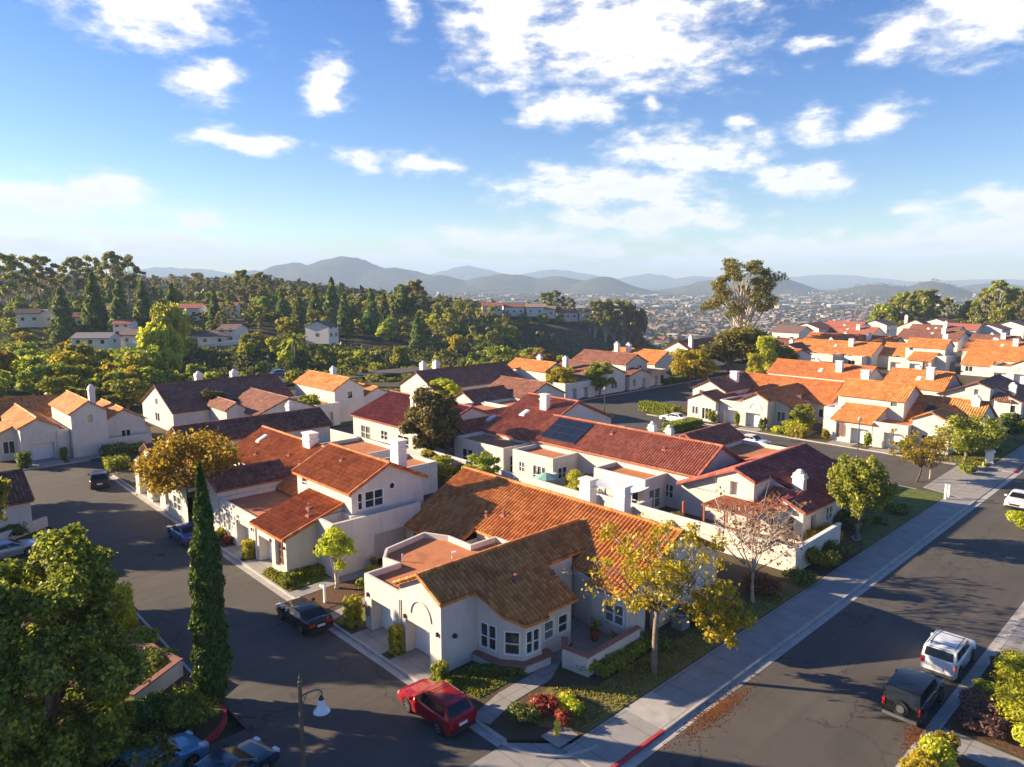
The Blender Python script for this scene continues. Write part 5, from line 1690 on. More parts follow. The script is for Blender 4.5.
bare_tree(44.2, 22.4, 3, 7.6, 7.6, 'nearly bare tree with pale twigs beside the cream patio wall', 4, 'leaf_rust')
bare_tree(48.6, 24.6, 9, 5.6, 6.0, 'small bare tree with grey twigs between patio wall and street', 5, 'leaf_rust')
bare_tree(86.0, 25.1, 15, 5.0, 6.2, 'low spreading tree with dark trunk and thin yellow crown at the alley mouth', 34, 'leaf_yellow', 'bark_dark')
bare_tree(88.2, 24.4, 16, 3.6, 3.4, 'small bare shrub like tree right beside the alley mouth tree', 0)
vase = tree_meshes('vase', 51, 7.2, 5.6, .17, 300, 'leaf_euc', 'bark', .2, 26)
plant('street_tree', vase, 62.2, 22.4, 0, 0, 1.0, 'upright olive green street tree beside the crimson roofed tower villa')
la = tree_meshes('round', 61, 5.6, 7.4, .2, 240, 'leaf_euc', 'bark', .26, 26)
plant('lawn_tree', la, 99.8, 23.9, 0, 0, 1.0, 'olive coloured lawn tree left of the white utility box')
la2 = tree_meshes('round', 62, 4.6, 5.2, .2, 200, 'leaf_green', 'bark', .2, 18)
plant('lawn_tree', la2, 106, 25.5, 0, 0, 1.0, 'dark green rounded tree behind the olive lawn tree')
plant('lawn_tree', la2, 112, 25.5, 0, 2, .9, 'dark rounded tree in shade at the right edge lawn')
mg = tree_meshes('round', 71, 9.4, 6.4, .24, 520, 'leaf_magnolia', 'bark_dark', .12, 40)
mx_, my_ = ground(432, 462)
plant('magnolia_tree', mg, mx_, my_, 0, 0, (1, 1, 1.02), 'dense dark magnolia tree between the crimson roof and the red roofs')
x, y = ground(213, 425); plant('magnolia_tree', mg, x, y, 0, 1.2, .62, 'brownish magnolia in front of the broad brown roof')
x, y = ground(238, 424); plant('magnolia_tree', mg, x, y, 0, 2.2, .45, 'small olive tree right of the brownish magnolia')
gr = tree_meshes('round', 81, 7.0, 6.0, .26, 230, 'leaf_green', 'bark', .24, 24)
lm = tree_meshes('round', 82, 7.0, 6.0, .26, 230, 'leaf_lime', 'bark', .2, 24)
yl = tree_meshes('round', 83, 7.0, 6.4, .26, 230, 'leaf_yellow', 'bark', .25, 24)
ru = tree_meshes('round', 84, 7.0, 7.0, .30, 230, 'leaf_rust', 'bark', .2, 24)
dk = tree_meshes('round', 85, 7.0, 6.4, .28, 260, 'leaf_dark', 'bark', .15, 26)
eu = tree_meshes('round', 86, 7.0, 6.4, .28, 230, 'leaf_euc', 'bark', .25, 26)
def at(meshes, px, py, top, label, base_h=7.0, name='tree', wide=1.0, rz=0.0):
    """tree whose foot shows at (px, py) and whose tip shows at row `top`, on the flat ground"""
    u, v = ground(px, py)
    X, Y = cam_xy(u, v)
    h = (py - top) / F * Y * 1.02
    s = h / base_h
    plant(name, meshes, u, v, 0, rz or px * .37, (s * wide, s * wide, s), label)
at(gr, 310, 425, 394, 'small dark green tree before the narrow two storey villa', name='leafy_tree')
at(gr, 600, 396, 362, 'round green street tree in front of the brown gable roof', name='leafy_tree')
at(yl, 563, 398, 366, 'yellow green tree left of the round street tree', name='yellow_tree')
at(yl, 688, 388, 348, 'bright yellow tree before the broad orange roof at the far bend', name='yellow_tree', wide=1.2)
at(gr, 803, 432, 404, 'green tree at the bay window of the twin garage villa', name='leafy_tree')
at(lm, 431, 382 + 95, 448, 'lime coloured small tree beside the magnolia', name='leafy_tree')
at(lm, 445, 483, 455, 'lime green bush tree right under the magnolia', name='leafy_tree', wide=1.4)
at(ru, 470, 480, 462, 'rust coloured bush beside the lime green bush tree', name='leafy_tree', wide=1.6)
at(gr, 484, 486, 452, 'green garden tree in the patio below the red roofs', name='leafy_tree', wide=1.2)
at(gr, 172, 420, 402, 'green tree beside the pale gable of the brown roof', name='leafy_tree', wide=1.4)
at(ru, 232 - 65, 408, 398, 'orange tinged tree at the pale gable of the brown roof', name='leafy_tree', wide=1.3)
at(yl, 143, 410, 388, 'golden round tree left of the pale gable', name='yellow_tree', wide=1.3)
at(lm, 447, 408, 378, 'yellow green tree before the dark roofed villa with two round chimneys', name='leafy_tree', wide=1.6)
at(gr, 900 + 55, 398, 380, 'green tree below the two storey white villa in the back row', name='leafy_tree')
at(lm, 766, 366 + 14, 335, 'tall thin green tree right of the eucalyptus trunk', name='leafy_tree', wide=.8)
at(lm, 754, 384, 352, 'slim lime green tree under the eucalyptus', name='leafy_tree', wide=.7)
at(yl, 786, 372, 346, 'golden tree at the left end of the long orange ridge', name='yellow_tree')
at(dk, 1016, 440, 412, 'dark tree in the shade at the right edge', name='leafy_tree', wide=1.3)
at(dk, 985, 436, 418, 'dark rounded tree left of the right edge, behind the lawn', name='leafy_tree', wide=1.4)
at(eu, 936, 430, 408, 'thin olive tree above the lawn before the striped orange roof', name='leafy_tree')

# the tall eucalyptus standing alone
eut = tree_meshes('euc', 91, 30, 25, .42, 260, 'leaf_euc', 'bark_pale', .40, 30)
ex, ey = bearing(744, 214)
plant('eucalyptus_tree', eut, ex, ey, -1.5, 1.0, (.98, .98, 1.0), 'tall lone eucalyptus with pale forked trunk rising above the horizon')
at(eu, 728, 376, 330, 'yellow green lower tree at the foot of the tall eucalyptus, left', name='leafy_tree', wide=1.5)
at(eu, 752, 372, 328, 'green lower tree at the foot of the tall eucalyptus, right', name='leafy_tree', wide=1.3)

# palm
def palm(px, py, top, label):
    u, v = ground(px, py); X, Y = cam_xy(u, v)
    H = (py - top) / F * Y; r = random.Random(px)
    limbs = [([(0, 0, -.3), (0, 0, H * .8)], [.3, .22])]
    mb = MB()
    for i in range(26):
        t = i * 2.4; el = r.uniform(-.5, 1.1); Ln = H * .42
        pts = [(Ln * s * math.cos(t) * math.cos(el * (1 - .4 * s)), Ln * s * math.sin(t) * math.cos(el * (1 - .4 * s)), H * .82 + Ln * (s * math.sin(el) - .55 * s * s)) for s in (0, .25, .5, .75, 1)]
        for a, b in zip(pts, pts[1:]):
            w = Ln * .10
            n_ = (-math.sin(t) * w, math.cos(t) * w)
            mb.face([(a[0] + n_[0], a[1] + n_[1], a[2] - .3 * w), a, b, (b[0] + n_[0], b[1] + n_[1], b[2] - .3 * w)])
            mb.face([(a[0] - n_[0], a[1] - n_[1], a[2] - .3 * w), a, b, (b[0] - n_[0], b[1] - n_[1], b[2] - .3 * w)])
    me = bpy.data.meshes.new('crown'); me.from_pydata(mb.v, [], mb.f); me.materials.append(M['leaf_green'])
    plant('palm_tree', (trunk_mesh('trunk', limbs, 'bark'), me), u, v, tz(u, v) + .3, 0, 1, label, parts=('trunk', 'crown'))
palm(322, 374, 348, 'palm tree with drooping fronds behind the small orange roof')
palm(295, 352, 318, 'palm tree standing on the far side of the canyon')
palm(240, 368, 346, 'short palm on the canyon bank')
palm(342, 386, 364, 'small palm between the narrow villa and the green trees')

# ================= hedges and shrubs =================
SH = [
    (24.2 - 1.7, 33.75, .75, 1.75, 'leaf_lime', 'clipped lime green shrub between the two white garage doors'),
    (22.6, 29.6, .8, 1.0, 'leaf_green', 'round topped green shrub at the corner of the front villa'),
    (22.4, 28.9, 1.0, .45, 'leaf_lime', 'low lime shrub against the corner below the round topped one'),
    (22.5, 38.6, 1.0, 1.9, 'leaf_lime', 'bright green shrub left of the flat roofed garage'),
    (22.4, 54.3, .8, 1.5, 'leaf_lime', 'yellow green shrub between the two storey villa garages'),
    (22.3, 70.6, .8, 1.9, 'leaf_lime', 'narrow lime shrub beside the far garage of the long villa'),
    (22.4, 66.5, 1.3, .9, 'leaf_green', 'round dark shrub below the golden tree'),
    (22.4, 64.0, 1.5, .7, 'leaf_green', 'low spreading shrub beside the round dark shrub'),
    (22.6, 60.4, 1.4, .9, 'leaf_yellow', 'yellow shrub at the foot of the golden tree'),
    (22.5, 58.6, 1.0, .8, 'leaf_red', 'red leaved shrub before the pale wall near the cypress'),
    (27.6, 44.2, 1.6, 1.1, 'leaf_lime', 'light green shrub right of the young lime tree'),
    (26.0, 42.9, 1.2, .8, 'leaf_green', 'green shrub on the bark bed by the white post'),
    (28.6, 42.2, 1.8, 1.2, 'leaf_green', 'broad green shrub against the flat roofed garage side'),
    (24.6, 23.5, 1.5, 1.1, 'leaf_red', 'red leaved shrub on the corner lawn'),
    (25.7, 22.6, 1.5, .95, 'leaf_lime', 'round lime shrub between the red one and the sidewalk'),
    (24.6, 22.1, 1.1, .85, 'leaf_red', 'small red and green shrub behind the hydrant'),
    (26.3, 23.3, 1.2, .6, 'leaf_rust', 'rust coloured low shrub on the corner lawn'),
    (23.4, 23.9, 1.9, .8, 'leaf_dark', 'dark green mound shrub at the corner by the alley mouth'),
    (29.2, 24.5, 1.4, .9, 'leaf_green', 'green shrub below the patio wall corner'),
    (31.0, 24.0, 2.4, .8, 'leaf_green', 'hedge like shrub along the patio wall'),
    (34.5, 23.6, 2.2, .8, 'leaf_dark', 'dark shrub below the villa gable by the air conditioner'),
    (38.8, 24.0, 2.6, 1.1, 'leaf_dark', 'dark bush at the far corner of the front villa'),
    (42.4, 24.3, 3.0, 1.4, 'leaf_dark', 'dark bush left of the bare tree'),
    (46.5, 23.0, 3.0, 1.2, 'leaf_rust', 'brown bush under the bare tree'),
    (50.0, 21.9, 2.4, 1.0, 'leaf_dark', 'dark low bush by the sidewalk below the cream patio wall'),
    (53.6, 22.2, 3.2, 1.6, 'leaf_green', 'green bush by the corner of the cream patio wall'),
    (56.6, 22.0, 3.0, 1.3, 'leaf_dark', 'dark bush left of the upright street tree'),
    (60.2, 24.0, 2.2, 1.6, 'leaf_gold', 'orange green shrub against the tower villa'),
    (58.4, 24.2, 1.8, 1.3, 'leaf_gold', 'second orange shrub nearer the patio wall'),
    (72.5, 22.6, 2.6, .9, 'leaf_dark', 'dark low shrub on the shaded lawn'),
    (68.0, 22.4, 1.3, .6, 'leaf_dark', 'small dark shrub in the middle of the shaded lawn'),
    (65.0, 24.0, 3.6, 1.5, 'leaf_dark', 'dark bush beside the upright street tree'),
    (52.0, 33.6, 3.0, 2.0, 'leaf_green', 'leafy bush behind the cream patio wall'),
    (52.5, 46.0, 2.2, 2.4, 'leaf_lime', 'bright bushy plant between the two flat roofed rooms'),
    (54.8, 48.0, 2.4, 2.6, 'leaf_lime', 'tall leafy plant by the corner of the left flat roofed room'),
    (56.6, 47.6, 1.8, 2.0, 'leaf_red', 'magenta flowering shrub against the red roofed row'),
    (57.2, 46.2, 1.8, 2.2, 'leaf_green', 'green shrub right of the magenta one'),
    (22.9, 92.4, 2.6, 1.4, 'leaf_green', 'round green shrub on the island by the dark parked car'),
    (24.6, 98.9, 2.6, 1.5, 'leaf_dark', 'dark shrub before the two storey villa with round chimney'),
    (27.5, 99.8, 2.2, 1.0, 'leaf_green', 'low green shrub below the cream parapet at the left'),
    (15.0, 100.6, 1.4, 1.8, 'leaf_dark', 'dark shrub left of the left edge garages'),
    (19.4, 101.6, 1.0, 1.7, 'leaf_dark', 'dark clipped shrub between the two left edge garages'),
    (23.6, 101.8, 1.6, 1.4, 'leaf_dark', 'dark shrub right of the left edge garages'),
    (98.6, 49.8, 1.2, 2.2, 'leaf_dark', 'clipped dark shrub at the corner of the twin garages'),
    (98.6, 54.1, .9, 2.4, 'leaf_green', 'narrow clipped shrub between the twin garages'),
    (99.0, 58.4, 2.0, 2.2, 'leaf_green', 'green shrub left of the twin garages'),
    (98.6, 47.0, 3.0, 1.2, 'leaf_lime', 'light flowering shrub along the kerb right of the twin garages'),
    (98.6, 44.6, 2.2, 1.3, 'leaf_lime', 'second light shrub by the kerb before the stepped roofs'),
    (101.5, 46.0, 3.4, 1.6, 'leaf_lime', 'clipped bright hedge shrub before the small green tree'),
    (99.4, 40.9, 1.2, 1.7, 'leaf_lime', 'small lime shrub beside the left garage of the stepped villa'),
    (98.4, 35.0, 1.0, 2.2, 'leaf_green', 'clipped shrub between the stepped villa garages'),
    (98.4, 30.4, 1.4, 2.0, 'leaf_green', 'green shrub right of the stepped villa garages'),
    (93.6, 21.6 + .5, 1.8, .9, 'leaf_green', 'low shrub beside the yellow hydrant at the lawn corner'),
    (96.4, 22.6, 2.0, .9, 'leaf_green', 'low bush below the white utility box'),
]
for i, (u, v, w, h, mt, lb) in enumerate(SH):
    big = (u < 60 and v < 60)
    shrub(lb, u, v, w, h, mt, 200 + i, leaf=(.09 if big else .17), boxy=i in (0, 1, 3, 4, 5, 37, 38, 39, 40, 47, 48), n=(int(2600 * w * w * h) if i in (0, 1, 3, 4, 5) else None))
def hedge(label, u0, v0, u1, v1, h, w, mat='leaf_green', seed=1, leaf=.1):
    Ln = math.hypot(u1 - u0, v1 - v0)
    shrub(label, (u0 + u1) / 2, (v0 + v1) / 2, Ln, h, mat, seed, d=w, leaf=leaf, boxy=True, name='hedge', rz=math.atan2(v1 - v0, u1 - u0), n=int(Ln * w * h * 2600 * (.1 / leaf) ** 2) + 300)
hedge('clipped low hedge along the two storey villa wall', 22.2, 48.0, 26.2, 47.6, .6, 1.0, 'leaf_green', 401)
hedge('low hedge following the kerb before the arched red window', 22.1, 50.2, 22.1, 46.8, .55, .7, 'leaf_green', 402)
hedge('dark hedge below the bay window ledge', 24.2, 28.9, 26.6, 26.9, .5, .6, 'leaf_dark', 403)
hedge('low hedge under the patio wall of the front villa', 29.3, 23.75, 34.0, 23.9, .6, .7, 'leaf_green', 404)
hedge('clipped hedge along the kerb beyond the white sedan', 99.3, 65.0, 100.0, 72.6, 1.6, 2.4, 'leaf_green', 405, .16)
hedge('hedge of mixed bushes on the planted island before the white sedan', 87.3, 58.9, 94.5, 58.4, 1.3, 2.0, 'leaf_green', 406, .16)
hedge('long hedge behind the small orange roof at the canyon edge', 58, 114, 96, 109, 1.7, 2.0, 'leaf_dark', 408, .3)
hedge('shaded hedge before the houses at the far bend', 128, 87.6, 137, 88.0, 1.2, 1.6, 'leaf_dark', 409, .25)
hedge('hedge in shade behind the lawn at the right edge', 104, 27.5, 112, 25.4, 2.0, 2.2, 'leaf_green', 410, .18)

# right foreground planting
RF = [
    (45.4, 7.2, 3.4, 1.7, 'leaf_lime', 'yellow green mound shrub above the parked cars at lower right'),
    (41.8, 6.0, 3.6, 2.0, 'leaf_lime', 'large bright green shrub in the lower right bed'),
    (39.4, 7.6, 2.2, .9, 'leaf_pink', 'pink flowering ground shrub beside the lower right path'),
    (41.2, 8.0, 2.4, .8, 'leaf_pink', 'rusty pink flowering shrub by the kerb at lower right'),
    (48.4, 5.8, 3.6, 2.4, 'leaf_green', 'dark green shrub at the right edge of the photo'),
    (39.4, 5.2, 2.4, 1.3, 'leaf_lime', 'bright shrub at the bottom right corner'),
    (43.2, 8.2, 1.6, .7, 'leaf_green', 'low shrub beside the parked black off road car'),
    (46.6, 8.1, 1.8, .9, 'leaf_rust', 'rust tinted shrub between kerb and yellow green mound'),
    (32.6, 8.3, 1.7, 1.8, 'leaf_yellow', 'yellow feathery shrub at the bottom edge, left one'),
    (33.9, 8.2, 1.6, 1.9, 'leaf_lime', 'lime feathery shrub at the bottom edge, middle one'),
    (35.4, 8.3, 1.4, 1.4, 'leaf_yellow', 'yellow feathery shrub at the bottom edge nearest the path'),
    (30.9, 8.2, 1.3, .9, 'leaf_pink', 'small pink flowering shrub at the bottom edge'),
    (50.5, 5.0, 3.0, 2.6, 'leaf_lime', 'tall lime shrub cut by the right edge'),
]
for i, (u, v, w, h, mt, lb) in enumerate(RF):
    shrub(lb, u, v, w, h, mt, 300 + i, leaf=.10, n=int(1500 * w * h))
for i, (u, v, w, h, mt, lb) in enumerate([(11.6, 41.5, 2.4, 1.3, 'leaf_dark', 'dark shrub between the cypress and the walled patio'), (11.2, 34.9, 1.7, .8, 'leaf_dark', 'dark shrub on the red kerbed corner'),
      (9.6, 36.6, 3.0, 1.4, 'leaf_dark', 'dark shrub below the walled patio'), (11.8, 44.6, 2.0, 1.4, 'leaf_green', 'green shrub beyond the walled patio'), (11.2, 47.4, 2.6, 3.6, 'leaf_lime', 'bright yellow green bush leaning out over the alley'),
      (11.6, 66.0 - 4.6, 2.0, 1.6, 'leaf_dark', 'dark shrub beside the blue car driveway'), (9.5, 73.2, 3.0, 1.2, 'leaf_dark', 'dark shrub below the short cream garden wall')]):
    shrub(lb, u, v, w, h, mt, 330 + i, leaf=.12, n=int(900 * w * h))
ux, uy = ground(150, 772)
shrub('olive bush with loose twigs in front of the light blue car', ux, uy, 3.0, 2.1, 'leaf_big', 352, leaf=.12, n=2600)
ux, uy = ground(186, 722)
shrub('dark bush between the light blue car and the walled patio', ux, uy, 3.4, 1.5, 'leaf_green', 353, leaf=.12, n=2600)
ux, uy = ground(1018, 527)
shrub('yellow green shrub cut by the right edge beside the white car', ux, uy - .4, 2.6, 1.6, 'leaf_lime', 351, leaf=.14)

# ================= far side of the canyon and the wooded hill =================
far_protos = {
    'pine': [tree_meshes('cone', 501 + i, 13, 6.0, .55, 110, 'leaf_conifer', 'bark_dark', nclump=15) for i in range(2)],
    'dark': [tree_meshes('round', 511 + i, 10, 8.5, .55, 110, 'leaf_dark', 'bark_dark', .15, 24) for i in range(2)],
    'green': [tree_meshes('round', 521 + i, 10, 8.5, .55, 110, 'leaf_green', 'bark', .2, 24) for i in range(2)],
    'euc': [tree_meshes('euc', 531 + i, 17, 11, .6, 70, 'leaf_euc', 'bark_pale', .3, 22) for i in range(3)],
    'lime': [tree_meshes('round', 541, 8, 7.0, .5, 110, 'leaf_lime', 'bark', .2, 22)],
    'rust': [tree_meshes('round', 551, 9, 8.5, .55, 100, 'leaf_rust', 'bark', .2, 24)],
    'yellow': [tree_meshes('round', 561, 8, 7.0, .5, 100, 'leaf_gold', 'bark', .2, 22)],
}
FH = {'pine': 13, 'dark': 10, 'green': 10, 'euc': 17, 'lime': 8, 'rust': 9, 'yellow': 8}
FN = {'pine': ('pine_tree', 'dark pointed pine'), 'dark': ('leafy_tree', 'dense dark green tree'), 'green': ('leafy_tree', 'mid green rounded tree'), 'euc': ('eucalyptus_tree', 'loose olive green eucalyptus'),
      'lime': ('leafy_tree', 'bright yellow green tree'), 'rust': ('leafy_tree', 'brownish rust coloured tree'), 'yellow': ('leafy_tree', 'golden leaved tree')}
rf = random.Random(77)
def far_tree(kind, px, D, h=None, where='', grp=None, dz=0.0):
    u, v = bearing(px, D)
    me = rf.choice(far_protos[kind])
    h = h or FH[kind] * rf.uniform(.75, 1.2)
    s = h / FH[kind]; w = s * rf.uniform(.85, 1.2)
    nm, d = FN[kind]
    plant(nm, me, u, v, tz(u, v) - .3 + dz, rf.uniform(0, 6.28), (w, w, s), d + ' ' + where, 'tree', grp or ('%ss %s' % (d, where)))
def D_top(px, top, D):
    """height of a tree at distance D whose tip shows at row `top`"""
    u, v = bearing(px, D)
    return CAMH - (top - 281) / F * D - tz(u, v) + .3
def far_top(kind, px, top, D, label):
    u, v = bearing(px, D); h = max(3, D_top(px, top, D))
    me = rf.choice(far_protos[kind]); s = h / FH[kind]
    w = min(s, 1.5) if kind != 'pine' else s * .9
    plant(FN[kind][0], me, u, v, tz(u, v) - .3, rf.uniform(0, 6.28), (w, w, s), label)
# named skyline trees, left to right
far_top('euc', 12, 254, 330, 'tall eucalyptus at the left end of the skyline')
far_top('euc', 30, 257, 345, 'second tall eucalyptus from the left on the skyline')
far_top('euc', 46, 256, 380, 'airy eucalyptus third from the left on the skyline')
far_top('euc', 78, 257, 370, 'airy eucalyptus left of the tallest skyline clump')
far_top('euc', 92, 256, 390, 'thin eucalyptus beside the tallest skyline clump')
far_top('euc', 118, 252, 360, 'broad eucalyptus forming the tallest clump on the left skyline')
far_top('euc', 130, 256, 380, 'eucalyptus right half of the tallest skyline clump')
for i, (px, top, D) in enumerate([(64, 284, 255), (96, 272, 262), (122, 280, 258), (145, 280, 270), (174, 283, 262), (216, 290, 280), (333, 277, 330), (316, 283, 300), (345, 292, 285), (300, 292, 290), (372, 288, 300), (385, 292, 310), (283, 288, 320)]):
    far_top('pine', px, top, D, ['dark pointed pine by the leftmost white houses', 'tallest dark pine on the left', 'dark pine right of the tallest pine', 'narrow dark pine before the hillside houses', 'broad dark pine right of the hillside houses', 'dark pine above the low white row', 'pointed pine breaking the skyline below the blue mountain', 'pine left of the skyline pine', 'pine right of the skyline pine', 'shorter pine at the left of the pine group', 'blue green pine at the right of the pine group', 'last pine at the right of the pine group', 'pine at the left rim of the pine group'][i])
far_top('lime', 168, 298, 200, 'large yellow green tree leaning over the canyon at the left')
far_top('lime', 158, 318, 195, 'lower yellow green tree beside the large one at the canyon')
far_top('euc', 245, 270, 360, 'eucalyptus rising above the wood left of the mountain')
far_top('euc', 262, 272, 370, 'eucalyptus right before the blue mountain')
far_top('euc', 415, 280, 330, 'wide topped eucalyptus in the middle of the skyline')
far_top('dark', 402, 284, 325, 'dark crown left of the wide topped eucalyptus')
for i, (px, top, D) in enumerate([(545, 292, 420), (556, 290, 420), (568, 297, 430)]):
    far_top('euc', px, top, D, ['left', 'middle', 'right'][i] + ' one of three dark crowned trees standing above the pale far houses')
for i, (px, top, D) in enumerate([(595, 300, 400), (606, 299, 400), (616, 299, 405), (625, 301, 400), (636, 303, 400)]):
    far_top('euc' if i < 4 else 'rust', px, top, D, ['first', 'second', 'third', 'fourth', 'brownish fifth'][i] + ' tree from the left in the clump at the end of the far bank')
# the general wood
def wood_mass(name, label, n, px0, px1, d0, d1, h):
    cl = []; r = random.Random(n + int(d1))
    for i in range(n):
        px = r.uniform(px0, px1); D = d0 + (d1 - d0) * r.random() ** .9
        u, v = bearing(px, D); z = tz(u, v); hh = h * r.uniform(.6, 1.25); w = hh * r.uniform(.32, .5)
        for j in range(7):
            t = r.uniform(0, 6.28); q = w * r.uniform(0, .7); f = r.uniform(.25, .95)
            rr = w * r.uniform(.35, .55) * (1.15 - f * .4)
            cl.append((u + q * math.cos(t), v + q * math.sin(t), z + hh * f - rr * .3, rr, rr, rr * .85, 50))
    me = leaf_mesh(name, cl, .75, n, 'leaf_wood')
    o = bpy.data.objects.new(name, me); COL.objects.link(o); tag(o, label, 'woods', kind='stuff')
M['leaf_wood'] = mat_leaf('woodland_leaves', (0.115, 0.130, 0.024), (0.243, 0.228, 0.036), (0.486, 0.368, 0.061), .35)
def wood(n, px0, px1, d0, d1, kinds, where, hs=1.0):
    for i in range(n):
        px = rf.uniform(px0, px1); D = d0 + (d1 - d0) * rf.random() ** .8
        k = rf.choice(kinds)
        far_tree(k, px, D, FH[k] * rf.uniform(.7, 1.15) * hs * (.62 if k == 'euc' else 1), where)
wood(48, -30, 300, 236, 420, ['green', 'lime', 'euc', 'pine', 'green', 'lime', 'yellow'], 'in the wood on the left hill', 1.0)
wood_mass('wooded_crest', 'woods covering the crest of the left hill', 150, -60, 275, 420, 640, 10)
wood(48, 255, 560, 250, 420, ['green', 'lime', 'euc', 'pine', 'dark', 'lime', 'yellow'], 'in the wood below the blue mountain', 1.0)
wood_mass('wooded_rim', 'woods along the rim below the blue mountain', 150, 230, 560, 350, 620, 8)
wood_mass('hillside_woods', 'dense trees filling the hillside between the houses', 190, -60, 520, 265, 420, 8)
wood(20, 520, 660, 395, 450, ['dark', 'green', 'euc', 'dark'], 'on the far bank', .8)
wood(30, -30, 150, 150, 172, ['lime', 'lime', 'lime', 'green', 'yellow'], 'in the canyon at the left', 1.05)
wood(22, -30, 160, 172, 215, ['lime', 'green', 'lime', 'lime'], 'on the canyon side at the left', 1.15)
wood(26, -30, 190, 212, 234, ['green', 'lime', 'lime', 'green', 'yellow'], 'before the white houses on the left hill', .8)
wood(26, 245, 520, 216, 246, ['green', 'dark', 'lime', 'lime'], 'before the hillside houses in the middle', .8)
wood(24, 140, 480, 160, 200, ['green', 'yellow', 'dark', 'green', 'lime'], 'on the canyon floor', .7)
wood(22, 350, 480, 168, 215, ['green', 'yellow', 'lime', 'euc'], 'behind the dark roofed villa with two round chimneys', .9)
wood(26, 470, 600, 190, 250, ['rust', 'green', 'rust', 'dark', 'lime'], 'rising behind the thin orange roofs', 1.15)
wood(16, 600, 690, 225, 300, ['green', 'dark', 'lime'], 'on the slope beyond the far bend', .7)
wood(14, 780, 880, 275, 320, ['lime', 'green', 'dark', 'lime'], 'behind the farthest orange roof', .85)
for i, (px, top, D) in enumerate([(885, 300, 330), (893, 296, 335), (902, 292, 330), (915, 286, 340), (925, 289, 345), (945, 297, 350), (968, 298, 340), (984, 288, 330), (996, 280, 325), (1008, 283, 330), (1020, 290, 320), (975, 305, 300), (1000, 305, 295), (1024, 306, 290)]):
    far_top('euc' if i % 3 else 'green', px, top, D, 'big tree number %s from the left behind the right hand roofs' % ['one', 'two', 'three', 'four', 'five', 'six', 'seven', 'eight', 'nine', 'ten', 'eleven', 'twelve', 'thirteen', 'fourteen'][i] if i < 11 else ['leafy tree under the tallest right hand tree, left', 'leafy tree under the tallest right hand tree, middle', 'leafy tree at the right edge under the tallest trees'][i - 11])
wood(22, 880, 1060, 300, 350, ['green', 'euc', 'yellow', 'green', 'dark'], 'behind the right hand roofs', .9)

wood(30, -30, 150, 118, 150, ['lime', 'green', 'yellow', 'green'], 'just behind the left edge villas', .62)
wood(12, 150, 300, 150, 160, ['green', 'dark', 'lime'], 'beside the back street', .5)
# scrub that covers the canyon sides
def scrub():
    g = np.random.default_rng(5); cl = []
    r = random.Random(9)
    for i in range(5200):
        px = r.uniform(-60, 700); D = r.uniform(156, 262 if px < 430 else 400)
        u, v = bearing(px, D); z = tz(u, v)
        if z > -.6 and D < 200: continue
        w = r.uniform(1.0, 2.8)
        cl.append((u, v, z + w * .25, w, w, w * .6, 26))
    me = leaf_mesh('canyon_scrub', cl, .75, 3, 'leaf_dark')
    o = bpy.data.objects.new('canyon_scrub', me); COL.objects.link(o)
    tag(o, 'dark green scrub covering the canyon slopes', 'scrub', kind='stuff')
    cl = []
    for i in range(15000):
        px = r.uniform(200, 1080); D = 420 + 3000 * r.random() ** 1.7
        if px > 560 and D < 480: continue
        u, v = bearing(px, D); z = tz(u, v)
        w = r.uniform(2.5, 6) * (1 + D / 3500)
        cl.append((u, v, z + w * .5, w, w, w * .8, 11))
    me = leaf_mesh('valley_woods', cl, 3.0, 4, 'leaf_valley')
    o = bpy.data.objects.new('valley_woods', me); COL.objects.link(o)
    tag(o, 'trees spread through the suburb on the valley floor', 'woods', kind='stuff')
M['leaf_valley'] = mat_leaf('valley_trees', (0.040, 0.060, 0.016), (0.081, 0.097, 0.023), (0.150, 0.141, 0.035), .15)
scrub()
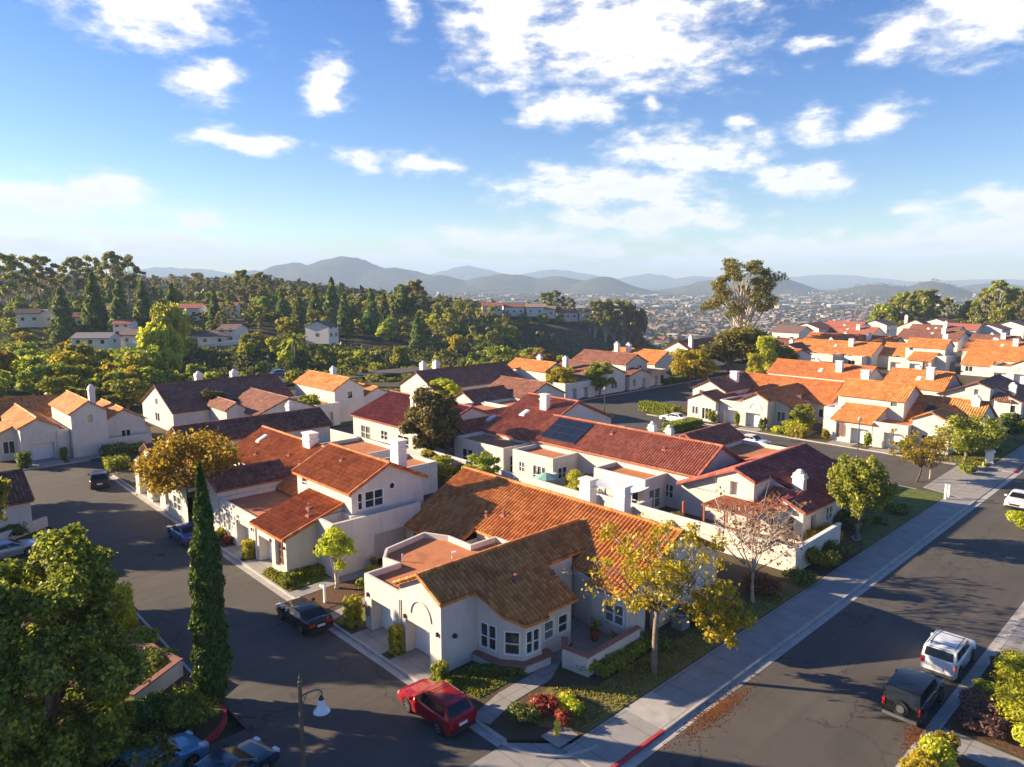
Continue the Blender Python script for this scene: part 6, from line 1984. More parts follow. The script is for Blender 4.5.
# ------------------------------------------------------------------ houses across the canyon and in the valley
FM = {k: mat_plain('far_wall_' + k, c, .9) for k, c in {'bright': (.66, .62, .57), 'white': (.40, .37, .33), 'cream': (.33, .28, .23), 'tan': (.32, .25, .19)}.items()}
FR = {k: mat_plain('far_roof_' + k, c, .9) for k, c in {'red': (.36, .11, .07), 'brown': (.17, .10, .08), 'grey': (.20, .19, .19), 'tan': (.33, .22, .16), 'white': (.42, .40, .37)}.items()}
def gable_meshes(w, d, h, rh, wall, roof, windows=True):
    a, b = MB(), MB()
    poly = [(-w / 2, -d / 2), (w / 2, -d / 2), (w / 2, d / 2), (-w / 2, d / 2)]
    a.prism(poly, -1.5, h)
    for x in (-w / 2, w / 2):
        a.face([(x, -d / 2, h), (x, d / 2, h), (x, 0, h + rh)])
    o = .5
    k = rh / (d / 2)
    for s in (-1, 1):
        b.face([(-w / 2 - o, 0, h + rh + .1), (w / 2 + o, 0, h + rh + .1), (w / 2 + o, s * (d / 2 + o), h - k * o + .1), (-w / 2 - o, s * (d / 2 + o), h - k * o + .1)])
        b.face([(-w / 2 - o, s * (d / 2 + o), h - k * o + .1), (w / 2 + o, s * (d / 2 + o), h - k * o + .1), (w / 2 + o, s * (d / 2 + o), h - k * o - .15), (-w / 2 - o, s * (d / 2 + o), h - k * o - .15)])
    wn = None
    if windows:
        wn = []
        n = max(2, int(w / 3.5))
        for i in range(n):
            x = -w / 2 + w * (i + .5) / n
            for s in (-1, 1):
                for z0 in ((.9, 3.6) if h > 4.4 else (.9,)):
                    q = MB(); q.box(x - .55, s * d / 2 - .04, z0, x + .55, s * d / 2 + .04, z0 + 1.15); wn.append(q)
        for x in (-w / 2, w / 2):
            q = MB(); q.box(x - .04, -.6, .9, x + .04, .6, 2.1); wn.append(q)
    def mk(nm, m_, mt):
        me = bpy.data.meshes.new(nm); me.from_pydata(m_.v, [], m_.f); me.materials.append(mt); return me
    return [mk('wall', a, wall), mk('roof', b, roof)] + [mk('window', q, M['glass']) for q in (wn or [])]
rh_ = random.Random(3)
cache = {}
def far_house(px, D, w, d, h, roof, rot, label, group=None, dz=0, wall='white', chimney=False, name='house', z=None, wins=False):
    key = (round(w), round(d), round(h), roof, wall, wins)
    if key not in cache: cache[key] = gable_meshes(w, d, h, d * .17, FM[wall], FR[roof], wins)
    u, v = bearing(px, D)
    root = plant(name, cache[key], u, v, (tz(u, v) + .3 if z is None else z) + dz, rot, 1, label, 'house', group, ('wall', 'roof') + ('window',) * (len(cache[key]) - 2))
    return root
A0 = TH
# across the canyon, on the bank
def bank_house(px, py, D, w, d, h, roof, rot, label, wall='bright'):
    """py: row of the foot of the wall"""
    z = CAMH - (py - 281) / F * D
    w *= .78; h *= .85
    far_house(px, D, w, d, h, roof, rot, label, wall=wall, z=z, wins=True)
bank_house(192, 344, 246, 15, 9, 4.2, 'brown', A0 - 1.5, 'white row house at the left of the retaining wall across the canyon')
bank_house(215, 343, 246, 12, 9, 3.6, 'brown', A0 - 1.4, 'middle white house on the retaining wall across the canyon')
bank_house(233, 341, 248, 8, 9, 5.2, 'brown', A0 - 1.7, 'tallest white house at the right of the retaining wall across the canyon')
bank_house(322, 338, 245, 8, 9, 4.6, 'brown', A0 - .3, 'white gable house alone at the canyon edge')
bank_house(140, 343, 235, 12, 8, 3.8, 'brown', A0 - 1.6, 'pale house left of the large yellow green canyon tree')
bank_house(126, 336, 250, 7, 8, 5.4, 'red', A0 - 1.4, 'small cream house above the low white row')
bank_house(96, 345, 225, 14, 8, 3.2, 'grey', A0 - 1.5, 'low dark roofed house among the left trees')
bank_house(30, 322, 262, 9, 8, 4.2, 'brown', A0 - 1.0, 'leftmost white house among the trees')
bank_house(45, 322, 266, 7, 8, 4.0, 'brown', A0 - 1.9, 'white house second from the left among the trees')
bank_house(86, 325, 270, 8, 8, 4.2, 'red', A0 - 1.1, 'white house behind the tallest pine')
bank_house(112, 318, 290, 10, 8, 4.4, 'red', A0 - 1.6, 'red roofed house behind the dark pines')
bank_house(193, 316, 300, 12, 9, 4.4, 'red', A0 - 1.5, 'red roofed house above the white row')
bank_house(230, 314, 305, 10, 8, 4.2, 'red', A0 - 1.4, 'small red roofed house in the wood above the white row')
for i, (px, py, D, w, rf_, dr) in enumerate([(492, 312, 400, 14, 'red', -1.5), (513, 313, 405, 14, 'red', -1.4), (535, 313, 405, 13, 'tan', -1.6), (546, 315, 412, 12, 'tan', -1.5), (566, 318, 420, 15, 'red', -1.4), (586, 317, 420, 12, 'grey', -1.5), (600, 318, 425, 12, 'tan', -1.6), (575, 314, 440, 12, 'white', -1.5)]):
    bank_house(px, py, D, w, 9, 4.6, rf_, A0 + dr, ['red roofed', 'second red roofed', 'tan roofed', 'second tan roofed', 'broad red roofed', 'grey roofed', 'last tan roofed', 'white roofed'][i] + ' far house along the top of the dark bank in the middle distance')
for i, (px, py, D, w, rf_, dr) in enumerate([(812, 337, 258, 13, 'red', 0), (846, 335, 275, 14, 'red', -1.57), (878, 333, 285, 12, 'brown', 0), (962, 338, 262, 12, 'red', -1.57), (990, 338, 262, 13, 'red', 0), (1012, 334, 282, 13, 'brown', 0), (938, 331, 292, 12, 'red', 0), (792, 341, 246, 10, 'brown', -1.57)]):
    bank_house(px, py, D, w * 1.2, 10, 4.4, rf_, dr, ['first', 'second', 'third', 'fourth', 'fifth', 'sixth', 'seventh', 'eighth'][[1, 2, 3, 5, 6, 7, 4, 0][i]] + ' small roofed house from the left among the farthest right hand roofs')
# retaining walls along the bank
def bank_wall(px0, py0, px1, py1, D0, D1, h, label):
    a = bearing(px0, D0); b = bearing(px1, D1)
    z0 = CAMH - (py0 - 281) / F * D0; z1 = CAMH - (py1 - 281) / F * D1
    d = (b[0] - a[0], b[1] - a[1]); l = math.hypot(*d); n = (-d[1] / l * .2, d[0] / l * .2)
    mb = MB()
    P4 = [(a[0] - n[0], a[1] - n[1]), (b[0] - n[0], b[1] - n[1]), (b[0] + n[0], b[1] + n[1]), (a[0] + n[0], a[1] + n[1])]
    zb = [z0, z1, z1, z0]
    for i in range(4):
        j = (i + 1) % 4
        mb.face([(*P4[i], zb[i] - .9), (*P4[j], zb[j] - .9), (*P4[j], zb[j] + h), (*P4[i], zb[i] + h)])
    mb.face([(*P4[i], zb[i] + h) for i in range(4)])
    tag(mb.build('retaining_wall', 'stucco_pale'), label, 'wall')
bank_wall(193, 346, 255, 339, 238, 240, .5, 'long pale retaining wall below the white row houses across the canyon')
bank_wall(125, 345, 160, 346, 228, 232, .9, 'pale garden wall left of the large canyon tree')

# hillside houses on the far left hill
for i in range(34):
    px = rh_.uniform(128, 268); D = rh_.uniform(640, 900)
    far_house(px, D, rh_.uniform(14, 20) // 1, 11, 6, rh_.choice(['grey', 'white', 'tan', 'brown']), A0 + rh_.uniform(-2, 0), 'pale house on the hazy hillside right of the tall left pines', 'hillside houses on the far left', wall='bright', dz=1)
# the suburb on the valley floor: nearest houses as things of their own
cnt = 0
def street_warp(u, v): return A0 + .5 * math.sin(u / 180.0) + .4 * math.cos(v / 150.0)
cand = []
for i in range(60):
    for j in range(60):
        D = 500 + 18.5 * j + rh_.uniform(-3, 3)
        X = -120 + i * 17.5 + rh_.uniform(-3, 3) + (j % 3 == 0) * 6
        if j % 3 == 2: continue
        px = 512 + F * X / D
        if not 600 < px < 1010: continue
        u, v = bearing(px, D)
        if tz(u, v) > -41: continue
        if rh_.random() < .25: continue
        cand.append((D, px))
cand.sort()
for D, px in cand[:262]:
    u, v = bearing(px, D)
    w = rh_.choice([12, 14, 16]); h = rh_.choice([3, 3, 5])
    rf_ = rh_.choice(['tan', 'grey', 'brown', 'tan', 'red', 'white'])
    far_house(px, D, w, 9, h, rf_, street_warp(u, v) + rh_.choice([0, PI / 2]), 'small suburban house with %s roof on the valley floor' % {'tan': 'tan', 'grey': 'grey', 'brown': 'dark brown', 'red': 'reddish', 'white': 'pale'}[rf_],
              'valley houses with %s roofs' % rf_, wall=rh_.choice(['white', 'cream', 'tan']))
# everything farther: one mass
def far_suburb():
    bufs = {}
    def put(mtk, f):
        bufs.setdefault(mtk, MB()).face(f)
    g = random.Random(8)
    rest = cand[262:]
    pts = [(D, px) for D, px in rest]
    for i in range(3600):
        pts.append((950 + 2700 * g.random() ** 1.25, g.uniform(400, 1050)))
    for D, px in pts:
        u, v = bearing(px, D); z = tz(u, v)
        if z > -34: continue
        a = street_warp(u, v) + g.choice([0, PI / 2]); c, s = math.cos(a), math.sin(a)
        big = D > 1800 and g.random() < .06
        w, d, h = (g.uniform(11, 17), g.uniform(8, 11), g.choice([3, 3, 5.5])) if not big else (g.uniform(30, 70), g.uniform(20, 40), g.uniform(7, 11))
        rk = g.choice(['tan', 'grey', 'brown', 'tan', 'red', 'white', 'grey']) if not big else 'white'
        wk = g.choice(['white', 'cream', 'tan'])
        def T(x, y, zz): return (u + x * c - y * s, v + x * s + y * c, z + zz)
        for (x0, y0), (x1, y1) in (((-w, -d), (w, -d)), ((w, -d), (w, d)), ((w, d), (-w, d)), ((-w, d), (-w, -d))):
            put('w' + wk, [T(x0 / 2, y0 / 2, -1), T(x1 / 2, y1 / 2, -1), T(x1 / 2, y1 / 2, h), T(x0 / 2, y0 / 2, h)])
        rr = d * .18 if not big else .5
        for sg in (-1, 1):
            put('r' + rk, [T(-w / 2 - .4, 0, h + rr), T(w / 2 + .4, 0, h + rr), T(w / 2 + .4, sg * (d / 2 + .5), h - .1), T(-w / 2 - .4, sg * (d / 2 + .5), h - .1)])
    # one object, several materials
    v, f, mi, mats = [], [], [], []
    for k, mb in bufs.items():
        o = len(v); v += mb.v; f += [tuple(x + o for x in q) for q in mb.f]; mi += [len(mats)] * len(mb.f)
        mats.append(FM[k[1:]] if k[0] == 'w' else FR[k[1:]])
    me = bpy.data.meshes.new('distant_suburb'); me.from_pydata(v, [], f)
    for m_ in mats: me.materials.append(m_)
    me.polygons.foreach_set('material_index', mi); me.update()
    o = bpy.data.objects.new('distant_suburb', me); COL.objects.link(o)
    tag(o, 'thousands of distant houses covering the valley floor', 'suburb', kind='stuff')
far_suburb()
# ------------------------------------------------------------------ cars
def paint(name, c, metal=.3, rough=.28):
    return mat_plain(name, c, rough, metal, .4, .5)
M['tyre'] = mat_plain('tyre_rubber', (.015, .015, .016), .8)
M['rim'] = mat_plain('alloy_rim', (.55, .56, .58), .3, .9)
M['car_glass'] = mat_plain('tinted_car_glass', (.010, .012, .014), .10, 0, .35)
M['tail'] = mat_plain('tail_light_lens', (.45, .015, .015), .2)
M['head'] = mat_plain('headlight_lens', (.75, .78, .8), .1, .3)
M['black_plastic'] = mat_plain('black_plastic', (.02, .02, .022), .6)
M['plate'] = mat_plain('number_plate', (.75, .75, .72), .5)

def car(label, u, v, rz, kind, mat, scale=1.0, z=-.13, cat='car', spare=False, rack=False, group=None, seed=0):
    """front towards +x of the root; side profiles per body style, lofted across the width"""
    root = empty('parked_car', (u, v, z), rz, label, cat, group)
    if kind == 'sedan':
        Ln, W, H = 4.75, 1.84, 1.44
        belt = [(-2.36, .62), (-2.33, .88), (-2.2, 1.0), (-1.45, 1.05), (1.0, .96), (1.9, .86), (2.28, .70), (2.37, .50)]
        cab = dict(rb=-1.75, rt=-.95, ft=.35, fb=1.15, top=H, ti=.20)
        wx, wr = (1.42, -1.38), .33
    elif kind == 'coupe':
        Ln, W, H = 4.8, 1.92, 1.38
        belt = [(-2.38, .60), (-2.36, .92), (-2.25, 1.05), (-1.4, 1.06), (.8, .98), (1.9, .88), (2.28, .72), (2.40, .48)]
        cab = dict(rb=-2.15, rt=-1.1, ft=.1, fb=.95, top=H, ti=.24)
        wx, wr = (1.42, -1.35), .36
    elif kind == 'suv':
        Ln, W, H = 4.6, 1.86, 1.70
        belt = [(-2.28, .55), (-2.26, 1.02), (-2.18, 1.10), (.85, 1.10), (1.75, 1.02), (2.15, .86), (2.30, .55)]
        cab = dict(rb=-2.15, rt=-1.75, ft=.15, fb=.98, top=H, ti=.20)
        wx, wr = (1.35, -1.35), .37
    else:   # upright off-road wagon
        Ln, W, H = 4.55, 1.86, 1.82
        belt = [(-2.26, .55), (-2.26, 1.12), (-2.2, 1.18), (.95, 1.18), (1.95, 1.08), (2.2, .95), (2.28, .55)]
        cab = dict(rb=-2.18, rt=-2.0, ft=.42, fb=.98, top=H, ti=.13)
        wx, wr = (1.42, -1.30), .40
    sill = .26
    hw = W / 2
    def half_w(x):      # plan taper at nose and tail
        t = abs(x) / (Ln / 2)
        return hw * (1 - .10 * max(0, (t - .72) / .28) ** 1.6)
    bm = MB()
    xs = sorted(set([b[0] for b in belt] + [wx[0] - wr - .06, wx[0], wx[0] + wr + .06, wx[1] - wr - .06, wx[1], wx[1] + wr + .06] + [wx[i] + (wr + .06) * math.cos(PI * j / 8) for i in (0, 1) for j in range(9)]))
    def top(x):
        for (x0, z0), (x1, z1) in zip(belt, belt[1:]):
            if x <= x1: return z0 + (z1 - z0) * (x - x0) / (x1 - x0 + 1e-9)
        return belt[-1][1]
    def low(x):
        l = sill
        for c in wx:
            d = abs(x - c)
            if d < wr + .06: l = max(l, wr + math.sqrt(max(0, (wr + .06) ** 2 - d * d)) * .98)
        if x <= belt[0][0] + .02 or x >= belt[-1][0] - .02: l = sill + .08
        return l
    rows = []
    for x in xs:
        w = half_w(x); t = top(x); l = min(low(x), t - .06)
        mid = l + (t - l) * .5
        rows.append([(x, w * .97, l), (x, w * 1.0, mid), (x, w * .985, t - (t - mid) * .22), (x, w * .90, t), (x, w * .45, t + .02), (x, 0, t + .03)])
    for r0, r1 in zip(rows, rows[1:]):
        for j in range(5):
            for s in (1, -1):
                q = [r0[j], r1[j], r1[j + 1], r0[j + 1]]
                bm.face([(p[0], p[1] * s, p[2]) for p in q])
    for r in (rows[0], rows[-1]):
        for s in (1, -1):
            bm.face([(p[0], p[1] * s, p[2]) for p in r] + [(r[0][0], 0, r[0][2])])
    # floor pan (dark, closes the shell)
    fl = MB(); fl.box(-Ln / 2 + .12, -hw * .86, sill - .06, Ln / 2 - .12, hw * .86, sill + .28)
    # cabin
    c = cab; zb = top(0) - .02; ti = c['ti']
    wB = hw * .93; wT = hw - ti
    z1 = c['top']
    bot = [(c['rb'], zb), (c['fb'], zb)]
    tp = [(c['rt'], z1 - .05), (c['ft'], z1 - .05)]
    # roof with a slight crown
    n = 6
    rx = [tp[0][0] + (tp[1][0] - tp[0][0]) * i / n for i in range(n + 1)]
    def zr(i): return z1 - .05 + .05 * math.sin(PI * i / n)
    for i in range(n):
        for s in (1, -1):
            bm.face([(rx[i], wT * s, zr(i) - .03), (rx[i + 1], wT * s, zr(i + 1) - .03), (rx[i + 1], wT * .7 * s, zr(i + 1)), (rx[i], wT * .7 * s, zr(i))])
            bm.face([(rx[i], wT * .7 * s, zr(i)), (rx[i + 1], wT * .7 * s, zr(i + 1)), (rx[i + 1], 0, zr(i + 1) + .01), (rx[i], 0, zr(i) + .01)])
    rt0, ft0 = (tp[0][0], tp[0][1] - .03), (tp[1][0], tp[1][1] - .03)
    gl = {}
    for s in (1, -1):
        side = [(bot[0][0], wB * s, zb), (bot[1][0], wB * s, zb), (ft0[0], wT * s, ft0[1]), (rt0[0], wT * s, rt0[1])]
        bm.face(side)
    bm.face([(bot[0][0], wB, zb), (bot[0][0], -wB, zb), (rt0[0], -wT, rt0[1]), (rt0[0], wT, rt0[1])])
    bm.face([(bot[1][0], wB, zb), (bot[1][0], -wB, zb), (ft0[0], -wT, ft0[1]), (ft0[0], wT, ft0[1])])
    body = bm.build('body', mat, root)
    import bmesh
    q = bmesh.new(); q.from_mesh(body.data)
    bmesh.ops.remove_doubles(q, verts=q.verts, dist=.004)
    bmesh.ops.recalc_face_normals(q, faces=q.faces)
    es = [e for e in q.edges if len(e.link_faces) == 2 and e.calc_face_angle(0) > R(32)]
    bmesh.ops.bevel(q, geom=es, offset=.03, segments=2, affect='EDGES', profile=.5, clamp_overlap=True)
    for f in q.faces: f.smooth = True
    for e in q.edges:
        if len(e.link_faces) == 2 and e.calc_face_angle(0) > R(38): e.smooth = False
    q.to_mesh(body.data); q.free()
    fl.build('underbody', M['black_plastic'], root)
    # glass set just proud of the shell
    def quad_in(q, a, b, c_, d, off):
        """sub quad of q (bl, br, tr, tl) in unit coords, pushed out by off"""
        q = [np.array(p, float) for p in q]
        def S(x, y):
            lo = q[0] + (q[1] - q[0]) * x; hi = q[3] + (q[2] - q[3]) * x
            return lo + (hi - lo) * y
        nrm = np.cross(q[1] - q[0], q[3] - q[0]); nrm /= np.linalg.norm(nrm)
        cen = (q[0] + q[1] + q[2] + q[3]) / 4
        if np.dot(nrm, cen - np.array((0, 0, cen[2] - .3))) < 0: nrm = -nrm
        return [tuple(S(x, y) + nrm * off) for x, y in ((a, c_), (b, c_), (b, d), (a, d))]
    for s in (1, -1):
        side = [(bot[0][0], wB * s, zb), (bot[1][0], wB * s, zb), (ft0[0], wT * s, ft0[1]), (rt0[0], wT * s, rt0[1])]
        splits = [(.10, .36), (.385, .66), (.685, .95)] if kind != 'coupe' else [(.22, .46), (.49, .93)]
        for a, b in splits:
            mb = MB(); mb.face(quad_in(side, a, b, .12, .90, .012)); mb.build('side_window', M['car_glass'], root)
    mb = MB(); mb.face(quad_in([(bot[0][0], -wB, zb), (bot[0][0], wB, zb), (rt0[0], wT, rt0[1]), (rt0[0], -wT, rt0[1])], .08, .92, .14, .92, .014)); mb.build('rear_window', M['car_glass'], root)
    mb = MB(); mb.face(quad_in([(bot[1][0], -wB, zb), (bot[1][0], wB, zb), (ft0[0], wT, ft0[1]), (ft0[0], -wT, ft0[1])], .07, .93, .06, .95, .014)); mb.build('windscreen', M['car_glass'], root)
    # door seams and handles
    xm = (c['rt'] + c['ft']) / 2 + .1
    for s in (1, -1):
        for xx in (c['fb'] - .12, xm, max(c['rb'] + .35, wx[1] + wr + .12)):
            mb = MB(); y0 = s * (half_w(xx) * 1.0 - .005); y1 = s * (half_w(xx) * 1.0 + .006)
            mb.box(xx - .008, min(y0, y1), sill + .1, xx + .008, max(y0, y1), zb - .12); mb.build('door_seam', M['black_plastic'], root)
        for xx in (xm - .14, max(c['rb'] + .35, wx[1] + wr + .12) + .16):
            mb = MB(); mb.box(xx - .09, s * hw - .02, zb - .2, xx + .09, s * hw + .025, zb - .165); mb.build('door_handle', M['rim'] if seed else mat, root)
    # wheels
    for x in wx:
        for s in (1, -1):
            y = s * (hw - .10)
            tb = MB()
            prof = [(wr * .62, -.11), (wr * .95, -.11), (wr, -.08), (wr, .08), (wr * .95, .11), (wr * .62, .11), (wr * .62, -.11)]
            k = 20; base = 0
            for i in range(len(prof) - 1):
                for j in range(k):
                    t0, t1 = 2 * PI * j / k, 2 * PI * (j + 1) / k
                    f = [(x + prof[i][0] * math.cos(t0), y + prof[i][1], wr + prof[i][0] * math.sin(t0)), (x + prof[i][0] * math.cos(t1), y + prof[i][1], wr + prof[i][0] * math.sin(t1)),
                         (x + prof[i + 1][0] * math.cos(t1), y + prof[i + 1][1], wr + prof[i + 1][0] * math.sin(t1)), (x + prof[i + 1][0] * math.cos(t0), y + prof[i + 1][1], wr + prof[i + 1][0] * math.sin(t0))]
                    tb.face(f)
            wo = empty_part('wheel', root)
            tb.build('tyre', M['tyre'], wo)
            rb = MB(); yo = y + s * .085
            for j in range(5):
                t = 2 * PI * j / 5 + .3
                p = [(x + r_ * math.cos(t + d_), yo, wr + r_ * math.sin(t + d_)) for r_, d_ in ((.03, -1.0), (wr * .62, -.26), (wr * .62, .26), (.03, 1.0))]
                rb.face(p)
            for j in range(20):
                t0, t1 = 2 * PI * j / 20, 2 * PI * (j + 1) / 20
                rb.face([(x + r_ * math.cos(t), yo + s * .012, wr + r_ * math.sin(t)) for r_, t in ((wr * .52, t0), (wr * .52, t1), (wr * .64, t1), (wr * .64, t0))])
            rb.build('rim', M['rim'], wo)
            # dark well
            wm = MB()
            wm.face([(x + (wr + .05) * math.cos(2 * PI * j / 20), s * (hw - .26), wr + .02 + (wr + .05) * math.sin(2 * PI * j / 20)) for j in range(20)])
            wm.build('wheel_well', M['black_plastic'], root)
    # lights, bumpers, plates, mirrors, handles
    xr, xf = belt[0][0], belt[-1][0]
    for s in (1, -1):
        zt_ = belt[1][1]
        mb = MB()
        if kind in ('suv', 'wagon'): mb.box(xr - .02, s * (half_w(xr) * .97) - .09, zt_ - .32, xr + .14, s * (half_w(xr) * .97) + .03 * s + .0, zt_ + .04)
        else: mb.box(xr - .025, s * hw * .62 - .2, zt_ - .22, xr + .06, s * hw * .62 + .22, zt_ - .04)
        mb.build('tail_light', M['tail'], root)
        mb = MB(); mb.box(xf - .22, s * hw * .72 - .17, .60, xf - .02, s * hw * .72 + .17, .76); mb.build('headlight', M['head'], root)
        mb = MB(); mb.box(c['fb'] - .35, s * (hw + .02) - (.0 if s > 0 else .2), zb + .0, c['fb'] - .2, s * (hw + .02) + (.2 if s > 0 else .0), zb + .14); mb.build('side_mirror', mat, root)
    mb = MB(); mb.box(xr - .06, -hw * .86, .32, xr + .12, hw * .86, .50); mb.build('rear_bumper', M['black_plastic'] if kind != 'wagon' else M['rim'], root)
    mb = MB(); mb.box(xf - .1, -hw * .84, .30, xf + .05, hw * .84, .44); mb.build('front_bumper', M['black_plastic'], root)
    mb = MB(); mb.box(xf - .06, -hw * .45, .48, xf + .012, hw * .45, .66); mb.build('grille', M['black_plastic'], root)
    mb = MB(); mb.box(xr - .035, -.26, .62 if not spare else .36, xr + .02, .26, .76 if not spare else .50); mb.build('number_plate', M['plate'], root)
    if rack:
        mb = MB()
        for s in (1, -1): mb.tube([(c['rt'] + .15, s * wT * .86, z1 + .03), (c['ft'] - .1, s * wT * .86, z1 + .03)], .022, 6)
        for x in (c['rt'] + .45, c['ft'] - .45): mb.tube([(x, -wT * .86, z1 + .05), (x, wT * .86, z1 + .05)], .02, 6)
        mb.build('roof_rack', M['black_plastic'], root)
    if spare:
        tb = MB(); k = 22; yo, zo, r_ = -.05, .92, .37
        prof = [(0.0, .20), (r_ * .62, .20), (r_ * .66, .16), (r_, .18), (r_, .02), (0, .02)]
        for i in range(1, len(prof) - 1):
            for j in range(k):
                t0, t1 = 2 * PI * j / k, 2 * PI * (j + 1) / k
                tb.face([(xr - prof[a][1], yo + prof[a][0] * math.cos(t), zo + prof[a][0] * math.sin(t)) for a, t in ((i, t0), (i, t1), (i + 1, t1), (i + 1, t0))])
        so = tb.build('spare_wheel', M['tyre'], root)
        rb = MB()
        rb.face([(xr - .19, yo + .20 * math.cos(2 * PI * j / k), zo + .20 * math.sin(2 * PI * j / k)) for j in range(k)])
        rb.build('rim', M['rim'], so)
    if scale != 1.0: root.scale = (scale,) * 3
    return root

def empty_part(name, parent):
    o = bpy.data.objects.new(name, None); COL.objects.link(o); o.parent = parent; o.empty_display_size = .1
    return o

P_red = paint('red_car_paint', (.36, .010, .018), .25, .22)
P_blk = paint('black_car_paint', (.012, .012, .014), .2, .2)
P_dgr = paint('dark_grey_car_paint', (.045, .042, .042), .4, .28)
P_wht = paint('white_car_paint', (.72, .72, .71), 0, .3)
P_slv = paint('silver_car_paint', (.42, .44, .46), .6, .3)
P_blu = paint('blue_car_paint', (.03, .12, .33), .3, .25)
P_brn = paint('black_bronze_car_paint', (.022, .018, .016), .3, .18)
car('red sport utility car with black roof rack parked by the corner villa', 20.55, 27.35, PI / 2, 'suv', P_red, .97, rack=True)
car('glossy black fastback coupe parked in front of the white post', 20.5, 41.4, PI / 2, 'coupe', P_brn, .98)
car('dark blue and silver sedan parked under the golden tree', 20.4, 62.6, PI / 2, 'sedan', P_blu, .98)
car('dark hatchback wagon parked at the far left end of the alley', 19.6, 86.2, PI / 2 - .25, 'suv', P_dgr, 1.0)
car('black off road car with spare wheel on its tail, lower right kerb', 39.3, 10.75, 0.02, 'wagon', P_blk, 1.0, spare=True)
car('white off road wagon parked ahead of the black off road car', 45.2, 10.75, 0.02, 'wagon', P_wht, 1.0, rack=True)
car('white sedan parked by the planted island before the low gabled villa', 97.2 - 1.6, 63.2, PI / 2, 'sedan', P_wht, 1.0)
car('white coupe parked in the second alley behind the crimson roof', 89.2, 46.6, -PI / 2, 'sedan', P_wht, 1.0)
car('silver car mostly hidden behind the crimson roofed tower villa', 86.6, 38.6, -PI / 2, 'sedan', P_slv, 1.0)
car('light blue car under the branches at the lower left', 8.4, 33.4 - 1.0, .2, 'sedan', paint('light_blue_car_paint', (.10, .30, .50), .3, .3), 1.0)
car('dark blue car behind the street lamp at the lower left', 10.6, 29.6, .25, 'sedan', paint('navy_car_paint', (.015, .05, .09), .3, .25), 1.0)
car('blue and white car cut by the left edge below the low villa', 8.3, 68.2, .15, 'sedan', P_slv, 1.0)
car('white car cut by the right edge on the main street', 84.0, 15.6 - .5, PI, 'sedan', P_wht, 1.0)
car('silver car parked behind the long red ridge', 81.0, 62.5, -PI / 2, 'sedan', P_slv, 1.0)
x, y = ground(281, 376); car('dark car on the back street behind the brown roof', x, y, 0, 'suv', P_blu, 1.0, z=-.1)
x, y = ground(300, 436); car('black car in the shaded court beside the crimson roof', x, y, .4, 'sedan', P_blk, 1.0, z=-.1)
x, y = ground(672, 452 - 12); 
# ------------------------------------------------------------------ street furniture
def bell_lamp():
    x, y = 12.35, 25.55
    root = empty('street_lamp', (x, y, -.13), 0, 'street lamp with pale glass bell shade hanging from a curved arm', 'street lamp')
    rt = (math.sin(TH), -math.cos(TH))
    H = 5.98
    mb = MB()
    mb.lathe([(.20, 0), (.20, .18), (.13, .3), (.095, .8), (.08, H - .9), (.075, H)], (0, 0, 0), 14)
    mb.build('pole', mat_plain('bronze_pole', (.16, .13, .10), .5, .4), root)
    mb = MB(); mb.lathe([(0.0, .45), (.02, .3), (.05, .18), (.03, .1), (.09, .02), (.09, -.05), (0, -.06)], (0, 0, H), 12)
    mb.build('finial', mat_plain('finial_metal', (.16, .13, .10), .5, .4), root)
    mb = MB()
    pts = []
    for i in range(13):
        t = i / 12
        a = PI * .62 * t
        X = .95 * math.sin(a) * .85 + .1 * t; Z = H - .62 + .40 * math.sin(PI * t * .8) - .28 * t * t
        pts.append((rt[0] * X, rt[1] * X, Z))
    mb.tube(pts, .035, 8)
    pts2 = [(rt[0] * .05, rt[1] * .05, H - 1.0), (rt[0] * .16, rt[1] * .16, H - .75), (rt[0] * .3, rt[1] * .3, H - .42)]
    mb.tube(pts2, .02, 6)
    mb.build('arm', mat_plain('arm_metal', (.16, .13, .10), .5, .4), root)
    e = pts[-1]
    sh = MB()
    sh.lathe([(.05, 0), (.11, -.05), (.14, -.12), (.15, -.24), (.19, -.38), (.27, -.50), (.345, -.58), (.35, -.60), (.30, -.585), (.1, -.56), (0, -.56)], e, 24)
    o = sh.build('lamp_shade', mat_plain('frosted_glass', (.62, .68, .74), .25, 0, .6), root, True)
    cp = MB(); cp.lathe([(0, .12), (.05, .10), (.08, .02), (.12, -.05), (.12, -.07), (0, -.07)], e, 14); cp.build('lamp_cap', M['black_plastic'], root)
bell_lamp()
def post_lamp(label, u, v, h=4.4):
    root = empty('street_lamp', (u, v, 0), 0, label, 'street lamp')
    mb = MB(); mb.lathe([(.14, 0), (.14, .3), (.07, .45), (.06, h - .35)], (0, 0, 0), 8); mb.build('pole', mat_plain('dark_pole', (.10, .08, .07), .5, .3), root)
    mb = MB(); mb.lathe([(.06, -.35), (.2, -.3), (.26, 0), (.24, .02), (.12, .14), (0, .18)], (0, 0, h), 10); mb.build('lantern', mat_plain('lantern_glass', (.45, .42, .38), .3), root)
post_lamp('brown post lamp at the corner of the cross street and second alley', 92.2, 74.7)
u_, v_ = ground(857, 459); post_lamp('slim post lamp before the stepped villa garages', u_, v_, 5.2)
u_, v_ = ground(716.5, 437); post_lamp('short post lamp at the near end of the planted island', u_, v_, 3.6)
u_, v_ = ground(269, 381); post_lamp('lamp on the back street behind the brown roof', u_, v_, 5.5)

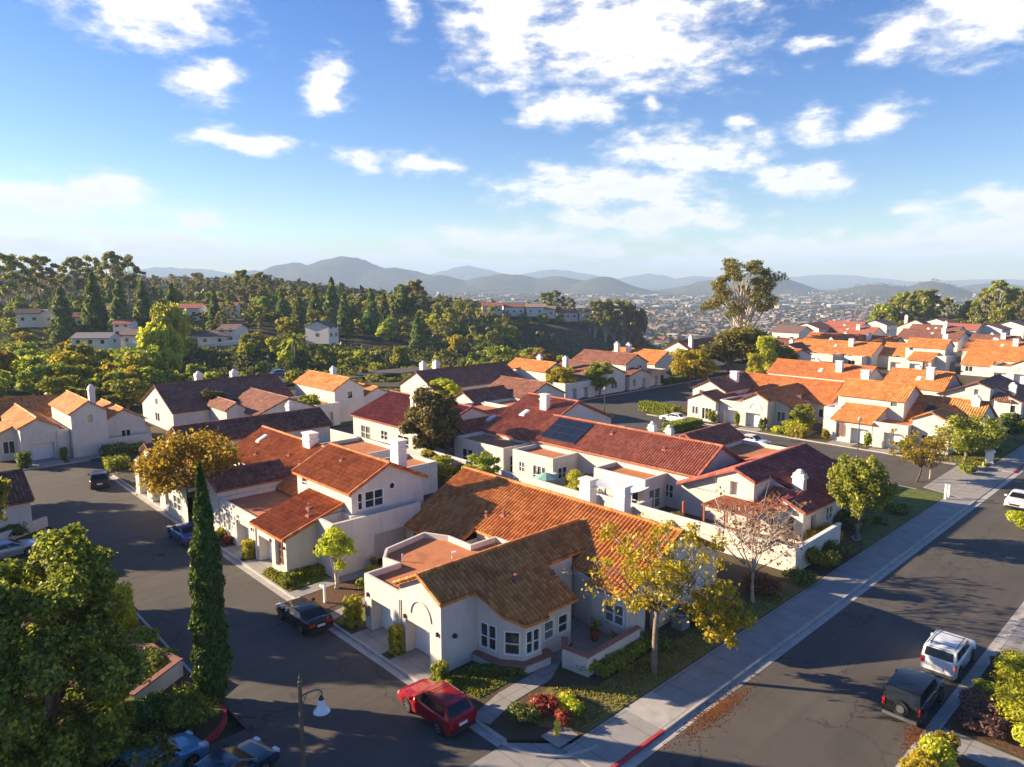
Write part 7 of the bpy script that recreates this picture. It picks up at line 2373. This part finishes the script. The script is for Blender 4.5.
def hydrant(label, u, v):
    root = empty('fire_hydrant', (u, v, 0), 0, label, 'fire hydrant')
    y = mat_plain('yellow_hydrant_paint', (.62, .46, .03), .45)
    mb = MB(); mb.lathe([(.17, 0), (.17, .06), (.12, .08), (.115, .55), (.15, .57), (.15, .62), (.12, .66), (.09, .76), (.03, .80), (0, .80)], (0, 0, 0), 14); mb.build('barrel', y, root)
    for d in ((1, 0), (-1, 0), (0, -1)):
        mb = MB(); mb.tube([(d[0] * .08, d[1] * .08, .42), (d[0] * .2, d[1] * .2, .42)], .06 if d[0] else .085, 8); mb.build('outlet', y, root)
    mb = MB(); mb.tube([(0, 0, .78), (0, 0, .86)], .03, 5); mb.build('top_nut', y, root)
hydrant('yellow fire hydrant on the corner lawn by the red kerb', 23.75, 21.85)
hydrant('yellow fire hydrant at the far lawn corner by the second alley mouth', 94.4 + 4.4, 21.4 + .3)
patch('hydrant_pad', [(23.1, 21.1), (24.5, 21.1), (24.5, 22.3), (23.1, 22.3)], .035, 'concrete', .03)

def sign_post():
    root = empty('sign_post', (22.8, 42.8, 0), 0, 'short white wooden post with crossbar on the bark bed', 'post')
    mb = MB(); mb.box(-.07, -.07, -.1, .07, .07, 1.35); mb.lathe([(.1, 0), (.1, .04), (0, .14)], (0, 0, 1.35), 4); mb.build('post', 'trim', root)
    mb = MB(); mb.box(-.05, -.1, 1.02, .05, .62, 1.14); mb.build('crossbar', 'trim', root)
    for i, (du, lb) in enumerate(((-.0, 'left white marker post at the edge of the shaded lawn'), (1.1, 'right white marker post at the edge of the shaded lawn'))):
        u, v = ground(945, 499)
        r_ = empty('marker_post', (u + du, v, 0), 0, lb, 'post')
        mb = MB(); mb.box(-.09, -.09, 0, .09, .09, 1.5 - .3 * i); mb.build('post', 'trim', r_)
        mb = MB(); mb.prism([(-.11, -.11), (.11, -.11), (.11, .11), (-.11, .11)], 1.504 - .3 * i, 1.56 - .3 * i); mb.build('cap', 'trim', r_)
sign_post()
def utility():
    root = empty('utility_box', (100.3, 20.6 + .9, 0), .2, 'white rounded utility box on a plinth beside the far sidewalk', 'utility box')
    mb = MB(); mb.box(-.6, -.5, 0, .6, .5, .35); mb.build('plinth', 'kerb', root)
    mb = MB(); mb.box(-.5, -.42, .354, .5, .42, 1.5); o = mb.build('cabinet', 'door_white', root)
    mb = MB(); mb.lathe([(.62, 0), (.6, .12), (.45, .28), (.2, .36), (0, .38)], (0, 0, 1.504), 14); mb.build('lid', 'trim', root)
    mb = MB(); mb.box(.1, -.5, .5, .42, -.424, 1.2); mb.build('hatch', 'kerb', root)
utility()
def ac_unit():
    root = empty('air_conditioner', (37.6, 23.9, 0), 0, 'grey air conditioning unit by the end wall of the front villa', 'air conditioner')
    mb = MB(); mb.box(-.45, -.4, 0, .45, .4, .8); mb.build('cabinet', mat_plain('grey_metal', (.30, .29, .27), .5, .3), root)
    mb = MB(); mb.lathe([(.34, 0), (.34, .03), (.28, .03), (.28, 0)], (0, 0, .802), 16); mb.build('fan_ring', M['black_plastic'], root)
ac_unit()
def pot(label, u, v, s=1.0):
    root = empty('plant_pot', (u, v, .03), 0, label, 'plant pot')
    mb = MB(); mb.lathe([(.18 * s, 0), (.27 * s, .42 * s), (.30 * s, .44 * s), (.30 * s, .5 * s), (.26 * s, .5 * s), (.24 * s, .44 * s), (0, .42 * s)], (0, 0, 0), 14); mb.build('pot', 'redwood', root)
    me = shrub_mesh(int(u * 7), .7 * s, .7 * s, .7 * s, .09, 260, 'leaf_green')
    o = bpy.data.objects.new('foliage', me); COL.objects.link(o); o.parent = root; o.location = (0, 0, .45 * s)
pot('red clay pot against the blue grey patio wall', 32.3, 26.6, 1.2)
pot('small clay pot with plant near the patio window', 32.4, 25.2, .9)
pot('clay pot with leafy plant on the porch of the two storey villa', 28.4, 45.3, 1.0)

# garden walls behind the first row
def wall_thing(label, path, h, cap=None, w=.26, name='garden_wall'):
    r_ = empty(name, (path[0][0], path[0][1], 0), 0, label, 'wall')
    wm, cm = MB(), MB()
    low_wall(wm, cm, [(p[0] - path[0][0], p[1] - path[0][1]) for p in path], 0, h, w)
    wm.build('wall', 'stucco', r_); cm.build('coping', 'stucco_pale' if not cap else cap, r_)
wall_thing('long cream patio wall running behind the corner villa to the street corner', [(50.4, 54.5), (50.4, 42.5), (51.2, 41.8), (51.2, 22.8), (59.4, 22.9)], 1.9)
wall_thing('cream garden wall behind the two storey villa', [(47.4, 86.0), (48.2, 69.8), (49.8, 60.0)], 2.1)
wall_thing('short cross wall between the two flat roofed rooms', [(50.6, 38.0), (54.2, 38.2)], 1.7)
wall_thing('stucco wall joining the left flat roofed room to the patio wall', [(50.6, 50.0), (53.9, 50.2)], 1.8)
wall_thing('shaded wall beside the court of the crimson roofed villa', [(50.3, 58.0), (50.3, 66.5)], 1.9)
# the little walled patio beside the cypress
wall_thing('low white patio wall with red coping beside the cypress', [(9.4, 38.2), (12.2, 40.0), (11.6, 42.8), (10.6, 43.8)], .95, 'brick', .3)
# a two storey-house corner under the branches at lower left
def canopy():
    root = empty('awning', (53.0, 41.2, 0), 0, 'white fabric awning stretched between the two flat roofed rooms', 'awning')
    mb = MB(); n = 8
    for i in range(n):
        for j in range(4):
            def P(a, b): return (-1.3 + 2.6 * b / 4, -2.7 + 5.4 * a / n, 2.75 - .25 * math.sin(PI * a / n) - .1 * math.sin(PI * b / 4))
            mb.face([P(i, j), P(i + 1, j), P(i + 1, j + 1), P(i, j + 1)])
    mb.build('fabric', mat_plain('white_canvas', (.78, .78, .80), .8), root, True)
    for x, y in ((-1.3, -2.7), (-1.3, 2.7), (1.3, -2.7), (1.3, 2.7)):
        mb = MB(); mb.tube([(x, y, 0), (x, y, 2.8)], .05, 8); mb.build('post', 'trim', root)
canopy()
def pergola():
    root = empty('pergola', (55.0, 29.9, 0), 0, 'red stained timber pergola before the niche tower', 'pergola')
    mb = MB()
    for i in range(22):
        y = -2.4 + i * .22
        mb.box(-1.7, y, 2.75, 2.4, y + .12, 2.83)
    for x in (-1.5, 2.1): mb.box(x, -2.55, 2.6, x + .14, 2.45, 2.744)
    mb.build('slatted_roof', 'redwood', root)
    for x in (-1.43, 2.17):
        for y in (-2.3, 0, 2.2):
            mb = MB(); mb.box(x - .07, y - .07, 0, x + .07, y + .07, 2.596); mb.build('post', 'redwood', root)
pergola()
def umbrella(label, u, v, mat, closed=False):
    root = empty('patio_umbrella', (u, v, 0), 0, label, 'umbrella')
    mb = MB(); mb.tube([(0, 0, 0), (0, 0, 2.4)], .03, 6); mb.build('pole', 'trim', root)
    mb = MB()
    mb.lathe([(.03, .5), (.16, .4), (.12, -.9), (.04, -1.2)] if closed else [(0, .15), (.5, 0), (1.3, -.35), (1.3, -.42), (.5, -.06), (0, .08)], (0, 0, 2.3), 8)
    mb.build('canopy', mat, root)
umbrella('pale green open umbrella by the left flat roofed room', 51.9, 49.6, mat_plain('green_canvas', (.22, .42, .36), .8))
umbrella('closed orange red umbrella beside the pergola', 53.0, 33.8, 'redwood', True)
# ------------------------------------------------------------------ sky, clouds, sun, haze, camera
SKY = .062
def make_world():
    w = bpy.data.worlds.new('World'); scene.world = w; w.use_nodes = True
    nt = w.node_tree
    for n in list(nt.nodes): nt.nodes.remove(n)
    sky = N(nt, 'ShaderNodeTexSky', sky_type='NISHITA', sun_disc=False)
    sky.sun_elevation = SUN_EL
    # Blender's sky: rotation 0 puts the sun on +Y, growing clockwise seen from above
    sky.sun_rotation = (PI / 2 - SUN_AZ) % (2 * PI)
    sky.altitude = 100; sky.air_density = 1.0; sky.dust_density = .3; sky.ozone_density = 2.6
    tc = N(nt, 'ShaderNodeTexCoord')
    sx = N(nt, 'ShaderNodeSeparateXYZ'); L(nt, tc.outputs['Generated'], sx.inputs[0])
    # bearing measured from the view axis, in the world frame
    az = mathn(nt, 'SUBTRACT', TH, mathn(nt, 'ARCTAN2', sx.outputs[1], sx.outputs[0]))
    el = mathn(nt, 'ARCSINE', sx.outputs[2])
    cb = N(nt, 'ShaderNodeCombineXYZ')
    L(nt, az, cb.inputs[0]); L(nt, mathn(nt, 'MULTIPLY', el, 2.2), cb.inputs[1])
    nz = noise_tex(nt, 17.0, 10, .62, cb.outputs[0]); 
    nz2 = noise_tex(nt, 5.0, 5, .6, cb.outputs[0])
    # warp
    wz = N(nt, 'ShaderNodeVectorMath', operation='SUBTRACT'); L(nt, nz2.outputs[1], wz.inputs[0]); wz.inputs[1].default_value = (.5, .5, .5)
    ws = N(nt, 'ShaderNodeVectorMath', operation='SCALE'); L(nt, wz.outputs[0], ws.inputs[0]); ws.inputs['Scale'].default_value = .05
    c0 = N(nt, 'ShaderNodeCombineXYZ'); L(nt, az, c0.inputs[0]); L(nt, el, c0.inputs[1])
    wp = N(nt, 'ShaderNodeVectorMath', operation='ADD'); L(nt, c0.outputs[0], wp.inputs[0]); L(nt, ws.outputs[0], wp.inputs[1])
    CL = [(165, 18, 85, 36), (212, 88, 38, 22), (335, 92, 26, 26), (408, 20, 16, 22), (252, 148, 52, 11), (362, 166, 28, 12), (425, 170, 34, 11), (85, 200, 95, 20), (62, 240, 75, 16), (165, 244, 75, 15), (200, 222, 32, 11), (290, 256, 60, 9), (400, 258, 60, 8),
          (508, 40, 52, 55), (620, 52, 115, 52), (565, 117, 55, 18), (680, 157, 82, 22), (600, 192, 112, 24), (648, 222, 105, 18), (500, 242, 90, 13), (575, 249, 70, 11), (735, 128, 14, 9), (803, 132, 24, 17), (873, 128, 32, 16),
          (800, 182, 52, 20), (875, 52, 32, 22), (960, 25, 90, 46), (985, 228, 100, 26), (1010, 212, 60, 22), (830, 250, 140, 14), (935, 240, 120, 14), (700, 258, 60, 9), (190, 252, 80, 8), (10, 252, 30, 8), (646, 112, 11, 9), (805, 60, 32, 6), (480, 264, 80, 7), (720, 262, 120, 7), (100, 258, 120, 8),
          (-120, 90, 110, 40), (1200, 120, 120, 60), (-300, 180, 120, 30)]
    best = None
    for px, py, rx, ry in CL:
        a0 = math.atan((px - 512) / F * math.cos(PITCH))
        e0 = math.atan((281 - py) / F * math.cos(a0))
        ra = rx / F * math.cos(a0) ** 2; re = ry / F * math.cos(a0)
        s1 = N(nt, 'ShaderNodeVectorMath', operation='SUBTRACT'); L(nt, wp.outputs[0], s1.inputs[0]); s1.inputs[1].default_value = (a0, e0, 0)
        s2 = N(nt, 'ShaderNodeVectorMath', operation='MULTIPLY'); L(nt, s1.outputs[0], s2.inputs[0]); s2.inputs[1].default_value = (1 / ra, 1 / re, 0)
        ln = N(nt, 'ShaderNodeVectorMath', operation='LENGTH'); L(nt, s2.outputs[0], ln.inputs[0])
        # small clouds must not be thickened: weight by size
        best = ln.outputs['Value'] if best is None else mathn(nt, 'MINIMUM', best, ln.outputs['Value'])
    g = mathn(nt, 'SUBTRACT', 1.38, best)
    dens = mathn(nt, 'ADD', g, mathn(nt, 'MULTIPLY', mathn(nt, 'SUBTRACT', nz.outputs[0], .50), 3.2))
    al = mathn(nt, 'MULTIPLY', dens, 1.05, clamp=True)
    al = mathn(nt, 'MULTIPLY', al, al)
    al = mathn(nt, 'MULTIPLY', al, mathn(nt, 'GREATER_THAN', el, .004))
    al = mathn(nt, 'MULTIPLY', mathn(nt, 'MULTIPLY', al, 1.25, clamp=True), .97)
    # cloud shading put into the colour: thick parts greyer, most near the horizon
    nzs = noise_tex(nt, 22.0, 5, .55, cb.outputs[0])
    thick = mathn(nt, 'MULTIPLY', mathn(nt, 'ADD', mathn(nt, 'SUBTRACT', dens, 1.1), mathn(nt, 'MULTIPLY', mathn(nt, 'SUBTRACT', nzs.outputs[0], .5), 2.2)), 1.0, clamp=True)
    lowf = mathn(nt, 'SUBTRACT', 1.0, mathn(nt, 'MULTIPLY', el, 5.5), clamp=True)
    grey = mathn(nt, 'MULTIPLY', thick, mathn(nt, 'ADD', mathn(nt, 'MULTIPLY', lowf, .6), .22), clamp=True)
    cc = N(nt, 'ShaderNodeMix', data_type='RGBA'); L(nt, grey, cc.inputs[0])
    cc.inputs[6].default_value = (5.7, 5.7, 5.75, 1); cc.inputs[7].default_value = (3.7, 4.15, 5.0, 1)
    hs = N(nt, 'ShaderNodeHueSaturation'); L(nt, sky.outputs[0], hs.inputs['Color'])
    hs.inputs['Saturation'].default_value = 1.34; hs.inputs['Hue'].default_value = .518
    mx = N(nt, 'ShaderNodeMix', data_type='RGBA'); L(nt, al, mx.inputs[0]); L(nt, hs.outputs[0], mx.inputs[6]); L(nt, cc.outputs[2], mx.inputs[7])
    bg = N(nt, 'ShaderNodeBackground'); L(nt, mx.outputs[2], bg.inputs[0]); bg.inputs[1].default_value = SKY
    o = N(nt, 'ShaderNodeOutputWorld'); L(nt, bg.outputs[0], o.inputs[0])
    w.cycles.sampling_method = 'MANUAL'; w.cycles.sample_map_resolution = 512
make_world()

sd = bpy.data.lights.new('sun', 'SUN'); sd.energy = 5.0; sd.angle = R(.55); sd.color = (1.0, .80, .55)
so = bpy.data.objects.new('sun', sd); COL.objects.link(so)
from mathutils import Vector
dv = Vector((math.cos(SUN_AZ) * math.cos(SUN_EL), math.sin(SUN_AZ) * math.cos(SUN_EL), math.sin(SUN_EL)))
so.rotation_euler = dv.to_track_quat('Z', 'Y').to_euler()
so.location = (0, 0, 60)

# air: one box of thin even haze round everything
hz_ = MB(); hz_.box(-10700, -10700, -62, 10700, 10700, 300)
m, nt = new_mat('haze')
pv = N(nt, 'ShaderNodeVolumePrincipled')
pv.inputs['Color'].default_value = (.52, .72, 1.0, 1)
pv.inputs['Density'].default_value = 1.55e-4
pv.inputs['Anisotropy'].default_value = 0.0
o_ = nt.nodes.new('ShaderNodeOutputMaterial'); L(nt, pv.outputs[0], o_.inputs['Volume'])

try: m.cycles.homogeneous_volume = True
except Exception: pass
ho = hz_.build('haze', m)
tag(ho, 'thin pale haze over the valley', 'haze', kind='stuff')

cam = bpy.data.cameras.new('camera'); co = bpy.data.objects.new('camera', cam); COL.objects.link(co)
cam.sensor_width = 36; cam.sensor_fit = 'HORIZONTAL'; cam.lens = 36 * F / 1024
cam.clip_start = .5; cam.clip_end = 40000
co.location = (0, 0, CAMH)
dirv = Vector((math.cos(TH) * math.cos(PITCH), math.sin(TH) * math.cos(PITCH), -math.sin(PITCH)))
co.rotation_euler = dirv.to_track_quat('-Z', 'Y').to_euler()
scene.camera = co
scene.render.resolution_x = 1024; scene.render.resolution_y = 767
vs = scene.view_settings
vs.view_transform = 'Standard'; vs.look = 'None'; vs.exposure = 1.65; vs.gamma = 1.0; vs.use_curve_mapping = False
cy = scene.cycles
cy.max_bounces = 6; cy.diffuse_bounces = 3; cy.glossy_bounces = 2; cy.transmission_bounces = 3; cy.volume_bounces = 0; cy.transparent_max_bounces = 6
